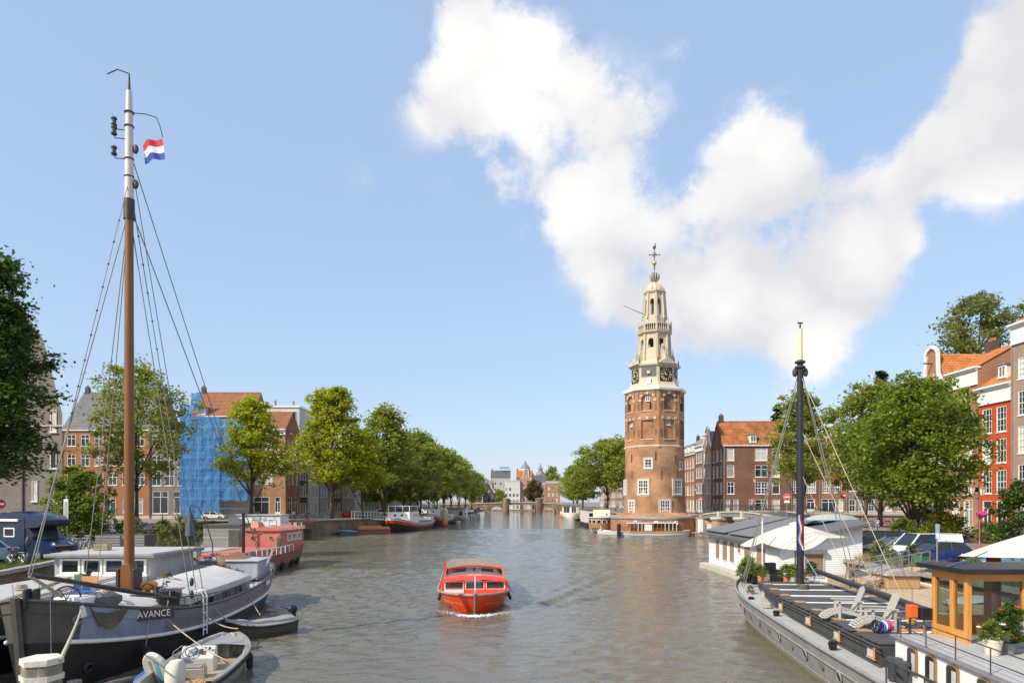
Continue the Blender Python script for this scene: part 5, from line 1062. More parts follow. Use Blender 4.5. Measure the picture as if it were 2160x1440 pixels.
    for x in (-1.9,-1.95): B().tube([(x,-7.5,2.3),(x-.1,-8.5,3.1),(x+.1,-9.6,3.1)],.03,5).obj('stern_rail', 'galv', t)
    p = H.p(0,1,0); B().prism([(-.06,-.3),(.06,-.3),(.06,.5),(-.06,.5)],.2,2.9).obj('rudder', 'hullgrey', t).location = (0,-H.L/2-.35,0)
    return t, H
AV, AVH = avance()
def flag(name, label, parent, p, u, v, w, h, seed=1, amp=.06, cat='flag'):
    """three band flag; u: along the fly, v: down the hoist"""
    u, v = Vector(u).normalized(), Vector(v).normalized(); n = u.cross(v); t = thing(name, label, cat, p)
    for k, mt in enumerate(('flagred','flagwhite','flagblue')):
        rows = [[u*w*i/10 + v*h*(k+j/3)/3 + n*amp*math.sin(i*.9+seed+k*.4+j*.15)*(i/10)**.6 + v*.10*h*math.sin(i*.5+seed)*(i/10) for i in range(11)] for j in range(4)]
        B().grid(rows).obj('stripe', mt, t, smooth=1, fix=False)
    return t
fp = AV.matrix_basis @ Vector((-1.28,4.2,20.45)); flag('dutch_flag', 'small red white and blue flag flying from the tall brown mast', None, fp, (-.8,0,-.15), (.15,0,-1), .85, .8, 2, .1)
# folding chairs on the after deck
def slat_chair(loc, rz, label, mt):
    t = thing('folding_chair', label, 'chair', loc, rz, 'folding chairs on the barge deck')
    for i in range(6): B().bx(-.24,.24,-.2+.075*i,-.15+.075*i,.42,.44).obj('seat_slat', mt, t)
    for i in range(7): z = .5+.075*i; B().box((0,.28+.035*i,z),(.46,.02,.05),(R(-20),0,0)).obj('back_slat', mt, t)
    for x in (-.24,.24): B().bar((x,-.25,0),(x,.3,.5),.03).obj('leg', mt, t); B().bar((x,.3,0),(x,-.2,.43),.03).obj('leg', mt, t); B().bar((x,.25,.4),(x,.5,1.0),.03).obj('back_post', mt, t)
    return t
for px, Y, mt, lb in ((384,36.9,'teak','pale teak folding chair left of the steering wheel'),(474,37.6,'teak','teak folding chair right of the steering wheel'),(362,36.0,'iron','dark slatted folding chair beside the white deckhouse'),(452,36.6,'iron','dark slatted folding chair next to the right teak chair')):
    slat_chair(((px-CX)/F*Y,Y,2.12), rnd.uniform(-.5,.5)+math.pi, lb, mt)
bike(at(352,1298,26.2)+Vector((-.25,.2,.35)), R(40), 'old bicycle standing on deck behind the name board', None, .1, 0)
# ---- neighbour barge with windowed deckhouse
def neighbour():
    bow, stern = Vector((-18.9,18.6)), Vector((-22.2,44.5)); c = (bow+stern)/2
    t = boat('residential_barge', 'dark barge with pale deckhouse and four white framed windows', c.x, c.y, bow-stern)
    H = Hull((bow-stern).length, 5.2, .9, (2.2,1.9,3.0), .66, 2.4, .5, .25, 2.4, .55, .4, .14, .4, .3, .5)
    H.band(0,.68,6).obj('lower_hull', 'hullblack', t, smooth=30); H.band(.68,.985,4).obj('topside', 'hullolive', t, smooth=30); H.rail(.69,.07,.03,.04,.93).obj('rubbing_strake', 'white', t, smooth=1); H.rail(.995,.06,0).obj('gunwale', 'hullolive', t, smooth=1); H.deck(-.3).obj('deck', 'greydeck', t)
    W = B(t); W.bx(-22.0,-17.6,23.5,33,1.6,2.42); W.obj('trunk_cabin', 'lightdeck', t, bev=.04)
    B(t).bx(-22.1,-17.5,32.98,37.5,1.8,3.3).obj('deckhouse', 'render_grey', t); B(t).bx(-22.4,-17.1,32.6,38,3.3,3.47).obj('deckhouse_roof', 'hullgrey', t, bev=.03); B(t).bx(-22.2,-17.3,32.8,37.8,3.47,3.5).obj('roof_sheet', 'lightdeck', t)
    rz0 = -t.rotation_euler.z
    for i in range(4):
        p = t.matrix_basis.inverted() @ Vector((-21.8+i*1.06,32.93,2.5)); window(t, p.x, p.y, p.z, .98, .74, 'plain', rz0, 'white', 'glass')
    for px, py, Y in ((183,1215,27.5),(187,1202,29.5)): q = at(px,py,Y); B(t).cyl((q.x,q.y,2.3),(q.x,q.y,2.95),.09,n=8).cyl((q.x,q.y,2.9),(q.x,q.y,3.05),.13,n=8).obj('stove_pipe', 'black', t)
    q = at(322,1205,34); B(t).cyl((q.x,q.y,1.8),(q.x,q.y,2.75),.09,n=8).lathe([(.2,2.75),(.02,2.9)],8,(q.x,q.y,0)).obj('stove_pipe', 'black', t)
    for z in (2.75,3.05): B(t).bar((-19.6,20.6,z),(-17.2,21.4,z),.12,.05).obj('rail_board', 'orangewood', t)
    for f in (0,.45,.9): q = Vector((-19.6,20.6,2.4)).lerp(Vector((-17.2,21.4,2.4)),f); B(t).bx(q.x-.05,q.x+.05,q.y-.05,q.y+.05,2.4,3.05).obj('rail_post', 'orangewood', t)
    b = B(t)
    for k in range(5): q = at(30+28*k,1243-2*k,21.4); b.cyl((q.x,q.y,2.5),(q.x-.05,q.y,3.4),.015,n=4)
    b.obj('stanchion', 'galv', t)
neighbour()
# deck chair in blue and orange on the foredeck
t = thing('deck_chair', 'small blue and orange folding chair on the pale cabin roof', 'chair', at(186,1262,23.2)-Vector((0,0,.15)), .4)
for x in (-.22,.22): B().bar((x,-.2,0),(x,.2,.55),.03).obj('leg', 'blue', t); B().bar((x,.2,0),(x,-.2,.4),.03).obj('leg', 'blue', t); B().bar((x,.1,.35),(x,.35,.9),.03).obj('back_post', 'orangewood', t)
B().bx(-.22,.22,-.2,.15,.38,.41).obj('seat', 'blue', t); B().box((0,.27,.72),(.44,.03,.36),(R(-25),0,0)).obj('backrest', 'orangewood', t)
# ---- aluminium sloop
def sloop():
    bow, stern = Vector((-10.75,26.1)), Vector((-9.8,19.6)); c = (bow+stern)/2
    t = boat('aluminium_sloop', 'open bare aluminium motor sloop with white covered outboard', c.x, c.y, bow-stern)
    H = Hull((bow-stern).length, 2.35, .35, (.72,.68,1.0), .55, 2.2, .6, .3, 2, .8, .86, .16, .4, .12, .5, 0)
    H.band(0,1,6,30).obj('hull', 'alu', t, smooth=30)
    b = B(); T = H.ts_(.02,.985,30)
    for s in (-1,1): b.grid([[H.p(q,1,s,.05),H.p(q,1,s,.05)+Vector((0,0,.06)),H.p(q,1,s,-.13)+Vector((0,0,.06)),H.p(q,1,s,-.15)+Vector((0,0,-.1)),H.p(q,.55,s,-.1)] for q in T])
    b.obj('gunwale', 'alu', t, smooth=30); H.rail(.88,.05,.03,.05,.9).obj('rub_rail', 'rubber', t, smooth=1)
    b = B(); b.grid([[H.p(q,.48,-1,-.06),H.p(q,.48,1,-.06)] for q in H.ts_(.02,.9,16)]); b.obj('floor', 'plank', t)
    for i in range(5): B().bar((-.1+.16*i,-2.6,.16),(-.1+.16*i,.3,.16),.13,.02).obj('floor_plank', 'teak', t)
    b = B(); b.grid([[H.p(q,.98,-1,-.1),H.p(q,.98,0)+Vector((0,0,.06)),H.p(q,.98,1,-.1)] for q in H.ts_(.8,.985,6)]); b.obj('foredeck', 'alu', t, smooth=1)
    cn = Vector((-.55,.7,.15)); k = B(); k.prism([(.7,.15),(1.15,.15),(1.15,.95),(.95,1.0),(.62,.62)],-1.0,.1,'x'); k.obj('console', 'whitegel', t, bev=.03)
    sw = Vector((-.65,.7,.86)); ax = Vector((0,-.75,.66)); B().torus(sw,.19,.018,ax,18,5).obj('steering_wheel', 'black', t, smooth=1); b = B()
    q = ax.to_track_quat('Z','Y')
    for a in range(3): b.cyl(sw,sw+q@Vector((.19*math.cos(a*2.09+.5),.19*math.sin(a*2.09+.5),0)),.014,n=5)
    b.cyl(sw,sw-ax*.12,.03,n=8); b.obj('wheel_spokes', 'galv', t)
    for x in (-.2,-.06): B().cyl((x,.78,.93),(x,.765,.945),.05,n=12).obj('gauge', 'black', t)
    B().box((-.32,.72,.85),(.1,.06,.16),(R(-40),0,0)).obj('throttle', 'black', t)
    B().bx(-.95,.05,-.35,.1,.15,.5).obj('seat_box', 'alu', t, bev=.03); B().bx(-.9,0,-.33,.08,.5,.58).obj('seat_cushion', 'greytarp', t, bev=.03)
    B().bx(-1.0,1.0,-3.25,-2.95,.1,.5).obj('stern_bench', 'alu', t, bev=.02)
    b = B()
    for x in (-.5,.5): b.tube([(x,-1.9,.2),(x,-1.9,.95),(x*.9,-1.9,1.0)],.022,6)
    b.tube([(-.45,-1.9,1.0),(.45,-1.9,1.0)],.022,6); b.obj('grab_rail', 'galv', t)
    for s in (-1,1): b = B(); pts = [H.p(q,1,s,-.03)+Vector((0,0,.06+h)) for q, h in ((.55,0),(.57,.16),(.68,.18),(.7,0))]; b.tube(pts,.018,5); b.obj('hand_rail', 'galv', t)
    rows = []; g = random.Random(3)
    for i, (z, w_, y) in enumerate(((.35,.2,-2.9),(.6,.3,-2.9),(.95,.33,-2.85),(1.2,.3,-2.82),(1.33,.2,-2.8),(1.36,.05,-2.8))): rows.append([(w_*math.cos(a)*g.uniform(.9,1.1)*.85, y+w_*1.1*math.sin(a)*g.uniform(.9,1.1), z+g.uniform(-.02,.02)) for a in [j*math.pi/6 for j in range(12)]])
    B().loft(rows).obj('outboard_cover', 'canvas', t, smooth=40); B().bx(-.1,.1,-3.4,-3.15,-.3,.5).obj('outboard_leg', 'black', t)
    f = B(); p = H.p(.72,.6,1,.12); fender(f,(p.x,p.y,.0),(p.x,p.y,.6),.12); f.obj('fender', 'rubber', t, smooth=30)
    return t
SL = sloop()
t = thing('paddle_board', 'inflated paddle board with blue and tan stripes leaning in the sloop', 'paddle board', SL.matrix_basis @ Vector((-.85,-1.7,.75)), SL.rotation_euler.z); b = B()
def slab_ellipse(b, rx, rz, th, x0=0): b.prism([(x0+rx*math.cos(a)*.5, rz*math.sin(a)) for a in [j*math.pi/12 for j in range(24)]], -th/2, th/2, 'y')
o = B(); slab_ellipse(o, 1.0, .75, .16); ob = o.obj('board', 'whitegel', t, bev=.05); ob.rotation_euler = (R(28),0,R(-25))
for x, w_, mt in ((.0,.16,'teal'),(-.22,.1,'plank')): s = B().prism([(x-w_/2,-.55),(x+w_/2,-.55),(x+w_/2+.12,.5),(x-w_/2+.12,.5)],-.088,-.082,'y').obj('stripe', mt, ob)
# ---- tarpaulin covered dinghy
t = boat('dinghy', 'small dark dinghy under a grey cover with outboard motor', -11.35, 30.6, (-.72,-.69)); H = Hull(3.1,1.65,.25,(.62,.55,.85),.5,2,.6,.2,2,.8,.85,.18,.45,.15,.4,0)
H.band(0,.93,5,24).obj('hull', 'hullolive', t, smooth=30); H.rail(.95,.04,.03).obj('rub_rail', 'rubber', t, smooth=1)
b = B(); b.grid([[H.p(q,.96,-1,.03),H.p(q,1,-1,-.02)+Vector((0,0,.03)),Vector((0,H.p(q,1,0).y,H.sheer(q)+.16+.04*math.sin(q*19))),H.p(q,1,1,-.02)+Vector((0,0,.03)),H.p(q,.96,1,.03)] for q in H.ts_(.0,.995,16)]); b.obj('cover', 'greytarp', t, smooth=40)
B().ball((0,-1.6,1.02),.2,10,8,(.8,1.2,1)).obj('motor_cowl', 'black', t, smooth=1); B().bx(-.06,.06,-1.75,-1.6,-.2,.9).obj('motor_leg', 'iron', t); B().tube([(0,-1.5,1.0),(.12,-1.15,1.12)],.02,5).obj('tiller', 'black', t)
# mooring lines and post
for i, (a, c, s, lb) in enumerate(((at(128,1390,9.0),at(172,1284,21.8),.05,'mooring rope running from the white topped post to the barge bow'),(at(345,1298,25),at(477,1392,22.6),.12,'mooring rope from the name board down to the sloop'),(at(417,1283,28.3),at(502,1325,25.9),.2,'white rope from the barge rail to the sloop bow'),(at(447,1273,29.6),at(505,1312,29.9),.25,'rope from the barge rail to the covered dinghy'),(at(520,1240,36),at(549,1296,31.6),.1,'rope from the barge stern to the dinghy motor'))):
    tag(B().tube(sag(a,c,s,10), .022 if i else .028, 6).obj('mooring_rope', 'rope', None, smooth=1), lb, 'rope')
t = thing('mooring_post', 'weathered timber mooring post with white hexagonal cap and band', 'post', (-6.2,9,0), .3)
B().lathe([(.27,-2.5),(.26,3.0),(.245,3.86)],6).obj('pile', 'oldwood', t, bev=.03); B().lathe([(.255,3.86),(.26,3.87),(.258,3.94),(.25,3.95)],6).obj('cap', 'whitepost', t, bev=.006); B().lathe([(.262,3.66),(.264,3.73)],6).obj('band', 'whitepost', t)
for a, h in ((-.1,3.62),(-.55,3.3)): c = Vector((math.cos(a),math.sin(a),0))*(.36+abs(a)*.3); B().cyl((c.x,c.y,-2),(c.x,c.y,h),.09,n=8).obj('side_pile', 'oldwood', t)
tag((lambda b: (fender(b, at(285,1440,21), at(318,1412,22.2), .13), b)[1])(B()).obj('float', 'blue', None, smooth=30), 'blue tube float between the barge and the sloop', 'float')
tag((lambda b: (fender(b, at(215,1446,20.6), at(305,1425,23), .1), b)[1])(B()).obj('driftwood_pole', 'oldwood', None, smooth=30), 'brown timber pole floating beside the barge', 'pole')
# ---- pink barge
def pink():
    t = boat('houseboat_barge', 'salmon pink houseboat barge with tyres along its side', -22.2, 59.5, (.03,1)); H = Hull(18.5,4.6,.8,(1.75,1.45,2.1),.6,2.3,.5,.3,2.3,.5,.45,.14,.4,.3,.4)
    H.band(0,.6,5).obj('lower_hull', 'hullolive', t, smooth=30); H.band(.6,1,4).obj('topside', 'rustpink', t, smooth=30); H.rail(1,.05,0).obj('gunwale', 'rustpink', t, smooth=1); H.deck(-.25).obj('deck', 'rustpink', t)
    for tt in (.34,.5,.63,.72): p, n = H.frame(tt,.55,1); B().torus(p+n*.1,.26,.11,n,16,6).obj('tyre_fender', 'rubber', t, smooth=1)
    B().bx(-1.7,1.7,-7.5,.5,1.2,2.0).obj('hold_cover', 'pink', t, bev=.05)
    B().prism([(-1.75,1.4),(1.75,1.4),(1.65,3.4),(-1.65,3.4)],1.0,7.0,'y').obj('cabin', 'pink', t); B().prism([(-1.8,3.4),(1.8,3.4),(1.4,3.6),(0,3.72),(-1.4,3.6)],.8,7.2,'y').obj('cabin_roof', 'pink', t); B().lathe([(.8,3.6),(.5,4.1),(.05,4.25)],6,(-.9,2.2,0)).obj('roof_cowl', 'pink', t)
    for x in (-.8,.8): o = B().torus((x,.98,2.75),.16,.04,(0,1,0),14,5).obj('porthole', 'wood', t, smooth=1); B().cyl((x,.97,2.75),(x,.99,2.75),.15,n=12).obj('pane','glass',o)
    for y in (2.6,3.9,5.2): window(t, 1.72, y, 2.4, .9, .7, 'plain', R(90), 'whitep', 'glass', False)
    for tt in [.2+.055*i for i in range(9)]: q = H.p(tt,1,1,-.04); B().cyl(q,q+Vector((0,0,.62)),.035,n=5).obj('rail_post', 'whitep', t)
    B().tube([H.p(.2+.055*i,1,1,-.04)+Vector((0,0,.62)) for i in range(9)],.03,5).obj('rail', 'whitep', t); B().cyl((1.35,-6,1.2),(1.35,-6,5.1),.12,n=10).obj('stove_pipe', 'black', t); B().cyl((-1.3,.2,1.9),(-1.3,.2,4.4),.09,n=8).obj('stove_pipe', 'black', t)
    B().tube([(-1.6,.9,3.3),(-.8,.9,2.9),(0,.9,3.3),(.9,.9,2.6),(1.6,.9,3.2)],.025,5).obj('hanging_rope', 'rope', t); B().bx(1.5,1.62,.2,1.1,1.7,2.8).obj('board', 'plank', t)
pink()
# ---- long white houseboat across the basin
t = boat('white_houseboat', 'long low white houseboat with terrace at the far side of the basin', -37.2,106,(1,0)); b = B().bx(-2.2,2.2,-6,5.4,-.4,1.75).obj('float_hull', 'hullblack', t); B().bx(-2.0,2.0,-6,1.9,1.75,3.9).obj('cabin', 'whitep', t, bev=.04); B().bx(-2.2,2.2,-6.2,2.1,3.9,4.0).obj('roof', 'white', t)
for y in (-5,-2.5,.1): window(t, 2.03, y, 2.4, 1.2, .9, 'plain', R(90), 'white', 'blind', False)
B().prism([(-2.2,-6),(2.2,-6),(2.2,5.4),(1.6,6.6),(-1.6,6.6),(-2.2,5.4)],1.7,1.85).obj('terrace_deck', 'black', t); B().tube([(2.1,2,2.85),(2.1,5.3,2.85),(1.5,6.4,2.85),(-1.5,6.4,2.85)],.05,5).obj('terrace_rail', 'red', t)
b = B()
for i in range(9): b.cyl((2.1,2+.4*i,1.85),(2.1,2+.4*i,2.85),.025,n=4)
b.obj('terrace_baluster', 'whitep', t)
for i in range(3):
    c = thing('terrace_chair', ('white terrace chair nearest the cabin','white terrace chair in the middle of the terrace','white terrace chair at the terrace end')[i]+' of the long houseboat', 'chair', (-34.4+i*1.1,105.2,1.85), i*.8, 'white chairs on the houseboat terrace'); B().bx(-.25,.25,-.25,.25,.42,.46).obj('seat','whitep',c); B().bx(-.25,.25,.22,.26,.46,.95).obj('backrest','whitep',c)
    for x in (-.22,.22):
        for y in (-.22,.22): B().bx(x-.02,x+.02,y-.02,y+.02,0,.42).obj('leg','whitep',c)
# ---- dark planked houseboat in the basin with slatted box, planters and furled parasol
t = boat('planked_houseboat', 'dark flat houseboat with weathered grey plank walls in the left basin', -26.8,57,(0,1)); B().bx(-3.2,2.0,-9.5,10.5,-.5,1.7).obj('float_hull', 'hullblack', t); B().bx(-3.3,2.1,-9.6,10.6,1.7,1.85).obj('deck', 'greydeck', t)
B().bx(-1.3,2.0,5.2,9.6,1.85,3.75).obj('cabin', 'greystone', t); B().bx(-1.4,2.05,5.0,9.8,3.75,3.9).obj('roof', 'hullolive', t)
for i in range(9): z = 1.9+.205*i; B().bx(-1.32,2.02,5.15,5.19,z,z+.185).obj('plank', 'greyplank', t)
B().bx(1.0,2.0,5.1,5.14,1.85,3.4).obj('door', 'hullolive', t)
b = B()
for x in (-1.2,.2,1.6): b.cyl((x,3.6,1.85),(x,3.6,2.8),.03,n=5)
b.tube([(-1.2,3.6,2.8),(1.6,3.6,2.8)],.03,5).tube([(-1.2,3.6,2.35),(1.6,3.6,2.35)],.02,5); b.obj('railing', 'galv', t)
t = thing('slatted_box', 'grey slatted deck box behind the tall mast', 'deck box', (-27.9,49.3,1.85)); B().bx(-1.7,1.7,-.7,.9,0,1.75).obj('carcass', 'hullolive', t)
for i in range(9): B().bx(-1.74,1.74,-.75,-.71,.05+.19*i,.2+.19*i).obj('slat', 'greyplank', t)
t = thing('furled_parasol', 'dark furled parasol hanging from a cantilever arm over the basin', 'parasol', at(400,1125,51)-Vector((0,0,1.9))); 
rows = [[(math.cos(a)*r*(1+.25*math.sin(3*a)), math.sin(a)*r, z) for a in [j*math.pi/6 for j in range(12)]] for r, z in ((.04,3.75),(.13,3.4),(.3,2.4),(.36,1.75),(.1,1.6))]; B().loft(rows).obj('cloth', 'parasolblue', t, smooth=40)
B().tube([(0,0,3.7),(.15,0,4.05),(.6,0,3.9),(1.2,0,2.8),(1.7,0,1.2),(1.75,0,0)],.045,6).obj('arm', 'iron', t); B().bx(1.3,2.2,-.4,.4,0,.12).obj('base', 'iron', t)
t = thing('planter_tub', 'pale grey square planter tub below the willow bush', 'planter', at(409,1160,50)-Vector((0,0,.5))); B().prism([(-.4,-.4),(.4,-.4),(.4,.4),(-.4,.4)],0,.75).obj('tub', 'render_grey', t, bev=.03); B().bx(-.36,.36,-.36,.36,.7,.74).obj('soil', 'dirt', t)
mat('bargegrey', (.27,.265,.25), .5, var=.14, sc=1.3, streak=.22); mat('boottop', (.2,.19,.08), .8, var=.5, sc=6); mat('sidedeck', (.4,.395,.38), .7, var=.12, sc=2); mat('hatchboard', (.075,.075,.078), .75, var=.3, sc=3, stretch=(.5,3,3), bump=.2); mat('coaming', (.05,.05,.05), .6, var=.3, sc=3, streak=.15); mat('mastdark', (.02,.022,.026), .4, var=.2); mat('greychair', (.42,.4,.36), .8, var=.15, sc=4, stretch=(3,1,3)); mat('plaid', (.33,.25,.17), .9, var=.3, sc=4); mat('clay', (.6,.22,.08), .8); mat('yellowpot', (.5,.34,.06), .5); mat('palepot', (.5,.52,.48), .7); mat('beigepot', (.62,.56,.45), .7, var=.06); mat('pinkp', (.8,.2,.45), .5); mat('redwine', (.3,.03,.05), .45); mat('shutter', (.3,.2,.12), .6, var=.1); mat('pilered', (.22,.07,.06), .7, var=.25, streak=.2); mat('cream2', (.72,.62,.42), .5, var=.08, streak=.15); mat('planktan', (.5,.37,.23), .75, var=.25, sc=2.5, stretch=(.6,4,4))
mat('scarlet', (.75,.02,.02), .5); mat('magenta', (.7,.03,.25), .5); mat('paleyellow', (.8,.72,.3), .6)
mat('orangered', (.75,.12,.03), .45)
# ================================================================ right foreground: grey barge
def grey_barge():
    d = Vector((.0952,1)).normalized(); c = Vector((12.75,22.75)); L = 31.6
    t = boat('grey_barge', 'long grey barge with black hatch boards and dark mast on the right', c.x, c.y, d, cat='barge')
    H = Hull(L, 5.8, .7, (1.75,1.42,1.95), .74, 2.2, .55, .2, 2.4, .5, .6, .1, .3, .25, .3)
    H.band(0,.43,4,40).obj('boot_top', 'boottop', t, smooth=30); H.band(.43,.985,6,40).obj('topside', 'bargegrey', t, smooth=30); H.rail(.99,.07,.01,n=44).obj('gunwale', 'bargegrey', t, smooth=1); H.rail(.8,.035,.02,n=44).obj('rub_rail', 'bargegrey', t, smooth=1); H.rail(.5,.02,.01,n=44).obj('weld_seam', 'bargegrey', t, smooth=1); H.deck(-.1,40).obj('side_deck', 'sidedeck', t)
    loc = lambda p: t.matrix_basis.inverted() @ Vector(p)
    for k, tt in enumerate([.36+.048*i for i in range(12)]): 
        if k % 2: porthole(t, H, tt, .72, -1, .17, 'bargegrey', 'black')
        else: p, n = H.frame(tt,.72,-1); B().cyl(p,p+n*.045,.17,n=14).obj('blind_plate', 'hullgrey', t)
    # hold coaming and hatch boards: local y from -3.6 (near) to 11.6
    y0, y1 = -3.7, 11.4; hw = 2.0; z0, zt = 1.3, 1.98
    def hwid(y): return hw if y < 7 else lerp(hw, 1.45, (y-7)/(y1-7))
    rows = [[(-hwid(y), y, z0), (-hwid(y), y, zt-.04), (hwid(y), y, zt-.04), (hwid(y), y, z0)] for y in [lerp(y0,y1,i/10) for i in range(11)]]
    B().grid(rows).add([(-hw,y0,z0),(hw,y0,z0),(hw,y0,zt-.04),(-hw,y0,zt-.04)],[(0,1,2,3)]).obj('coaming', 'coaming', t)
    for z, o in ((zt-.1,.07),(zt-.22,.05),(z0+.06,.05)): B().tube([(-hwid(y)-o,y,z) for y in [lerp(y0-.1,y1,i/12) for i in range(13)]],.04,5).obj('coaming_rail', 'coaming', t)
    y = y0; i = 0; g = random.Random(2); bm = {}
    while y < y1-.2:
        if i % 9 == 8 and y > 0-2.9:
            w_ = hwid(y); bt = B().bx(-w_+.12,w_-.12,y,y+.26,zt-.03,zt+.04).obj('white_batten', 'whitep', t); 
            for s in (-1,1): B().bx(s*(w_-.25)-.18,s*(w_-.25)+.18,y-.04,y+.3,zt+.04,zt+.075).obj('batten_end', 'teak', bt)
            y += .3
        else:
            o = B().bx(-hwid(y)-.06,hwid(y)+.06,0,.185,0,.05).obj('hatch_board', 'hatchboard', t); o.location = (g.uniform(-.02,.02), y, zt-.02+g.uniform(-.012,.012)); o.rotation_euler = (g.uniform(-.06,.06),0,0); y += .212
        i += 1
    for yy in (-3.2,-.6,2.2,5.6,9.4):
        o = B().bx(-.28,.28,-.05,.02,.02,.34).obj('hatch_window', 'coaming', t); B().bx(.2,.28,-.075,.0,0,.36).obj('jamb', 'varnish', o); B().bx(-.28,.2,-.075,-.02,0,.05).obj('sill', 'plank', o); o.location = (-hwid(yy)-.02, yy, z0+.16); o.rotation_euler = (0,0,R(-90)); B().add([(-.24,-.055,.06),(.19,-.055,.06),(.19,-.055,.31),(-.24,-.055,.31)],[(0,1,2,3)]).obj('pane', 'curtain', o)
    for yy in (-1.5,4.6,8.6): B().bx(-2.62,-2.42,yy-.08,yy+.08,1.35,1.6).bx(-2.66,-2.38,yy-.05,yy+.05,1.5,1.55).obj('cleat', 'blackp', t)
    for yy in (-5.3,-5.75): B().lathe([(.16,1.4),(.15,1.85),(.2,1.87),(.2,1.95)],10,(-2.35,yy,0)).obj('bollard', 'iron', t, smooth=40)
    # after cabin
    ya = -16.0; yb = -4.75
    B().prism([(-2.1,ya),(2.1,ya),(2.1,yb),(-2.1,yb)],1.3,2.38).obj('aft_cabin', 'whitep', t, bev=.05); B().prism([(-2.2,ya),(2.2,ya),(2.2,yb+.08),(-2.2,yb+.08)],2.38,2.46).obj('cabin_top', 'hullgrey', t, bev=.03); B().prism([(-2.05,ya),(2.05,ya),(2.05,yb-.05),(-2.05,yb-.05)],2.46,2.475).obj('deck_felt', 'sidedeck', t)
    for Y in (17.0,16.1,15.15,13.95,12.8):
        yy = Y-22.75-.05; w_, h_, zb = .46, .58, 1.66
        fr = [(-w_/2,0),(w_/2,0),(w_/2,h_)] + [(w_/2*math.cos(a), h_+.1*math.sin(a)) for a in [math.pi*k/8 for k in range(1,8)]] + [(-w_/2,h_)]
        o = B().prism(fr,-.045,.0,'y').obj('cabin_window', 'wood', t); o.location = (-2.115, yy, zb); o.rotation_euler = (0,0,R(-90)); B().prism([(x*.87,.03+z*.91) for x, z in fr],-.055,-.04,'y').obj('pane', 'glass', o); B().bx(.02,.2,-.06,-.05,.08,.55).obj('curtain', 'curtain', o)
    b = B()
    for k in range(9): q = H.p(.31-.03*k,1,-1,-.05); b.cyl(q,q+Vector((0,0,.6)),.022,n=5)
    b.tube([H.p(.31-.03*k,1,-1,-.05)+Vector((0,0,.6)) for k in range(9)],.035,6); b.obj('side_rail', 'iron', t)
    b = B()
    for k in range(7): b.cyl((-2.1,yb-.35-1.3*k,2.46),(-2.1,yb-.35-1.3*k,3.0),.016,n=4)
    for z in (2.72,3.0): b.tube([(-2.1,yb-.35,z),(-2.1,yb-8.2,z)],.014,4)
    b.obj('cabin_rail', 'iron', t)
    # wheelhouse of varnished timber
    W = lambda: B(t); X0, X1, Ya, Yb, Z0, Z1 = 11.35,15.0,17.0,18.3,2.46,4.22
    def wpost(x, y, w_=.13): W().bx(x-w_/2,x+w_/2,y-w_/2,y+w_/2,Z0,Z1).obj('corner_post', 'varnish', t, bev=.012)
    for x, y in ((X0,Ya),(X0,Yb),(X1,Ya),(X1,Yb),(X0,(Ya+Yb)/2-.1),(12.75,Ya),(13.9,Ya),(12.75,Yb),(13.9,Yb)): wpost(x, y)
    for z, h_ in ((Z0,.5),(Z1-.22,.22)):
        W().bx(X0,X1,Yb-.05,Yb+.05,z,z+h_).obj('panel', 'varnish', t); W().bx(X0-.05,X0+.05,Ya,Yb,z,z+(h_ if z > 3 else .3)).obj('panel', 'varnish', t); W().bx(X1-.05,X1+.05,Ya,Yb,z,z+h_).obj('panel', 'varnish', t)
    W().bx(X0,X1,Ya-.05,Ya+.05,Z1-.2,Z1).obj('panel', 'varnish', t); W().bx(12.0,X1,Ya-.05,Ya+.05,Z0,Z0+.55).obj('panel', 'varnish', t)
    for x0, x1 in ((X0+.07,12.68),(12.82,13.83),(13.97,X1-.07)):
        for y in (Ya,Yb): W().bx(x0,x1,y-.006,y+.006,Z0+.5,Z1-.2).obj('pane', 'clear', t)
    for y0_, y1_ in ((Ya+.07,(Ya+Yb)/2-.17),((Ya+Yb)/2-.03,Yb-.07)): W().bx(X0-.006,X0+.006,y0_,y1_,Z0+.3,Z1-.2).obj('pane', 'clear', t)
    W().bx(11.05,15.5,16.65,18.7,Z1,Z1+.13).obj('wheelhouse_roof', 'black', t, bev=.02)
    sw = Vector((13.2,17.6,3.15)); W().torus(sw,.4,.03,(0,1,0),18,5).obj('steering_wheel', 'wood', t, smooth=1); b = W()
    for k in range(8): b.cyl(sw,sw+Vector((.5*math.cos(k*.785),0,.5*math.sin(k*.785))),.017,n=4)
    b.cyl((13.2,17.7,2.46),(13.2,17.7,3.15),.08,n=8); b.obj('wheel_spokes', 'wood', t)
    # mast, boom, rigging
    mx, my = loc((14.1,33.4,0)).x, loc((14.1,33.4,0)).y
    m = B().tube([(mx,my,1.5),(mx,my,7),(mx,my,12.9)],[.18,.175,.14],14).obj('mast', 'mastdark', t, smooth=40); B().tube([(mx,my,12.9),(mx,my,14.45)],[.12,.1],12).obj('topmast', 'cream2', m, smooth=40); B().tube([(mx,my,14.45),(mx,my,14.7)],[.05,.03],6).bx(mx-.12,mx+.12,my-.03,my+.03,14.68,14.75).obj('mast_cap', 'black', m)
    for z in (12.55,12.8): B().torus((mx,my,z),.2,.06).obj('mast_band', 'iron', m, smooth=1)
    for x in (-.25,.25): B().ball((mx+x,my,12.3),.13,8,6,(1,.6,1.7)).obj('pulley_block', 'iron', m, smooth=1)
    boom = W().tube([at(1722,1203,33), at(1965,1292,21.9)],[.11,.14],10).obj('boom', 'mastdark', t, smooth=40)
    hd = Vector((14.1,33.4,0))
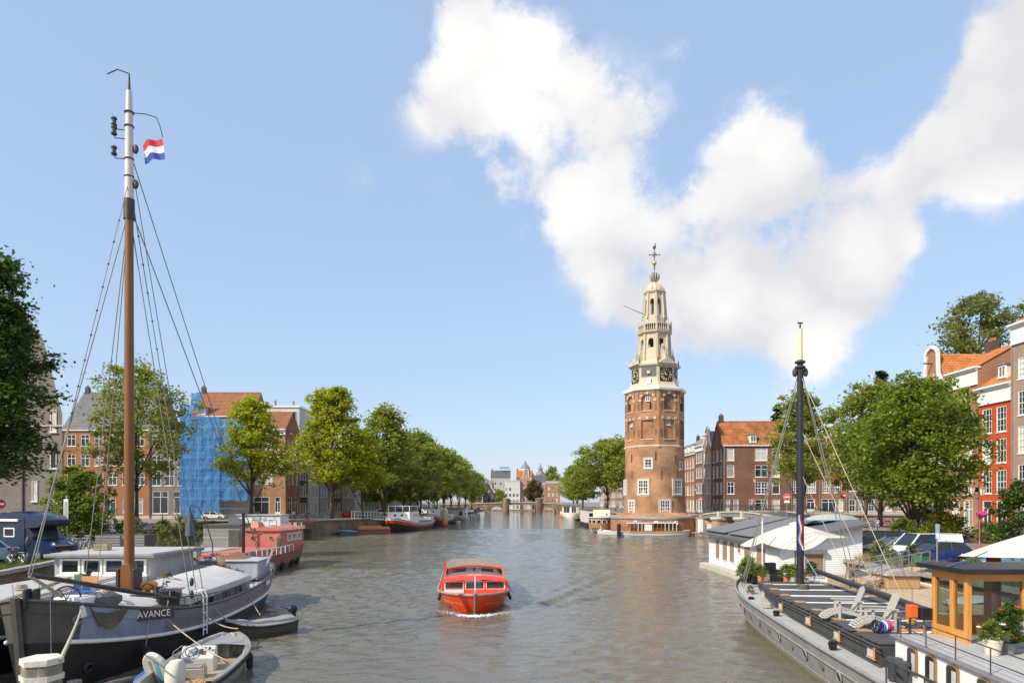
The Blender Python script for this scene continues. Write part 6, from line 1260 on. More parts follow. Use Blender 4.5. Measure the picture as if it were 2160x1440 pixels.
    for i, (e, z, r) in enumerate(((Vector((11.6,34.4,1.7)),12.6,.022),(Vector((11.75,35.0,1.7)),12.6,.022),(Vector((11.4,33.6,1.7)),12.3,.018),(Vector((16.5,33.0,1.7)),12.6,.022),(Vector((16.4,32.2,1.7)),12.6,.022),(Vector((16.3,30.2,1.7)),9.6,.016),(Vector((16.0,27.6,1.7)),12.2,.018),(Vector((15.4,31.0,2.2)),7.5,.014))):
        W().tube([e,hd+Vector((0,0,z))],r,5).obj('stay', 'wire' if i < 5 else 'rope', t)
        if i in (0,3): W().ball(e+Vector((0,0,.4)),.08,8,6,(1,1,2.2)).ball(e+Vector((0,0,.85)),.08,8,6,(1,1,2.2)).obj('rigging_screw', 'iron', t, smooth=1)
    W().cyl((13.2,36,1.6),(13.2,36,5.2),.035,n=6).obj('flagstaff', 'whitep', t)
    b = W().ball(at(1935,1292,21.2),.2,10,8,(1,.6,1)).ball(at(1922,1306,21.0),.16,10,8,(1,.6,1)); b.obj('yellow_block', 'yellow', t, smooth=1)
    return t, H
GB, GBH = grey_barge()
GM = GB.matrix_basis
# adirondack chairs on the hatch
def adirondack(loc, rz, label):
    t = thing('adirondack_chair', label, 'chair', loc, rz, 'grey wooden deck chairs on the grey barge')     # faces -x
    for y in (-.27,.27):
        pts = [(-.85,.02),(-.78,.14),(-.55,.27),(-.25,.33),(.1,.27),(.62,.1),(.62,.0),(.1,.15),(-.25,.22),(-.52,.16),(-.72,.02)]
        B().prism(pts, y-.018, y+.018, 'y').obj('side_rail', 'greychair', t)
        B().bx(-.36,-.28,y*1.12-.02,y*1.12+.02,0,.6).obj('leg', 'greychair', t); B().bx(.3,.37,y*1.12-.02,y*1.12+.02,0,.62).obj('leg', 'greychair', t); B().bx(-.45,.42,y*1.15-.07,y*1.15+.07,.6,.63).obj('armrest', 'greychair', t)
    for i in range(13):
        f = i/12; x = lerp(-.84,.1,f); z = .03+.31*math.sin(min(1,f*1.35)*math.pi/2)-(.06*max(0,f-.75)/.25); B().box((x,0,z),(.062,.58,.018),(0,R(-60*max(0,.6-f)-4),0)).obj('seat_slat', 'greychair', t)
    for i in range(5):
        y = -.2+.1*i; B().box((.33,y*1.15,.66),(.018,.088,.98-.08*abs(i-2)),(0,R(22),0)).obj('back_slat', 'greychair', t)
    B().box((.38,0,.6),(.02,.56,.07),(0,R(22),0)).obj('back_rail', 'greychair', t)
    return t
adirondack((11.45,23.3,2.02), R(-12), 'grey wooden lounging chair farther along the hatch'); adirondack((11.65,21.6,2.02), R(-8), 'grey wooden lounging chair nearer the wheelhouse')
# small things on the barge
def onb(x, y, z): return GM @ Vector((x,y,z))
pot_plant((11.05,15.7,2.48), 'white flowering plant in a beige pot on the cabin top', .2, .36, 'beigepot', 'bush', .3, flowers=('flagwhite',7,.25,.4))
pot_plant((11.5,15.8,2.48), 'tall climbing plant with scarlet flowers in a dark grey pot', .16, .26, 'hullgrey', 'bush_dark', .22, flowers=('scarlet',14,.3,.95))
pl = thing('flower_trough', 'long grey trough with yellow and dry flowers outside the wheelhouse', 'planter', (13.7,16.65,2.48)); B().bx(-1.7,1.7,-.22,.22,0,.62).obj('trough', 'render_grey', pl, bev=.02); B().bx(-.9,-.5,-.24,-.221,.18,.42).obj('vent', 'black', pl)
for x, k, s in ((-1.3,'bush',.22),(-.6,'bush_pale',.2),(.1,'bush_yellow',.22),(.8,'bush',.28),(1.4,'bush_dark',.14)): link('leaves', TREES[k][1], pl, (x,0,.55), sc=s)
for i in range(12): c = Vector((rnd.uniform(-.7,1.6),rnd.uniform(-.15,.15),rnd.uniform(.85,1.25))); B().ball(c,.05,7,5).obj('flower', rnd.choice(['paleyellow','magenta','paleyellow']), pl, smooth=1)
t = thing('side_table', 'small pale round side table at the right end of the cabin top', 'table', (11.95,15.75,2.48)); B().lathe([(.3,.52),(.34,.54),(.34,.58),(.01,.58)],14).obj('table_top', 'render_grey', t)
for a in range(3): B().tube([(.25*math.cos(a*2.1),.25*math.sin(a*2.1),.53),(.18*math.cos(a*2.1),.18*math.sin(a*2.1),.3),(.32*math.cos(a*2.1),.32*math.sin(a*2.1),0)],.035,5).obj('leg', 'render_grey', t)
t = thing('letterbox_stand', 'stand with a red box and a black box beside the wheelhouse', 'letterbox', onb(-1.45,-4.4,1.9)); B().bx(-.5,.25,-.02,.02,.93,.97).obj('shelf', 'plank', t); B().bx(-.16,.06,-.12,.12,.97,1.3).obj('red_box', 'orangered', t, bev=.02); B().bx(.1,.4,-.2,.1,.92,1.24).obj('black_box', 'black', t, bev=.02)
for x in (-.42,-.1): B().bx(x-.025,x+.025,-.025,.025,0,.95).obj('leg', 'iron', t)
B().cyl((.28,0,.45),(.28,0,.9),.025,n=6).obj('post', 'wood', t)
mat('orangecord', (.8,.3,.05), .6); mat('purple', (.25,.08,.4), .6); mat('canalred', (.8,.055,.008), .28, var=.06, coat=.4, sc=1.); mat('tanrail', (.32,.25,.2), .6, var=.15); mat('roofglass', (.3,.31,.28), .15, var=.06, spec=.7); mat('salonwood', (.42,.17,.05), .35, var=.2, coat=.3); mat('boatblue', (.1,.19,.28), .5, var=.12); mat('yellowp', (.85,.6,.02), .4); mat('foamw', (.75,.75,.72), .7)
mat('solar', (.13,.135,.145), .35, var=.08, spec=.6)
# coil, box and cord on the hatch, pots at the bow
t = thing('hose_reel', 'tangle of blue white and red straps beside a grey lounging chair', 'strap', onb(-1.2,-2.1,2.03)); 
for k, mt in enumerate(('blue','flagwhite','purple','red')): B().torus((.08*k-.12,.02*k,.17),.15,.03,(1,.3,0),14,5).obj('strap_loop', mt, t, smooth=1)
B().torus((-.28,0,.17),.17,.05,(1,.2,0),14,6).obj('reel', 'black', t, smooth=1)
tag(B().tube([onb(-.1+.3*math.sin(i*1.1)+.02*i,-2.9+.06*i,2.03) for i in range(12)],.014,5).obj('cord', 'canvas', None), 'pale cord lying loosely on the black hatch boards', 'cord')
tag(B().prism([(0,0),(.9,.1),(.85,.35),(.1,.3)],0,.03).obj('wooden_board', 'orangewood', None), 'orange brown wooden board on the hatch beside the chairs', 'board').location = onb(-.75,-2.0,2.03)
for x, y, mt, k, s, lb in ((-1.25,11.9,'clay','bush',.36,'small bush in a clay pot at the barge bow'),(-.1,11.5,'clay','bush',.4,'leafy plant in an orange pot under the cream parasol'),(.2,11.4,'palepot','bush_yellow',.34,'plant in a pale round pot under the cream parasol'),(.65,11.6,'yellowpot','bush_pale',.2,'bare twigs in a mustard pot by the dark mast'),(-1.6,12.9,'black','bush',.5,'spiky plant in a black tub at the bow rail'),(-2.2,10.0,'pinkp','bush_pale',.16,'pink pot on the side deck')):
    pot_plant(onb(x,y,1.95 if mt != 'pinkp' else 1.4), lb, .17 if mt != 'pinkp' else .1, .28 if mt != 'pinkp' else .2, mt, k, s, group=None)
t = thing('sofa', 'dark outdoor sofa under a plaid blanket at the barge bow', 'sofa', onb(-.7,13.2,1.75), .1); B().bx(-.75,.75,-.35,.4,0,.42).obj('seat', 'black', t, bev=.06); B().bx(-.8,.8,.25,.5,.3,1.0).obj('backrest', 'black', t, bev=.08)
for x in (-.85,.7): B().bx(x,x+.18,-.35,.5,0,.66).obj('armrest', 'black', t, bev=.05)
B().grid([[(x,y,z) for y, z in ((-.38,.1),(-.37,.45),(.22,.46),(.24,1.02),(.52,1.03),(.53,.5))] for x in (-.55,-.2,.1)]).obj('blanket', 'plaid', t, smooth=40)
# cream parasol at the bow
def parasol(label, loc, hw, ztop, drop, lift, tilt=0., pole=True, seed=1):
    t = thing('parasol', label, 'parasol', loc, .35); rows = []; n = 32
    for r in [0.03,.12,.3,.5,.7,.85,1.0]:
        ring = []
        for j in range(n):
            a = 2*math.pi*j/n; q = max(abs(math.cos(a)), abs(math.sin(a))); R_ = hw*r/(q**.75); wob = .1*math.sin(4*a+seed)*r**3
            z = ztop - drop*(r**1.4)*(1+.22*(1/q-1)) - .13*abs(math.sin(4*a))*r*r*drop + wob + lift*max(0,math.cos(a-tilt))*r**3
            ring.append((R_*math.cos(a), R_*math.sin(a), z))
        rows.append(ring)
    B().grid(rows, True).obj('canopy', 'canvas', t, smooth=1, fix=False); B().lathe([(.36,ztop-.12),(.3,ztop+.05),(.04,ztop+.14)],14).obj('top_cap', 'canvas', t, smooth=1)
    if pole:
        B().cyl((0,0,0),(0,0,ztop),.035,n=8).obj('pole', 'wood', t); b = B()
        for k in range(8): a = k*math.pi/4; B().bar((0,0,ztop-.1),(hw*.9*math.cos(a),hw*.9*math.sin(a),ztop-drop*.95+(lift*max(0,math.cos(a-tilt)) if lift else 0)),.025).obj('rib', 'wood', t)
    return t
parasol('large cream parasol over the bow of the grey barge', (15.6,37.6,1.7), 2.25, 3.05, 1.05, .55, -.6)
parasol('cream canvas awning at the right edge above the wheelhouse', (17.3,20.6,2.0), 2.5, 3.35, 1.0, 0., 0, True, 3)
tag(B().tube([at(2000,1193,17.2),at(2040,1181,18.4),at(2082,1163,20)],.016,5).obj('guy_rope', 'blue', None), 'blue guy rope from the wheelhouse roof to the awning', 'rope')
tag(B().tube([Vector((14.3,33.3,3.3)),Vector((14.6,32.9,2.6)),Vector((14.75,32.4,2.0))],.018,5).obj('tie_rope', 'teal', None), 'light blue rope tied at the foot of the dark mast', 'rope')
flag('dutch_flag', 'limp red white and blue flag hanging on the dark right mast', None, Vector((14.05,33.1,5.4)), (.0,-.15,-1), (-.5,-.3,-.15), 1.7, .42, 1, .12)
t = thing('steel_pile', 'dull red steel mooring pile beside the wheelhouse', 'pile', (15.8,22.4,0)); B().cyl((0,0,-2.5),(0,0,4.3),.21,n=16).obj('tube', 'pilered', t, smooth=40); B().lathe([(.23,4.3),(.23,4.36),(.01,4.42)],16).obj('cap', 'pilered', t)
# ================================================================ cream planked boat behind the grey barge
def cream_boat():
    t = boat('wooden_cruiser', 'cream and white wooden cruiser with tan planked deck behind the grey barge', 19.4,30,(.03,1)); H = Hull(18,4.3,.6,(1.6,1.5,2.1),.6,2.2,.6,.25,2.4,.6,.6,.14,.4,.3,.4)
    H.band(0,.55,5).obj('lower_hull', 'whitep', t, smooth=30); H.band(.55,.66,2).obj('red_stripe', 'redwine', t, smooth=30); H.band(.66,1,3).obj('topside', 'cream2', t, smooth=30); H.rail(1,.06,.0).obj('gunwale', 'cream2', t, smooth=1)
    T = H.ts_(.02,.98,60); g = random.Random(3)
    for i in range(15):
        f0, f1 = -1+2*i/15, -1+2*(i+1)/15-.008; rows = [[H.p(q,1,1,0,1)*Vector((0,1,1))+Vector((H.p(q,1,1).x*f,0,-.05+.05*(1-f*f))) for f in (f0,f1)] for q in T[::6]]
        B().add([p for r in rows for p in r], [(2*k,2*k+1,2*k+3,2*k+2) for k in range(len(rows)-1)]).obj('deck_plank', 'planktan', t)
    B().bx(-.85,.85,4.0,6.0,1.6,2.3).obj('cabin', 'teak', t, bev=.1); B().prism([(-.95,2.3),(.95,2.3),(.7,2.5),(0,2.57),(-.7,2.5)],3.85,6.15,'y').obj('cabin_roof', 'greystone', t)
    B().bx(-1.4,1.2,-6.5,-2.5,1.5,1.85).obj('hatch', 'planktan', t, bev=.04); window(t,-2.1,1.2,.75,.5,.35,'plain',R(-90),'wood','glass',False); window(t,-2.1,-.8,.75,.5,.35,'plain',R(-90),'wood','glass',False)
    b = B()
    for k in range(12): q = H.p(.15+.06*k,1,-1,-.05); b.cyl(q,q+Vector((0,0,.55)),.015,n=4)
    b.tube([H.p(.15+.06*k,1,-1,-.05)+Vector((0,0,.55)) for k in range(12)],.012,4); b.obj('guard_rail', 'galv', t)
    return t
cream_boat()
t = thing('white_tender', 'white upturned tender lying on the cream cruiser deck', 'dinghy', (18.9,28.3,1.75), R(-62)); rows = [[(w_*x, y, .12+.22*s_*(1-abs(x)**2)) for x in (-1,-.7,-.35,0,.35,.7,1)] for y, w_, s_ in ((-1.5,.05,.3),(-1.2,.35,.8),(-.5,.5,1),(.5,.48,1),(1.2,.3,.7),(1.5,.04,.2))]; B().grid(rows).obj('hull', 'whitep', t, smooth=1); rows = [[(w_*x, y, z) for x, z in ((-1,.12),(-.95,0),(.95,0),(1,.12))] for y, w_ in ((-1.5,.05),(-1.2,.35),(-.5,.5),(.5,.48),(1.2,.3),(1.5,.04))]; B().grid(rows).obj('gunwale', 'plank', t)
def gangway(label, a, b, w, rail, mt, slat, n, group=None):
    a, b = Vector(a), Vector(b); d = b-a; L = d.length; t = thing('gangway', label, 'gangway', a, math.atan2(d.y,d.x), group); dz = d.z; l = math.hypot(d.x,d.y); P = lambda s, y, z: (l*s, y, dz*s+z)
    for y in (-w/2,w/2):
        B().bar(P(0,y,0),P(1,y,0),.06,.14).obj('stringer', mt, t)
        for s in [i/6 for i in range(7)]: B().bar(P(s,y,0),P(s,y,rail),.05).obj('rail_post', mt, t)
        for z in (rail,rail*.5): B().bar(P(0,y,z),P(1,y,z),.045).obj('hand_rail', mt, t)
    for i in range(n): s = (i+.5)/n; B().box(P(s,0,.06),(l/n*.62,w-.06,.04)).obj('tread', slat, t)
    return t
gangway('galvanised gangway with pale treads between the quay and the cream cruiser', (17.3,34.0,2.0), (22.8,38.2,2.25), 1.1, 1.0, 'galv', 'planktan', 16)
# ================================================================ white houseboat
def houseboat():
    t = thing('white_houseboat', 'white boarded houseboat with brown shutters and solar panels', 'houseboat', (0,0,0)); X0, X1, Y0, Y1 = 18.0,23.6,46.0,62.3; zt = lambda x: lerp(3.1,4.35,(x-X0)/(X1-X0))
    B().bx(X0-.75,X1+.3,Y0-.8,Y1+.5,-.6,.42).obj('pontoon', 'stone', t, bev=.04)
    B().add([(X0,Y0,.4),(X1,Y0,.4),(X1,Y1,.4),(X0,Y1,.4),(X0,Y0,zt(X0)),(X1,Y0,zt(X1)),(X1,Y1,zt(X1)),(X0,Y1,zt(X0))],[(0,1,5,4),(1,2,6,5),(2,3,7,6),(3,0,4,7),(4,5,6,7)]).obj('wall', 'white', t)
    n = 18
    for i in range(n):
        z = .45+.15*i; B().add([(X0-.035,Y0,z),(X0-.035,Y1,z),(X0-.01,Y1,z+.145),(X0-.01,Y0,z+.145),(X0,Y0,z),(X0,Y1,z)],[(0,1,2,3),(0,1,5,4)]).obj('board', 'whitep', t)
    for i in range(24):
        z = .45+.15*i; xa = X0 if z+.145 < zt(X0) else X0+(z+.145-3.1)/(4.35-3.1)*(X1-X0)+.02
        if xa < X1-.2: B().add([(xa,Y0-.035,z),(X1,Y0-.035,z),(X1,Y0-.01,z+.145),(xa,Y0-.01,z+.145),(xa,Y0,z),(X1,Y0,z)],[(0,1,2,3),(0,1,5,4)]).obj('board', 'whitep', t)
    ro = B(); o = .7; ro.add([(X0-o,Y0-o,zt(X0)-.12),(X1+.5,Y0-o,zt(X1)+.12),(X1+.5,Y1+o,zt(X1)+.12),(X0-o,Y1+o,zt(X0)-.12)]+[(X0-o,Y0-o,zt(X0)+.06),(X1+.5,Y0-o,zt(X1)+.3),(X1+.5,Y1+o,zt(X1)+.3),(X0-o,Y1+o,zt(X0)+.06)],[(0,3,2,1),(4,5,6,7),(0,1,5,4),(1,2,6,5),(2,3,7,6),(3,0,4,7)]); ro.obj('roof', 'slate', t)
    for y0, y1 in ((56.5,62.4),(50.3,55.6)):
        s = (zt(X1)-zt(X0)+.24)/(X1-X0+1.2); zz = lambda x: zt(X0)+.06+s*(x-X0+o)+.14
        B().add([(X0-.4,y0,zz(X0-.4)),(X1-.6,y0,zz(X1-.6)+.1),(X1-.6,y1,zz(X1-.6)+.1),(X0-.4,y1,zz(X0-.4)),(X0-.4,y0,zz(X0-.4)+.06),(X1-.6,y0,zz(X1-.6)+.16),(X1-.6,y1,zz(X1-.6)+.16),(X0-.4,y1,zz(X0-.4)+.06)],[(0,3,2,1),(4,5,6,7),(0,1,5,4),(1,2,6,5),(2,3,7,6),(3,0,4,7)]).obj('solar_panel', 'solar', t)
    for ya, yb, z0, z1 in ((58.9,60.0,1.0,2.75),(56.8,58.1,1.0,2.75),(55.0,56.2,1.0,2.75),(53.5,54.2,1.9,2.75),(51.3,52.7,.6,2.75),(48.2,50,.5,2.7)):
        w_ = B().bx(X0-.09,X0-.02,ya,yb,z0,z1).obj('window', 'white', t); B().bx(X0-.1,X0-.088,ya+.08,yb-.08,z0+.08,z1-.08).obj('shutter', 'shutter', w_)
    w_ = B().bx(19.6,21.0,Y0-.1,Y0-.03,.9,2.5).obj('window', 'white', t); B().bx(19.68,20.92,Y0-.115,Y0-.1,.98,2.42).obj('shutter', 'shutter', w_); B().bx(19.5,21.1,Y0-.35,Y0-.03,2.5,2.75).obj('shutter_box', 'hullgrey', t)
houseboat()
t = thing('deck_ladder_chair', 'folded orange chair leaning on the white houseboat terrace', 'chair', (22.3,44.2,1.2)); 
for x in (-.2,.2): B().bar((x,0,0),(x+.1,.3,1.1),.05).obj('leg', 'orangewood', t)
for i in range(5): B().box((.05,.1+.05*i,.25+.18*i),(.42,.02,.07),(R(-15),0,0)).obj('slat', 'orangewood', t)
B().bx(-1.5,1.2,-.8,1.6,-1.2,0).obj('terrace_float', 'plank', None); bpy.data.objects['terrace_float'].location = (22.3,43.4,1.2); bpy.data.objects['terrace_float'].parent = None; tag(bpy.data.objects['terrace_float'], 'low plank float in front of the white houseboat', 'float')
tree('bush_pale', 'tall reedy bush at the corner of the white houseboat', (23.2,43.0,1.2), (.7,.7,.9), 0, 'shrub', 'shrub')
# surfboard stack on the houseboat roof
t = thing('rowing_skiff', 'pale skiff lying upside down on the houseboat roof', 'skiff', (23.6,50.3,4.62), R(-80)); rows = [[(w_*x, y, .45*s_*(1-abs(x)**2.5)) for x in (-1,-.7,-.35,0,.35,.7,1)] for y, w_, s_ in ((-2.2,.05,.3),(-1.5,.5,.8),(-.5,.7,1),(.6,.66,1),(1.6,.4,.7),(2.2,.04,.2))]; B().grid(rows).obj('hull', 'render_grey', t, smooth=1); B().tube([(r[0][0],r[0][1],.02) for r in rows],.04,5).tube([(r[-1][0],r[-1][1],.02) for r in rows],.04,5).obj('gunwale', 'teal', t)
# ================================================================ red canal boat
def canal_boat():
    bow, stern = Vector((-1.95,36.2)), Vector((-3.0,51.5)); c = (bow+stern)/2; t = boat('canal_boat', 'red glass roofed canal cruise boat heading towards the viewer', c.x, c.y, bow-stern)
    L = (bow-stern).length; H = Hull(L,4.25,.6,(.85,.82,1.05),.72,2.1,.62,.15,2.2,.6,.75,.2,.5,.25,.9)
    H.band(0,.96,8,40).obj('hull', 'canalred', t, smooth=30); H.rail(.985,.075,.0,n=44).obj('rub_rail', 'tanrail', t, smooth=1); H.deck(-.02).obj('deck', 'canalred', t)
    B().tube([H.p(1,u,1,.02)+Vector((0,.05,0)) for u in (.2,.5,.8,1.05)]+[(0,L/2-.05,1.25)],.06,6).obj('stem_post', 'tanrail', t); B().cyl((0,L/2-.35,1.0),(0,L/2-.4,2.0),.03,n=6).obj('flagstaff', 'whitep', t)
    # cabin: front window wall at y=yf
    yf = L/2-2.3; zb, zw, zv = .95,1.5,1.86
    hwb, hwt = 1.82,1.62
    rear = -L/2+1.5
    B().add([(-hwb,yf,zb-.1),(hwb,yf,zb-.1),(hwb,yf-.05,zb+.12),(-hwb,yf-.05,zb+.12)],[(0,1,2,3)]).obj('front_sill', 'canalred', t)
    for i in range(3):
        x0, x1 = -1.72+i*1.16, -1.72+i*1.16+1.1; o = B(); d_ = .18
        for a, b_, c_, e in ((x0,x1,1.03,1.08),(x0,x1,1.46,1.51)): o.add([(a,yf-.04,c_),(b_,yf-.04,c_),(b_,yf-.06,e),(a,yf-.06,e),(a,yf-.1,c_),(b_,yf-.1,c_),(b_,yf-.12,e),(a,yf-.12,e)],[(0,1,2,3),(4,5,6,7),(0,1,5,4),(3,2,6,7)])
        o.bx(x0,x0+.06,yf-.12,yf-.03,1.03,1.51).bx(x1-.06,x1,yf-.12,yf-.03,1.03,1.51); w_ = o.obj('windscreen_frame', 'whitep', t); B().bx(x0+.05,x1-.05,yf-.09,yf-.08,1.07,1.47).obj('pane', 'cabglass', w_)
    for s in (-1,1): B().bx(s*1.78-.06,s*1.78+.06,yf-.15,yf-.02,.9,1.6).obj('corner_post', 'canalred', t); 
    B().bx(.6,1.7,yf-.02,yf+.25,.85,1.02).obj('bench', 'whitep', t, bev=.02)
    for x in (-.58,.58): B().bx(x-.05,x+.05,yf-.12,yf-.02,.95,1.55).obj('mullion', 'canalred', t)
    rows = []
    for y, z, w_ in ((yf+.12,1.44,1.8),(yf+.05,1.52,1.8),(yf-.5,1.66,1.72),(yf-.75,1.68,1.7)): rows.append([(w_*x, y, z+.17*(1-x*x)) for x in [-1+.2*k for k in range(11)]])
    B().grid(rows).obj('visor', 'canalred', t, smooth=40)
    for x in (-.95,.95,-.4,.4): pass
    text('LOVERS', .2, 'flagwhite', t, (0,yf-.36,1.83), (R(20),0,math.pi), .004, 1.1)
    # front roof glass and raised main roof
    xs = [-1+.2*k for k in range(11)]; zr_ = lambda y: lerp(2.0, 1.72, (yf-2.1-y)/(yf-2.1-rear))
    B().grid([[(1.68*x, y, 1.68+.17*(1-x*x)) for x in xs] for y in (yf-.75,yf-2.2)]).obj('fore_roof', 'roofglass', t)
    B().bx(-1.62,1.62,yf-2.3,yf-2.24,1.66,2.08).obj('clerestory', 'cabglass', t)
    for x in (-1.6,-.55,0,.55,1.6): B().bx(x-.05,x+.05,yf-2.23,yf-2.2,1.66,2.05).obj('mullion', 'black', t)
    for s in (-1,1): B().bar((s*1.7,yf-.7,1.66),(s*1.64,yf-2.25,2.05),.06).obj('roof_rail', 'canalred', t)
    B().grid([[(1.66*x, y, zr_(y)+.18*(1-x*x)) for x in xs] for y in (yf-2.1,yf-4.5,yf-7,rear)]).obj('main_roof', 'roofglass', t); B().grid([[(1.68*x, yf-2.1+dy, 2.01+.18*(1-x*x)+dz) for x in xs] for dy, dz in ((0,-.06),(.06,0),(0,.06))]).obj('roof_edge', 'canalred', t, smooth=1)
    for x in (-1.0,-.33,.33,1.0): B().tube([(1.66*x,y,zr_(y)+.015+.18*(1-x*x)) for y in (yf-2.15,rear)],.025,4).obj('roof_bar', 'tanrail', t)
    for k in range(7): y = yf-3.2-1.15*k; B().tube([(1.66*x,y,zr_(y)+.01+.18*(1-x*x)) for x in xs],.02,4).obj('roof_bar', 'tanrail', t)
    B().bx(1.1,1.72,yf-2.5,yf-2.42,2.0,2.42).obj('open_hatch', 'roofglass', t); B().bx(1.7,1.8,yf-2.55,yf-2.4,1.95,2.45).obj('hatch_frame', 'canalred', t)
    for s in (-1,1):
        B().add([(s*1.86,yf,.85),(s*1.86,rear,.85),(s*1.8,rear,1.1),(s*1.8,yf,1.1)],[(0,1,2,3)]).obj('side_panel', 'canalred', t); B().add([(s*1.8,yf-.15,1.1),(s*1.8,rear,1.1),(s*1.66,rear,1.7),(s*1.68,yf-2.3,1.98),(s*1.74,yf-.15,1.5)],[(0,1,2,3,4)]).obj('side_glass', 'cabglass', t)
        for k in range(9): y = yf-.2-1.3*k; B().bar((s*1.83,y,1.0),(s*(1.72 if k < 2 else 1.68),y,1.62 if k < 2 else zr_(y)+.02),.07).obj('side_post', 'canalred', t)
        for y in (yf+.3,yf-.9): B().ball((s*1.98,y,.62),.1,8,6,(1,1,1.4)).obj('fender', 'rubber', t, smooth=1)
        word = 'Nicolaas Maes'
        for i, ch in enumerate(word):
            if ch == ' ': continue
            k = i if s < 0 else len(word)-1-i        # letters run along the flare of the bow
            p, n = H.frame(.972-.0105*k, .66, s); yv = (Vector((0,0,1))-n*n.z).normalized(); xv = yv.cross(n); q = Matrix((xv, yv, n)).transposed(); text(ch, .27, 'yellowp', t, p+n*.012, q.to_euler(), .002, .8)
    for i in range(6):
        for x in (-1.0,1.0): B().bx(x-.4,x+.4,yf-1.2-1.6*i,yf-1.05-1.6*i,.6,1.3).obj('seat_back', 'flagred', t)
    B().bx(-1.7,1.7,rear,yf-.3,.3,.35).obj('cabin_floor', 'tanrail', t)
glassmat('cabglass', (.05,.06,.06), .62); canal_boat()
# bow wave foam
g = random.Random(9); b = B()
for s in (-1,1):
    for i in range(300):
        f = g.random()**1.5; x = -1.98+s*(.05+1.9*f)+g.gauss(0,.1); y = 35.7+1.7*f**1.5+g.gauss(0,.16+.14*f)-.1; r_ = g.uniform(.012,.045)*(1.1-.75*f); b.ball((x,y,.03),r_,5,3,(1.8,1,.5))
for i in range(0): pass
o = b.obj('foam', 'foamw', None, smooth=1, fix=False); o['kind'] = 'stuff'; o['label'] = 'white foam at the bow of the red canal boat'; o['category'] = 'foam'
# ================================================================ boats farther along the left bank
def dutch_barge(label, cx, cy, bow, L, W, sheer, cab, stripe='redp', name='dutch_barge', wheel=True, buoys=0):
    t = boat(name, label, cx, cy, bow, cat='barge'); H = Hull(L,W,.7,sheer,.62,2.4,.48,.3,2.4,.5,.45,.14,.38,.3,.3)
    H.band(0,.7,5).obj('lower_hull', 'hullblack', t, smooth=30); H.band(.7,.88,2).obj('colour_band', stripe, t, smooth=30); H.band(.88,.95,1).obj('white_band', 'whitep', t, smooth=30); H.band(.95,1,1).obj('bulwark', 'hullblack', t, smooth=30); H.rail(1,.06,0).obj('gunwale', 'whitep', t, smooth=1); H.deck(-.3).obj('deck', 'greydeck', t)
    y1 = L*.32; y0 = y1-cab[0]; z0 = 1.2; z1 = cab[1]; hw = cab[2]
    B().bx(-hw,hw,y0,y1,z0,z1-1.1).obj('deckhouse', 'whitep', t, bev=.08)
    if wheel:
        B().bx(-hw+.1,hw-.1,y0+.4,y1-.2,z1,z1+.12).obj('wheelhouse_roof', 'whitep', t, bev=.04)
        for x in (-hw+.15,-hw*.33,hw*.33,hw-.15): B().bx(x-.06,x+.06,y1-.36,y1-.24,z1-1.1,z1).obj('window_post', 'whitep', t); B().bx(x-.06,x+.06,y0+.5,y0+.6,z1-1.1,z1).obj('window_post', 'whitep', t)
        B().bx(-hw+.2,hw-.2,y1-.31,y1-.29,z1-1.1,z1).bx(-hw+.2,-hw+.22,y0+.6,y1-.3,z1-1.1,z1).bx(hw-.22,hw-.2,y0+.6,y1-.3,z1-1.1,z1).obj('wheelhouse_glass', 'clear', t)
    for x in (-.7,.7): o = B().torus((x,y1+.02,z1-1.75),.2,.04,(0,1,0),14,5).obj('porthole', 'iron', t, smooth=1); B().cyl((x,y1+.0,z1-1.75),(x,y1+.03,z1-1.75),.19,n=12).obj('pane', 'glass', o)
    for s in (-1,1):
        for k in range(3): window(t, s*(hw+.02), (y0+.5+1.4*k) if s > 0 else (y0+1.1+1.4*k), z1-2.1, .6, .7, 'plain', R(90)*s, 'varnish', 'glass', False)
    B().bx(-hw,hw,-L*.36,y0-.6,1.0,1.9).obj('hold_cover', 'greytarp', t, bev=.05); B().bx(-hw*.8,hw*.8,-L*.47,-L*.38,1.2,2.6).obj('stern_house', 'whitep', t, bev=.05)
    for tt in (.45,.6): p, n = H.frame(tt,.4,1); B().torus(p+n*.08,.28,.11,n,14,6).obj('tyre_fender', 'rubber', t, smooth=1)
    return t
dutch_barge('black barge with red bow bands and glazed white wheelhouse', -21.4,144,(-.13,-1), 27,5.8,(1.9,1.5,2.85),(7,5.0,2.3)); dutch_barge('second black and red barge with yellow stern behind the first', -19.2,176,(-.1,-1), 26,5.6,(2.4,1.6,3.2),(9,5.2,2.3))
t = thing('lifebuoy_board', 'yellow and white panel with life rings on the second barge', 'panel', (-16.6,171,1.9)); B().bx(-.1,.1,-3,2,0,2.6).obj('panel', 'yellow', t, bev=.05); B().torus((.2,-1.8,1.4),.5,.14,(1,-.5,0)).torus((.2,0,1.6),.5,.14,(1,-.5,0)).obj('ring', 'whitep', t, smooth=1)
for x, y, lb in ((-25.4,130.2,'orange buoy at the left bow of the black barge'),(-16.3,166,'orange buoy at the stern of the second barge')):
    t = thing('mooring_buoy', lb, 'buoy', (x,y,.1)); B().ball((0,0,.55),.72,14,10,(1,1,1.15)).obj('float', 'orange', t, smooth=1); B().cyl((0,0,1.3),(0,0,1.6),.1,n=6).obj('eye', 'iron', t)
t = boat('grey_houseboat', 'plain grey houseboat with flat roof beyond the two barges', -16.8,202,(0,-1)); B().bx(-2.6,2.6,-7,7,-.4,.9).obj('pontoon', 'hullblack', t); B().bx(-2.4,2.4,-6.8,6.8,.9,4.0).obj('cabin', 'render_grey', t); B().bx(-2.7,2.7,-7.1,7.1,4.0,4.25).obj('roof', 'lead', t)
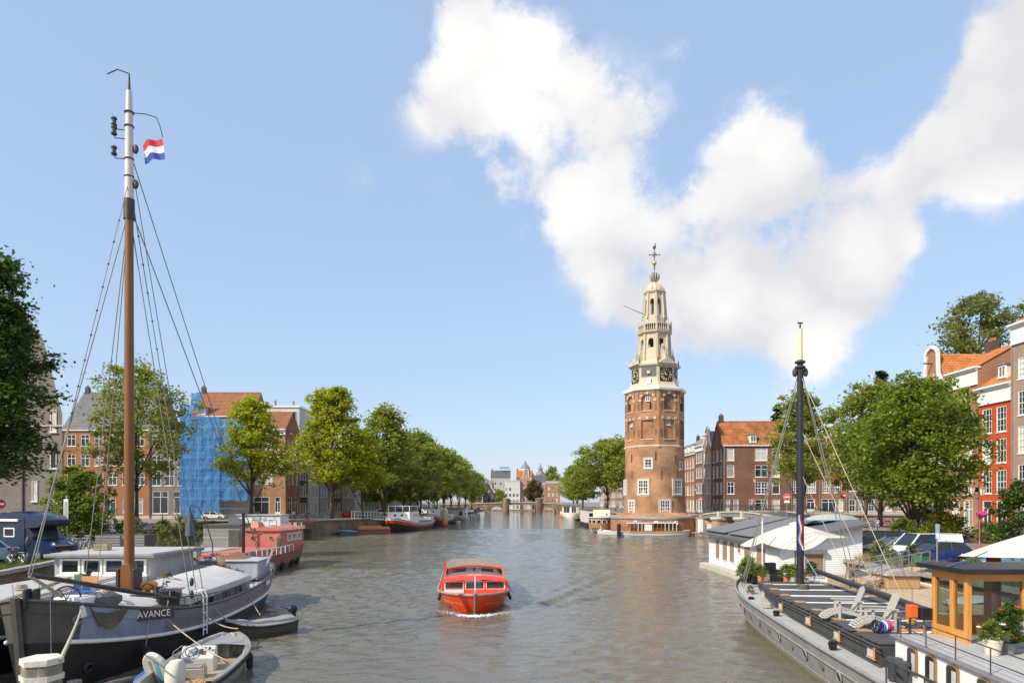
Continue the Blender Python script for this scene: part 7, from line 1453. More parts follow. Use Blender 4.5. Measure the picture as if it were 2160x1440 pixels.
for k in range(3): window(t, 1.4-1.5*k, 6.85, 1.8, 1.1, 1.5, 'plain', R(180))
for k in range(5): window(t, -2.45, 5.5-2.2*k, 1.8, 1.2, 1.4, 'plain', R(-90))
def cruiser(label, cx, cy, bow, L, W, name='motor_cruiser', hull='whitep', cabin='whitep', h=1.9):
    t = boat(name, label, cx, cy, bow); H = Hull(L,W,.5,(.9,.9,1.5),.5,2,.6,.2,2.2,.6,.75,.16,.4,.2,.6); H.band(0,.35,3,24).obj('boot_top', 'hullblack', t, smooth=30); H.band(.35,1,4,24).obj('hull', hull, t, smooth=30); H.deck(-.08).obj('deck', 'teak', t); H.rail(.98,.05,.01).obj('rub_rail', 'wood', t, smooth=1)
    B().prism([(-L*.3,.8),(L*.2,.9),(L*.12,.9+h*.55),(L*.02,.9+h*.6),(-L*.02,.9+h),(-L*.22,.9+h),(-L*.27,.9+h*.55)],-W*.34,W*.34,'x').obj('cabin', cabin, t, bev=.05)
    for s in (-1,1):
        for k in range(3): window(t, s*(W*.34+.02), -L*.22+k*L*.1+(0 if s > 0 else L*.07), 1.05+h*.15, L*.07, h*.32, 'plain', R(90)*s, 'varnish', 'glass', False)
        B().prism([(-L*.19,.95+h*.62),(-L*.05,.95+h*.62),(-L*.06,.9+h*.92),(-L*.18,.9+h*.92)],s*(W*.34+.03),s*(W*.34),'x').obj('cabin_window', 'glass', t)
    B().add([(-W*.3,L*.13,.98+h*.5),(W*.3,L*.13,.98+h*.5),(W*.3,L*.195,1.0),(-W*.3,L*.195,1.0)],[(0,1,2,3)]).obj('windscreen', 'glass', t, fix=False)
    b = B()
    for k in range(7): q = H.p(.6+.06*k,1,1,-.1); b.cyl(q,q+Vector((0,0,.6)),.02,n=4); q = H.p(.6+.06*k,1,-1,-.1); b.cyl(q,q+Vector((0,0,.6)),.02,n=4)
    b.obj('pulpit_rail', 'galv', t); B().cyl((0,-L*.1,.9+h),(0,-L*.1,3.4+h),.04,n=5).obj('mast', 'whitep', t); return t
cruiser('white motor cruiser beyond the grey houseboat', -16.6,232,(0,-1),13,4.2,h=2.6); cruiser('smaller white motor boat near the far bridge on the left', -15.8,262,(.05,-1),9,3.4,h=2.0)
def rowboat(label, cx, cy, bow, L, W, mt, inn='wood', cover=None, name='rowing_boat'):
    t = boat(name, label, cx, cy, bow); H = Hull(L,W,.25,(.65,.55,.85),.5,2,.6,.2,2,.7,.7,.2,.45,.2,.4,0); H.band(0,1,5,20).obj('hull', mt, t, smooth=30); H.rail(1,.045,.01).obj('gunwale', 'whitep', t, smooth=1)
    if cover: H.deck(.05).obj('cover', cover, t)
    else:
        b = B(); b.grid([[H.p(q,.45,-1,-.05),H.p(q,.45,1,-.05)] for q in H.ts_(.03,.9,10)]); b.obj('floor', inn, t)
        for y in (-L*.25,0,L*.2): B().bx(-W*.44,W*.44,y-.12,y+.12,.35,.4).obj('thwart', inn, t)
    return t
rowboat('small blue grey boat moored at the quay corner', -29.8,123,(.05,-1),4.6,3.2,'boatblue','wood','boatblue'); rowboat('pale dinghy tied beside the grey houseboat', -15.0,187,(.2,-1),4.5,2.2,'whitep'); rowboat('small white dinghy beside the cruiser near the bridge', -13.6,244,(.1,-1),4,1.9,'whitep')
t = thing('brown_pontoon', 'low brown work pontoon moored behind the blue boat', 'pontoon', (-25.8,129.5,0), .25); B().bx(-3.6,2.6,-2,2,-.4,.75).obj('hull', 'rustpink', t, bev=.05); B().bx(-3.7,2.7,-2.1,2.1,.75,.85).obj('deck', 'wood', t); B().bx(-3.2,0,-1.9,-1.8,.85,1.5).obj('bulwark', 'orangewood', t); B().bx(.2,2.4,-1.9,-1.8,.85,1.3).obj('bulwark', 'orangewood', t)
gangway('white railed gangway from the quay to the black barge', (-30.6,131.5,2.75), (-24.2,136.2,2.3), 1.4, 1.4, 'whitep', 'greydeck', 8)
# ================================================================ boats by the tower
t = boat('salon_boat', 'white salon boat with varnished window posts below the tower', 24.4,117.2,(1,.03)); H = Hull(12.6,2.9,.5,(.85,.7,1.15),.5,2.2,.65,.2,2.2,.6,.6,.16,.4,.25,.5); H.band(0,.3,3).obj('boot_top', 'hullblack', t, smooth=30); H.band(.3,1,4).obj('hull', 'whitep', t, smooth=30); H.deck(-.05).obj('deck', 'teak', t); H.rail(.98,.05,.01).obj('rub_rail', 'rope', t, smooth=1); H.rail(.62,.04,.02).obj('rope_fender', 'rope', t, smooth=1)
B().bx(-1.05,1.05,-4.6,3.9,2.25,2.36).obj('cabin_roof', 'whitep', t, bev=.03); B().bx(-1.0,1.0,-4.4,3.7,.7,1.0).obj('cabin_side', 'salonwood', t)
for i in range(13):
    y = -4.3+.66*i
    for x in (-1.0,1.0): B().bx(x-.04,x+.04,y-.05,y+.05,1.0,2.25).obj('window_post', 'salonwood' if i not in (2,3,4,9,10,11,12) else 'whitep', t)
for x in (-1.0,1.0): B().bx(x-.01,x+.01,-4.3,3.6,1.0,2.25).obj('side_glass', 'clear', t)
B().bx(1.0,1.06,-1.9,-.6,1.0,2.1).obj('white_door', 'whitep', t); B().bx(-.9,.9,-4.2,3.5,.75,1.5).obj('seat_block', 'salonwood', t)
cruiser('cream tug yacht with round wooden saloon left of the tower', 18.0,137,(-.15,-1),15,5.0,'tug_yacht','whitep','cream2',3.4); t = thing('saloon', 'varnished curved saloon with white windows on the tug yacht bow', 'deckhouse', (17.0,131.3,1.0)); B().prism([(2.0*math.cos(a),-1.6*math.sin(a)) for a in [math.pi*k/10 for k in range(11)]]+[(-2.0,2.4),(2.0,2.4)],0,1.9).obj('wall', 'salonwood', t)
for k in range(6): a = R(20+28*k); p = Vector((2.02*math.cos(a),-1.62*math.sin(a),.7)); B().box((p.x,p.y,1.15),(.75,.08,.8),(0,0,math.atan2(-1.6*math.cos(a),-2.0*math.sin(a)))).obj('window', 'whitep', t); q = p*1.025; B().box((q.x,q.y,1.15),(.6,.08,.62),(0,0,math.atan2(-1.6*math.cos(a),-2.0*math.sin(a)))).obj('pane', 'glass', t)
B().prism([(2.25*math.cos(a),-1.85*math.sin(a)) for a in [math.pi*k/10 for k in range(11)]]+[(-2.25,2.5),(2.25,2.5)],1.9,2.0).obj('roof', 'whitep', t)
t = boat('pale_houseboat', 'pale grey houseboat moored behind the tug yacht', 19.0,160,(0,-1)); B().bx(-2.8,2.4,-8,8,-.4,1.2).obj('pontoon', 'hullblack', t); B().bx(-2.6,2.2,-7.6,7.6,1.2,4.2).obj('cabin', 'render_white', t); B().bx(-2.9,2.5,-7.9,7.9,4.2,4.4).obj('roof', 'hullgrey', t)
for k in range(3): window(t, 1.9-1.5*k, 7.65, 2.0, 1.1, 1.5, 'plain', R(180))
t = boat('white_ark', 'white flat roofed houseboat near the far bridge on the right', 22.0,250,(-.1,-1)); H = Hull(18,8,.5,(1.6,1.5,2.0),.7,2.4,.5,.2,2.4,.5,.7,.14,.3,.3,.3); H.band(0,1,5).obj('hull', 'whitep', t, smooth=30); H.deck(-.1).obj('deck', 'greydeck', t); B().bx(-3.2,3.4,-7,5.6,1.5,4.6).obj('cabin', 'whitep', t); B().bx(-3.6,3.8,-7.4,6.2,4.6,5.0).obj('roof', 'lead', t)
for x0, w_ in ((3.0,2.2),(.2,1.8),(-1.8,1.4)): window(t, x0, 5.65, 1.9, w_, 2.2, 'split', R(180))
rowboat('black inflatable dinghy near the white houseboat', 20.5,212,(-.3,-1),4.5,2.2,'hullblack'); rowboat('white open boat between the tug yacht and the salon boat', 18.6,124,(.7,-.7),6.5,2.6,'whitep','salonwood')
rowboat('turquoise dinghy hung on davits above the white open boat', 19.0,133,(1,-.1),5.0,1.8,'teal','teal','teal').location.z = 2.6
tag(B().cyl((18.6,134,-1),(18.6,134,3.6),.14,n=8).cyl((21,134,-1),(21,134,3.6),.14,n=8).bar((18,134,2.5),(21.6,134,2.5),.2).obj('davit_frame', 'iron', None), 'dark steel davit frame holding the turquoise dinghy', 'davit')
t = thing('red_tender', 'small orange red boat beside the white flat houseboat', 'boat', (18.9,262,0)); B().loft([[(w_*x,y,z*s_) for x, z in ((-1,.9),(-.7,.1),(.7,.1),(1,.9))] for y, w_, s_ in ((-2,.3,1.3),(-1,1,1),(2,1,1))]).obj('hull', 'orange', t); B().bx(-.4,.4,0,1,.8,2.2).obj('cabin', 'whitep', t)
tag(B().cyl((18.1,115.6,-2),(18.1,115.6,2.2),.32,n=12).obj('dolphin_post', 'black', None, smooth=40), 'thick black mooring post left of the salon boat', 'post')
t = thing('jetty', 'small grey timber jetty with white cabinet right of the tower', 'jetty', (30.2,113.6,0)); 
for i in range(12): B().bx(.5*i,.5*i+.46,-1.2,1.2,.75,.85).obj('plank', 'plank', t)
for x in (.2,3,5.8): B().cyl((x,-1,-2),(x,-1,.75),.12,n=8).obj('pile', 'oldwood', t)
B().bx(.8,1.5,-.4,.4,.85,3.0).obj('cabinet', 'whitep', t, bev=.03); B().bx(2.2,4.4,.2,1,.85,2.2).obj('cabinet', 'white', t, bev=.03); B().bar((.4,-1,.0),(.4,-1,1.8),.08).obj('ladder', 'galv', t)
# ================================================================ vehicles
mat('carwhite', (.75,.75,.74), .25, var=.03, coat=.5); mat('carblue', (.02,.045,.17), .25, var=.05, coat=.6); mat('carsilver', (.45,.46,.47), .3, m=.5, var=.04, coat=.5); mat('cardark', (.03,.035,.04), .25, var=.08, coat=.6); mat('carpale', (.28,.42,.55), .3, var=.05, coat=.5); mat('camper', (.012,.026,.07), .25, var=.1, coat=.3); mat('headlamp', (.7,.72,.72), .1, spec=.8); mat('plate', (.8,.55,.02), .4); mat('alloy', (.4,.4,.41), .35, m=.7)
def wheel_mesh(r, w):
    k = ('wheel', r, w)
    if k not in WCACHE:
        WCACHE[k] = (B().torus((0,0,0), r-.07, .075, (1,0,0), 18, 8).mesh('tyre', 'rubber', 1), B().cyl((-w*.3,0,0),(w*.38,0,0),r*.62,n=14).mesh('rim', 'alloy'))
    return WCACHE[k]
def wheels(t, W, ys, r=.32):
    ty, rm = wheel_mesh(r, .2)
    for y in ys:
        for s in (-1,1): o = link('wheel', ty, t, (s*(W/2-.1), y, r), rz=0 if s > 0 else math.pi); link('rim', rm, o)
def car(label, loc, rz, L=4.1, W=1.75, Hh=1.46, paint='carblue', kind='hatch', group='cars parked on the right quay', name='parked_car', cat='car'):
    t = thing(name, label, cat, loc, rz, group); wb = L*.31; r = .33
    def arch(y): return [(y+.4*math.cos(a), .3+.38*math.sin(a)) for a in [math.pi*k/8 for k in range(9)]][::-1]
    hz = {'hatch':.93,'van':1.05,'suv':1.05,'sedan':.92}[kind]; bz = hz+.03
    poly = [(-L/2+.04,.28)]+arch(-wb)+arch(wb)+[(L/2-.04,.28),(L/2,.5),(L/2-.06,.74),(L/2-.35,hz-.1),(L/2-(1.0 if kind != 'van' else .75),hz+.02),(-L/2+.06,bz+.02),(-L/2,.62)]
    pts = [(p[0], p[1]) for p in poly]; n = len(pts)
    cy = 0
    def sec(x, k): return [(x, y*(1-.012*k), z-(.03*k if z > .6 else 0)) for y, z in pts]
    B().loft([sec(-W/2,1), sec(-W/2+.07,0), sec(W/2-.07,0), sec(W/2,1)]).obj('body', paint, t, smooth=35)
    B().bx(-W/2+.2,W/2-.2,-L/2+.3,L/2-.3,.2,.6).obj('underbody', 'black', t)
    f0 = L/2-(1.0 if kind != 'van' else .75); f1 = f0-(.85 if kind != 'van' else .7); r1 = {'hatch':-L/2+.62,'van':-L/2+.12,'suv':-L/2+.5,'sedan':-L/2+1.15}[kind]; r0 = {'hatch':-L/2+.12,'van':-L/2+.04,'suv':-L/2+.08,'sedan':-L/2+.45}[kind]; a, b_ = W/2-.06, W/2-.2
    V = [(-a,f0,bz-.02),(a,f0,bz-.02),(a,r0,bz),(-a,r0,bz),(-b_,f1,Hh-.03),(b_,f1,Hh-.03),(b_,r1,Hh-.03),(-b_,r1,Hh-.03)]
    B().add(V, [(0,1,5,4),(1,2,6,5),(2,3,7,6),(3,0,4,7),(4,5,6,7)]).obj('window_glass', 'carglass', t)
    m = Vector(((0, (f1+r1)/2, Hh)))
    rows = [[(b_*x*(1.03 if 0 < i < 4 else .98), y, Hh-.03+.05*(1-x*x)*(1 if 0 < i < 4 else .4)) for x in (-1.02,-.7,0,.7,1.02)] for i, y in enumerate((f1+.04,f1-.15,(f1+r1)/2,r1+.15,r1-.04))]; B().grid(rows).obj('roof', paint, t, smooth=1)
    for s in (-1,1):
        for p, q in (((s*a,f0,bz),(s*b_,f1,Hh-.02)),((s*a,r0,bz),(s*b_,r1,Hh-.02)),((s*a,(f1+r1)/2+.1,bz),(s*b_,(f1+r1)/2+.05,Hh-.02))): B().bar(p,q,.09,.06,(s,0,0)).obj('pillar', paint, t)
        B().box((s*(W/2+.07),f0-.15,bz+.08),(.16,.1,.12)).obj('mirror', paint, t, bev=.02)
        B().box((s*(W/2-.26),L/2-.1,.68),(.36,.14,.14),(0,0,-s*.35)).obj('headlight', 'headlamp', t, bev=.02); B().box((s*(W/2-.12),-L/2+.03,.85),(.2,.1,.2)).obj('taillight', 'flagred', t, bev=.02)
        if kind == 'van': B().add([(s*(a+.02),(f1+r1)/2+.3,bz-.02),(s*(a+.02),r0,bz-.02),(s*(b_+.03),r1,Hh-.03),(s*(b_+.03),(f1+r1)/2+.25,Hh-.03)],[(0,1,2,3)]).obj('cargo_panel', paint, t, fix=False)
        B().bar((s*(W/2+.004),-.1,.5),(s*(W/2+.004),-.1,bz),.012).obj('door_gap', 'black', t)
    B().bx(-.5,.5,L/2-.05,L/2+.012,.42,.58).obj('grille', 'black', t); B().bx(-.26,.26,L/2+.0,L/2+.025,.34,.45).obj('number_plate', 'plate', t); B().bx(-.26,.26,-L/2-.02,-L/2+.02,.6,.71).obj('number_plate', 'plate', t)
    wheels(t, W, (-wb, wb), r); return t
car('dark blue hatchback with its nose towards the canal', (26.6,43.0,zr(43)), R(100)); v = car('white delivery van with a rear door swung open', (27.6,45.8,zr(46)), R(95), 4.5,1.82,1.86,'carwhite','van',name='delivery_van',cat='van'); B().bx(.9,.96,-3.3,-2.25,.4,1.8).obj('rear_door', 'carwhite', v, bev=.03)
car('silver hatchback behind the white van', (27.4,49.0,zr(49)), R(95), 4.0,1.72,1.42,'carsilver'); car('black estate car by the lamp post behind the silver car', (28.6,54.0,zr(54)), R(80), 4.5,1.8,1.55,'cardark','suv'); car('dark hatchback parked right of the blue hatchback', (29.6,41.2,zr(41)), R(70), 4.0,1.72,1.45,'cardark'); car('grey blue car low at the right edge of the parking row', (27.6,37.4,zr(37)), R(85), 3.9,1.7,1.42,'bluegrey')
car('white car in front of the blue sheeting', (-56.5,129.5,2.6), R(-85), 4.2,1.75,1.45,'carwhite','hatch','cars on the left quay'); car('dark car beside the corner shop', (-48.4,130.5,2.6), R(-90), 4.2,1.75,1.45,'cardark','hatch','cars on the left quay'); car('red and white car half hidden on the left quay', (-35.4,146,2.6), R(10), 4.0,1.7,1.45,'flagred','hatch','cars on the left quay')
car('pale blue car with yellow plate at the left edge', (-33.2,41.6,2.2), R(85), 4.2,1.75,1.42,'carpale','hatch','cars on the left verge'); car('dark grey car nose beside the camper van', (-34.6,51.0,2.2), R(-115), 4.1,1.75,1.45,'cardark','hatch','cars on the left verge')
for i in range(6): car(('white','dark','silver','blue','black','pale')[i]+' car parked along the far street beyond the trees', (-30.5+.4*i,160+24*i,2.6), R(2), 4.1,1.75,1.45,('carwhite','cardark','carsilver','carblue','cardark','carpale')[i],'hatch','cars under the left bank trees')
# camper van
def camper():
    t = thing('camper_van', 'dark blue camper van with overcab bed on the left verge', 'camper van', (-32.0,45.2,2.2), R(-105)); W = 2.1; L = 6.0
    def sec(x, k, P): return [(x, y, z-(.04*k if z > 2.4 else 0)) for y, z in P]
    P = [(-3,.4),(-3,2.8),(.9,2.8),(.9,.4)]; B().loft([sec(-W/2,1,P),sec(-W/2+.08,0,P),sec(W/2-.08,0,P),sec(W/2,1,P)]).obj('body', 'camper', t, smooth=35)
    P = [(-3,2.75),(-3,2.95),(.6,3.12),(1.9,2.85),(2.3,2.55),(2.3,2.35),(2.0,2.15),(.85,2.05)]; B().loft([sec(-W/2+.02,1,P),sec(-W/2+.16,-1,P),sec(W/2-.16,-1,P),sec(W/2-.02,1,P)]).obj('overcab', 'camper', t, smooth=45)
    P = [(.85,.4),(.85,2.1),(1.15,2.1),(2.15,1.3),(2.75,1.12),(2.98,.9),(3.0,.45)]; P2 = P
    B().loft([sec(-W/2+.06,0,P),sec(-W/2+.14,0,P),sec(W/2-.14,0,P),sec(W/2-.06,0,P)]).obj('cab', 'camper', t, smooth=35)
    B().add([(-.85,1.2,2.06),(.85,1.2,2.06),(.88,2.13,1.34),(-.88,2.13,1.34)],[(0,1,2,3)]).obj('windscreen', 'carglass', t, fix=False).location = (0,.02,.02)
    for s in (-1,1):
        x = s*(W/2-.052); B().add([(x,1.0,1.3),(x,2.0,1.3),(x,1.35,1.95),(x,1.0,1.95)],[(0,1,2,3)]).obj('side_window', 'carglass', t); B().box((s*(W/2+.08),1.75,1.5),(.16,.12,.28)).obj('mirror', 'black', t, bev=.03)
        B().box((s*.72,2.72,1.02),(.4,.3,.16),(-.5,0,-s*.4)).obj('headlight', 'headlamp', t, bev=.03)
        for y in (-2.2,-.8): o = B().bx(s*(W/2)-.02,s*(W/2)+.02,y,y+.9,1.5,2.1).obj('window', 'whitep', t); B().bx(s*(W/2)-.026,s*(W/2)+.026,y+.08,y+.82,1.58,2.02).obj('pane', 'carglass', o)
    B().bx(-W/2-.16,-W/2,-2.8,.5,2.5,2.66).obj('awning', 'whitep', t, bev=.03); B().bx(W/2,W/2+.16,-2.8,.5,2.5,2.66).obj('awning', 'whitep', t, bev=.03); B().bx(-.6,.6,2.95,3.02,.72,.9).obj('grille', 'black', t); B().bx(-.62,.62,2.96,3.03,.92,.98).obj('chrome_bar', 'steel', t); B().bx(-.26,.26,3.0,3.05,.5,.61).obj('number_plate', 'plate', t); B().bx(-.95,.95,2.6,3.06,.35,.48).obj('bumper', 'black', t, bev=.04); B().bx(-.3,.3,-1.5,-.8,3.0,3.1).obj('roof_vent', 'whitep', t, bev=.03)
    wheels(t, W, (-1.9,1.95), .35)
camper()
# ================================================================ bicycles
for r_ in range(7):
    Y_ = 51.5+3.6*r_
    for k in range(10):
        px = 150+19*k+rnd.uniform(-6,6); x = (px-CX)/F*Y_; y = Y_+rnd.uniform(-.3,.3); ed = -29-(y-45)*.12 if y < 60 else -30.8-(y-60)*.66
        if x < ed-.6: kd = 1 if rnd.random() < .65 else 0; bike((x,y,zl(y)), rnd.choice((0,math.pi))+rnd.uniform(-.45,.45), ('black','silver')[kd]+' bicycle in the '+('first','second','third','fourth','fifth','sixth','last')[r_]+' row of the heap beside the shrub tree', 'bicycles heaped on the left bank', rnd.uniform(-.25,.25), kd)
bike((-29.9,41.0,2.2), R(70), 'black bicycle leaning in front of the camper van', None, .15, 0)
for k in range(12): bike((-41+.75*k,120.3+rnd.uniform(-.2,.2),2.66), rnd.uniform(1.1,1.9), ('black','silver')[k % 2]+' bicycle against the rail on the left quay corner', 'bicycles on the left quay corner', rnd.uniform(-.12,.12), k % 2)
for k in range(14): bike((40.4+1.1*k,90.6+rnd.uniform(-.3,.3),zr(90)), rnd.uniform(-.4,.4)+(1.57 if k % 3 else 0), ('black','silver')[k % 2]+' bicycle parked along the rail of the side canal', 'bicycles along the side canal', rnd.uniform(-.12,.12), k % 2)
for k in range(10): bike((38.6+rnd.uniform(-.6,.8),86.5+.45*k,zr(87)+.05), R(90)+rnd.uniform(-.3,.3), ('black','silver')[k % 2]+' bicycle crowded at the end of the side bridge', 'bicycles at the side bridge end', rnd.uniform(-.15,.15), k % 2)
for k in range(12): bike((23.4+.5*(k % 3),140+2.6*k,ZT), R(90)+rnd.uniform(-.4,.4), ('black','silver')[k % 2]+' bicycle under the trees left of the tower', 'bicycles left of the tower', rnd.uniform(-.15,.15), k % 2)
for k in range(10): bike((-8+2.3*k+rnd.uniform(-.4,.4),346.6,5.3), rnd.uniform(1.2,1.9), ('black','silver')[k % 2]+' bicycle against the rail of the far bridge', 'bicycles on the far bridge', rnd.uniform(-.1,.1), k % 2)
# fence along the side canal and low fences
def railing(label, a, b, h, n, mt='iron', z=0.):
    a, b = Vector(a), Vector(b); t = thing('railing', label, 'railing', a)
    for i in range(n+1): p = (b-a)*(i/n); B().cyl(p, p+Vector((0,0,h)), .03, n=5).obj('post', mt, t)
    for f in (.5, 1.): B().tube([Vector((0,0,h*f)), (b-a)+Vector((0,0,h*f))], .025, 5).obj('bar', mt, t)
railing('iron railing along the near side of the side canal', (41,91.6,2.8), (75,91.6,2.8), 1.05, 20); railing('iron railing on the quay beside the tower', (30.5,119.8,3.6), (33.2,118.6,3.6), 1.0, 3); railing('railing along the far side of the side canal', (36,117.6,3.65), (80,117.6,3.65), 1.05, 22)
# ================================================================ street furniture
mat('lampred', (.28,.09,.07), .55, var=.15); mat('signwhite', (.8,.8,.8), .4); mat('signblue', (.3,.42,.6), .4); mat('lampglass', (.6,.58,.5), .2, spec=.6)
def lamp(label, loc, h=4.2, mt='iron', arms=1, group='lantern street lamps'):
    t = thing('street_lamp', label, 'street lamp', loc, 0, group); B().lathe([(.14,0),(.14,.5),(.08,.6),(.09,.9),(.05,1.0),(.04,h-.7)],10).obj('post', mt, t, smooth=40)
    for k in range(arms):
        x = 0 if arms == 1 else (-.55,.2)[k]; z = h-.7 if arms == 1 else h-.7+(0,-.1)[k]
        if arms > 1: B().tube([(0,0,h-.9),(x*.5,0,h-.75),(x,0,z)],.03,5).obj('arm', mt, t)
        l = B().lathe([(.12,z),(.22,z+.5),(.22,z+.52)],6,(x,0,0)).obj('lantern', 'lampglass', t); B().lathe([(.26,z+.5),(.12,z+.68),(.1,z+.72),(.04,z+.85)],6,(x,0,0)).obj('lantern_cap', mt, t)
        for q in range(6): a = q*math.pi/3; B().bar((x+.12*math.cos(a),.12*math.sin(a),z),(x+.22*math.cos(a),.22*math.sin(a),z+.5),.02).obj('lantern_bar', mt, t)
    return t
lamp('lantern lamp in front of the rust brick house on the left', (-60.5,104,2.6), 5.2); lamp('lantern lamp in front of the grey brick house', (-64,125,2.6), 5); lamp('lantern lamp beside the tall white row house', (-41.5,138,2.6), 5.0)
lamp('reddish lantern lamp on the arch of the side bridge', (38.4,108,4.5), 5.2,'lampred'); lamp('second reddish lantern lamp on the side bridge', (38.6,101,4.2), 4.6,'lampred'); lamp('dark lantern lamp right of the tower', (33.4,124,3.6), 5.0); lp = lamp('double lantern lamp on a reddish post below the red house', (35.2,51.4,zr(51)), 5.2,'lampred',2); lamp('reddish lamp post near the no entry sign at the side bridge', (42.5,89,zr(89)), 4.8,'lampred')
fb = thing('flower_basket', 'hanging basket of magenta flowers on the reddish lamp post', 'flower basket', (35.2,51.2,zr(51)+2.9)); B().lathe([(.05,-.25),(.25,-.05),(.28,0),(.01,.02)],10).obj('basket', 'dirt', fb)
for i in range(26): a = rnd.uniform(0,6.28); q = rnd.random()**.5*.4; B().ball((q*math.cos(a),q*math.sin(a),rnd.uniform(-.1,.28)),.08,6,4).obj('flower', 'magenta', fb, smooth=1)
link('leaves', TREES['bush'][1], fb, (0,0,-.15), sc=.2)
def noentry(label, loc, h, r=.3, plate=False):
    t = thing('no_entry_sign', label, 'road sign', loc, math.atan2(-loc[0]*-1, 1)*0, 'round no entry signs'); t.rotation_euler = (0,0,math.atan2(-loc[0],loc[1])); B().cyl((0,0,0),(0,0,h),.035,n=8).obj('post', 'galv', t); B().cyl((0,-.06,h-r*.2),(0,-.045,h-r*.2),r*1.06,n=28).obj('rim', 'signwhite', t); B().cyl((0,-.064,h-r*.2),(0,-.061,h-r*.2),r,n=28).obj('disc', 'flagred', t); B().bx(-r*.68,r*.68,-.072,-.066,h-r*.38,h-r*.02).obj('bar', 'signwhite', t)
    if plate: B().bx(-r*.8,r*.8,-.06,-.04,h-r*2.1,h-r*1.4).obj('sub_plate', 'signwhite', t)
noentry('no entry sign at the left edge above the camper van', (-33.6,44.8,2.2), 3.7, .33); noentry('no entry sign right of the tower', (34.3,124,3.6), 2.9, .32); noentry('no entry sign in front of the small brown house', (37.7,93.6,3.1), 3.6, .42, True); noentry('no entry sign near the parked bicycles at the side street', (45.2,93,3.0), 3.9, .42, True)
t = thing('parking_sign', 'narrow blue topped parking sign beside the blue hatchback', 'road sign', (25.4,40.8,zr(41))); B().cyl((0,0,0),(0,0,2.6),.035,n=8).obj('post', 'galv', t); B().bx(-.12,.12,-.06,-.04,1.75,2.65).obj('panel', 'signblue', t); B().bx(-.09,.09,-.066,-.061,1.8,2.1).obj('white_field', 'signwhite', t)

t = thing('banner_sign', 'narrow white panel sign on a grey pole by the shrub tree', 'sign', (-30.4,46.6,2.2)); B().cyl((0,0,0),(0,0,4.2),.05,n=8).obj('post', 'galv', t); B().bx(-.16,.16,-.09,-.05,2.6,3.95).obj('panel', 'signwhite', t, bev=.02); B().bx(-.1,.1,-.1,-.091,2.75,3.8).obj('field', 'render_grey', t)
# ================================================================ people
mat('skin', (.5,.3,.2), .6); mat('jeans', (.18,.27,.42), .85, var=.15); mat('shirt', (.72,.72,.7), .8, var=.06); mat('coral', (.6,.18,.1), .8); mat('darkcloth', (.05,.05,.06), .85); mat('hair', (.12,.08,.05), .8); mat('greyhair', (.4,.38,.35), .8)
def skin_mesh(name, V, E, rad, mt, parent):
    me = bpy.data.meshes.new(name); bm = bmesh.new(); lay = bm.verts.layers.skin.verify(); vs_ = []
    for k, (p, r) in enumerate(zip(V, rad)):
        v_ = bm.verts.new(p); v_[lay].radius = (r, r); v_[lay].use_root = (k == 0); vs_.append(v_)
    for a, c in E: bm.edges.new((vs_[a], vs_[c]))
    bm.to_mesh(me); bm.free(); o = link(name, me, parent); me.materials.append(MATS[mt]); m = o.modifiers.new('skin','SKIN'); m.use_smooth_shade = True; s = o.modifiers.new('sub','SUBSURF'); s.levels = 1; s.render_levels = 1; return o
def person(label, loc, rz, top, legs, hairm, stride=.14, sc=1.):
    t = thing('person', label, 'person', loc, rz); t.scale = (sc,)*3; st = stride
    V = [(0,0,.96),(0,0,1.2),(0,0,1.4),(0,0,1.5),(0,.02,1.58),(0,.02,1.7)] + [(.17,0,1.42),(.22,-.03,1.15),(.21,.08*st/.14,.92),(.21,.1*st/.14,.84)] + [(-.17,0,1.42),(-.22,.0,1.15),(-.21,-.05,.92),(-.21,-.07,.84)] + [(.09,0,.9),(.1,st,.5),(.1,st*.6,.09),(.1,st*.6+.15,.04)] + [(-.09,0,.9),(-.1,-st*.3,.5),(-.1,-st*1.3,.1),(-.1,-st*1.3+.14,.05)]
    E = [(0,1),(1,2),(2,3),(3,4),(4,5),(2,6),(6,7),(7,8),(8,9),(2,10),(10,11),(11,12),(12,13),(0,14),(14,15),(15,16),(16,17),(0,18),(18,19),(19,20),(20,21)]
    rad = [.13,.12,.13,.055,.085,.095,.06,.042,.032,.035,.06,.042,.032,.035,.085,.058,.042,.04,.085,.058,.042,.04]
    skin_mesh('body', V, E, rad, 'skin', t)
    skin_mesh('shirt', [V[0],V[1],V[2],(0,0,1.47),V[6],V[7],V[10],V[11]], [(0,1),(1,2),(2,3),(2,4),(4,5),(2,6),(6,7)], [.155,.145,.155,.08,.085,.065,.085,.065], top, t)
    skin_mesh('trousers', [(0,0,.95),V[14],V[15],V[16],V[18],V[19],V[20]], [(0,1),(1,2),(2,3),(0,4),(4,5),(5,6)], [.145,.105,.078,.06,.105,.078,.06], legs, t)
    B().ball((0,-.01,1.69),.112,10,8,(.95,1.05,1.0)).obj('hair', hairm, t, smooth=1); B().ball((0,.1,1.63),.02,6,4).obj('nose', 'skin', t)
    for x in (-.1,.1): y = (st*.6 if x > 0 else -st*1.3); B().box((x,y+.06,.04),(.1,.27,.08)).obj('shoe', 'darkcloth', t, bev=.03)
    return t
pp = onz(1850,1124,2.7); person('person in white shirt and light jeans walking away by the lime tree', (pp.x,pp.y,zr(pp.y)), .2, 'shirt', 'jeans', 'greyhair', .16, 1.03)
pp = onz(1884,1128,2.62); person('person in coral top and dark trousers in the lime tree shade', (pp.x,pp.y,zr(pp.y)), 2.8, 'coral', 'darkcloth', 'hair', .1)
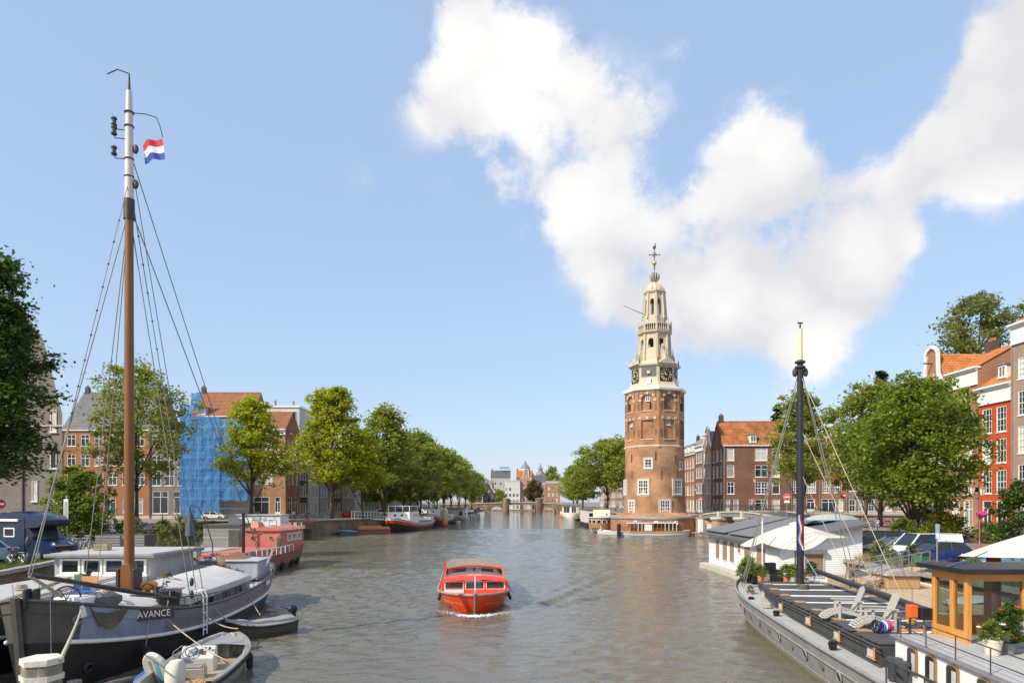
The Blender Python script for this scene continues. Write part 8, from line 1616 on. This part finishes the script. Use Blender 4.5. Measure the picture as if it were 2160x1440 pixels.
person('person in dark coat standing on the left quay beside the barge', (-27.5,141,2.6), 1., 'darkcloth', 'jeans', 'hair', .1); person('person in coral jacket walking on the left quay', (-29.0,143,2.6), 1.8, 'coral', 'jeans', 'hair', .14)
for i, (x, y, z, tp, lg, lb) in enumerate(((-39.5,123.5,2.6,'shirt','jeans','person in white shirt by the bicycles on the quay corner'),(-37.2,124.5,2.6,'darkcloth','darkcloth','person in black by the bicycles on the quay corner'),(36.6,104,4.75,'coral','jeans','person in coral top crossing the side bridge'),(40.5,97,3.9,'shirt','darkcloth','person in white top on the side bridge'),(47.5,88.5,2.75,'darkcloth','jeans','person in dark top beside the side canal bicycles'),(-1.5,349,5.3,'darkcloth','jeans','person in dark coat on the far bridge'),(5.5,349.5,5.3,'shirt','jeans','person in white shirt on the far bridge'))): person(lb, (x,y,z), i*1.1, tp, lg, 'hair', .13)
# gull
t = thing('gull', 'white gull gliding above the big lime tree', 'bird', at(1837,795,60), .5); B().loft([[(math.cos(a)*r_, y, math.sin(a)*r_) for a in [k*math.pi/4 for k in range(8)]] for y, r_ in ((-.3,.01),(-.12,.06),(.05,.08),(.18,.05),(.26,.02))]).obj('body', 'whitep', t, smooth=1)
for s in (-1,1): B().grid([[(s*x, y0, z), (s*x, y1, z)] for x, y0, y1, z in ((.03,-.05,.12,.02),(.3,0,.16,.16),(.62,-.06,.04,.1))]).obj('wing', 'render_grey', t)
# ================================================================ deck clutter
mat('crateblue', (.05,.12,.3), .6); mat('crategreen', (.06,.16,.08), .6)
def bucket(loc, label, mt='black', r=.16, h=.28):
    t = thing('bucket', label, 'bucket', loc); B().lathe([(r*.75,0),(r,h),(r*.92,h),(r*.7,.03),(.01,.03)], 14).obj('pail', mt, t, smooth=40); B().torus((0,0,h),r,.01,(.2,1,.1),12,4,0,math.pi).obj('handle', 'galv', t)
def crate(loc, label, mt, w=.5, d=.36, h=.3, rz=0.):
    t = thing('crate', label, 'crate', loc, rz); B().bx(-w/2,w/2,-d/2,d/2,0,.02).obj('base', mt, t)
    for z in (.03,.03+h*.34,.03+h*.68):
        for a in (0,1): B().bx(-w/2,w/2,(-d/2,d/2-.02)[a],(-d/2+.02,d/2)[a],z,z+h*.26).obj('slat', mt, t); B().bx((-w/2,w/2-.02)[a],(-w/2+.02,w/2)[a],-d/2,d/2,z,z+h*.26).obj('slat', mt, t)
    for x in (-w/2+.02,w/2-.02):
        for y in (-d/2+.02,d/2-.02): B().bx(x-.02,x+.02,y-.02,y+.02,0,h+.03).obj('corner_post', mt, t)
def coil(loc, label, mt='rope', R0=.24, n=4):
    b = B(); pts = [(math.cos(a)*(R0-.012*k), math.sin(a)*(R0-.012*k), .025+.045*k/12) for k in range(12*n+1) for a in [2*math.pi*k/12]]; b.tube([(x*(1 if i < 999 else 1), y, z) for i, (x, y, z) in enumerate([(math.cos(2*math.pi*k/12)*(R0-.03*math.floor(k/12)*.3), math.sin(2*math.pi*k/12)*(R0-.03*math.floor(k/12)*.3), .025+.004*k) for k in range(12*n+1)])], .024, 5)
    o = b.obj('rope_coil', mt, None, smooth=1); o.location = loc; tag(o, label, 'rope')
bucket(at(338,1246,27.2)-Vector((0,0,.1)), 'black bucket on the fore hatch beside the deck chest'); bucket((-17.2,37.8,2.1), 'blue bucket behind the aft hatch of the barge', 'blue'); bucket((-13.9,22.9,2.55), 'white bucket near the windlass wheel', 'whitep')
crate((-16.5,26.2,2.55), 'blue crate beside the tall mast foot', 'crateblue', rz=.4); crate((-19.2,30.5,2.44), 'green crate on the pale cabin roof', 'crategreen', rz=-.3); crate((-21.0,35,3.52), 'wooden crate on the deckhouse roof', 'plank', .7,.5,.3,.2)
coil((-14.6,24.6,2.62), 'pale rope coil on the fore hatch cover'); coil((-15.4,30.4,2.62), 'rope coil on the ridge of the aft hatch cover', 'darkrope'); coil((-19.8,27.5,2.44), 'pale rope coil on the neighbouring cabin roof'); coil((11.0,29.4,1.42), 'rope coil on the side deck of the grey barge', 'rope', .2); coil((13.2,31.0,2.02), 'dark rope coil on the hatch near the dark mast', 'darkrope', .26)
t = thing('plank_bench', 'low brown plank bench beside the tall mast', 'bench', at(345,1246,27.6)-Vector((0,0,.28)), .15)
for i in range(3): B().bx(-.75,.75,-.24+.16*i,-.1+.16*i,.36,.4).obj('seat_plank', 'wood', t)
for x in (-.6,.6): B().bx(x-.04,x+.04,-.2,.2,0,.36).obj('leg', 'wood', t)
t = thing('life_jacket', 'orange life jacket thrown over the plank bench', 'life jacket', at(309,1236,27.3)-Vector((0,0,.1)), .6); B().ball((0,0,.12),.2,10,8,(1.3,.5,.8)).obj('foam_panel', 'orangecord', t, smooth=1); B().ball((.22,.05,.16),.18,10,8,(1.1,.5,.9)).obj('foam_panel', 'orangecord', t, smooth=1); B().tube([(-.2,-.1,.1),(0,-.13,.25),(.25,-.08,.1)],.02,5).obj('strap', 'black', t)
for i, (a, c) in enumerate(((Vector((-18.0,24,2.5)),Vector((-20.6,31.8,2.48))),(Vector((-17.8,25.5,2.48)),Vector((-18.4,32.2,2.5))))): tag(B().bar(a,c,.14,.05).obj('loose_plank', 'plank', None), ('long loose plank lying across the pale cabin roof','second loose plank beside the deckhouse windows')[i], 'plank')
b = B(); fender(b, (-17.0,38.9,2.2), (-16.2,39.0,2.25), .16); tag(b.obj('deck_fender', 'whitep', None, smooth=30), 'white fender lying on the barge after deck', 'fender')
# small outfit of the grey barge bow and the quay on the right
pot_plant((12.9,37.2,1.85), 'tall leafy plant beside the plaid sofa', .2,.3,'palepot','bush',.55); pot_plant((12.2,36.0,1.8), 'red flowering plant at the barge bow rail', .18,.28,'black','bush',.4, flowers=('scarlet',7,.25,.45)); pot_plant((15.9,36.2,1.8), 'grassy plant right of the dark mast', .18,.3,'palepot','bush_pale',.3)
bucket((23.4,42.2,1.2), 'orange bucket on the float by the white houseboat', 'orange'); crate((22.0,43.0,1.2), 'grey crate on the float by the white houseboat', 'plank')
t = thing('wheelie_bin', 'dark wheelie bin beside the gangway on the right quay', 'bin', (23.5,39.2,2.0), .3); B().prism([(-.25,0),(.25,0),(.29,.95),(-.29,.95)],-.3,.3,'y').obj('body', 'crategreen', t, bev=.03); B().bx(-.31,.31,-.34,.34,.95,1.0).obj('lid', 'black', t, bev=.02)
for x in (-.22,.22): B().torus((x,.3,.1),.09,.03,(1,0,0),12,5).obj('wheel', 'rubber', t)
for k in range(9): t = thing('bollard', 'short dark street bollard, %s from the lamp with the flower basket' % ('first','second','third','fourth','fifth','sixth','seventh','eighth','ninth')[k], 'bollard', (33.5+.2*k,56+3.2*k,zr(56+3.2*k)), 0, 'bollards along the right street'); B().lathe([(.11,0),(.09,.1),(.075,.75),(.1,.8),(.09,.9),(.02,.95)],10).obj('shaft', 'lampred', t, smooth=40)
for k, (x, y, s, kk) in enumerate(((24.2,31.5,.7,'bush_pale'),(24.6,36.5,.6,'bush'),(24.0,41.0,.55,'bush_pale'),(25.0,44.9,.5,'bush'))): tree(kk, ('pale wild shrub on the quay verge beside the cruiser','green wild shrub on the verge near the wheelie bin','pale wild shrub in front of the blue hatchback','green wild shrub in front of the white van')[k], (x,y,2.0), s, k, 'shrub', 'shrub', 'wild shrubs on the right verge')
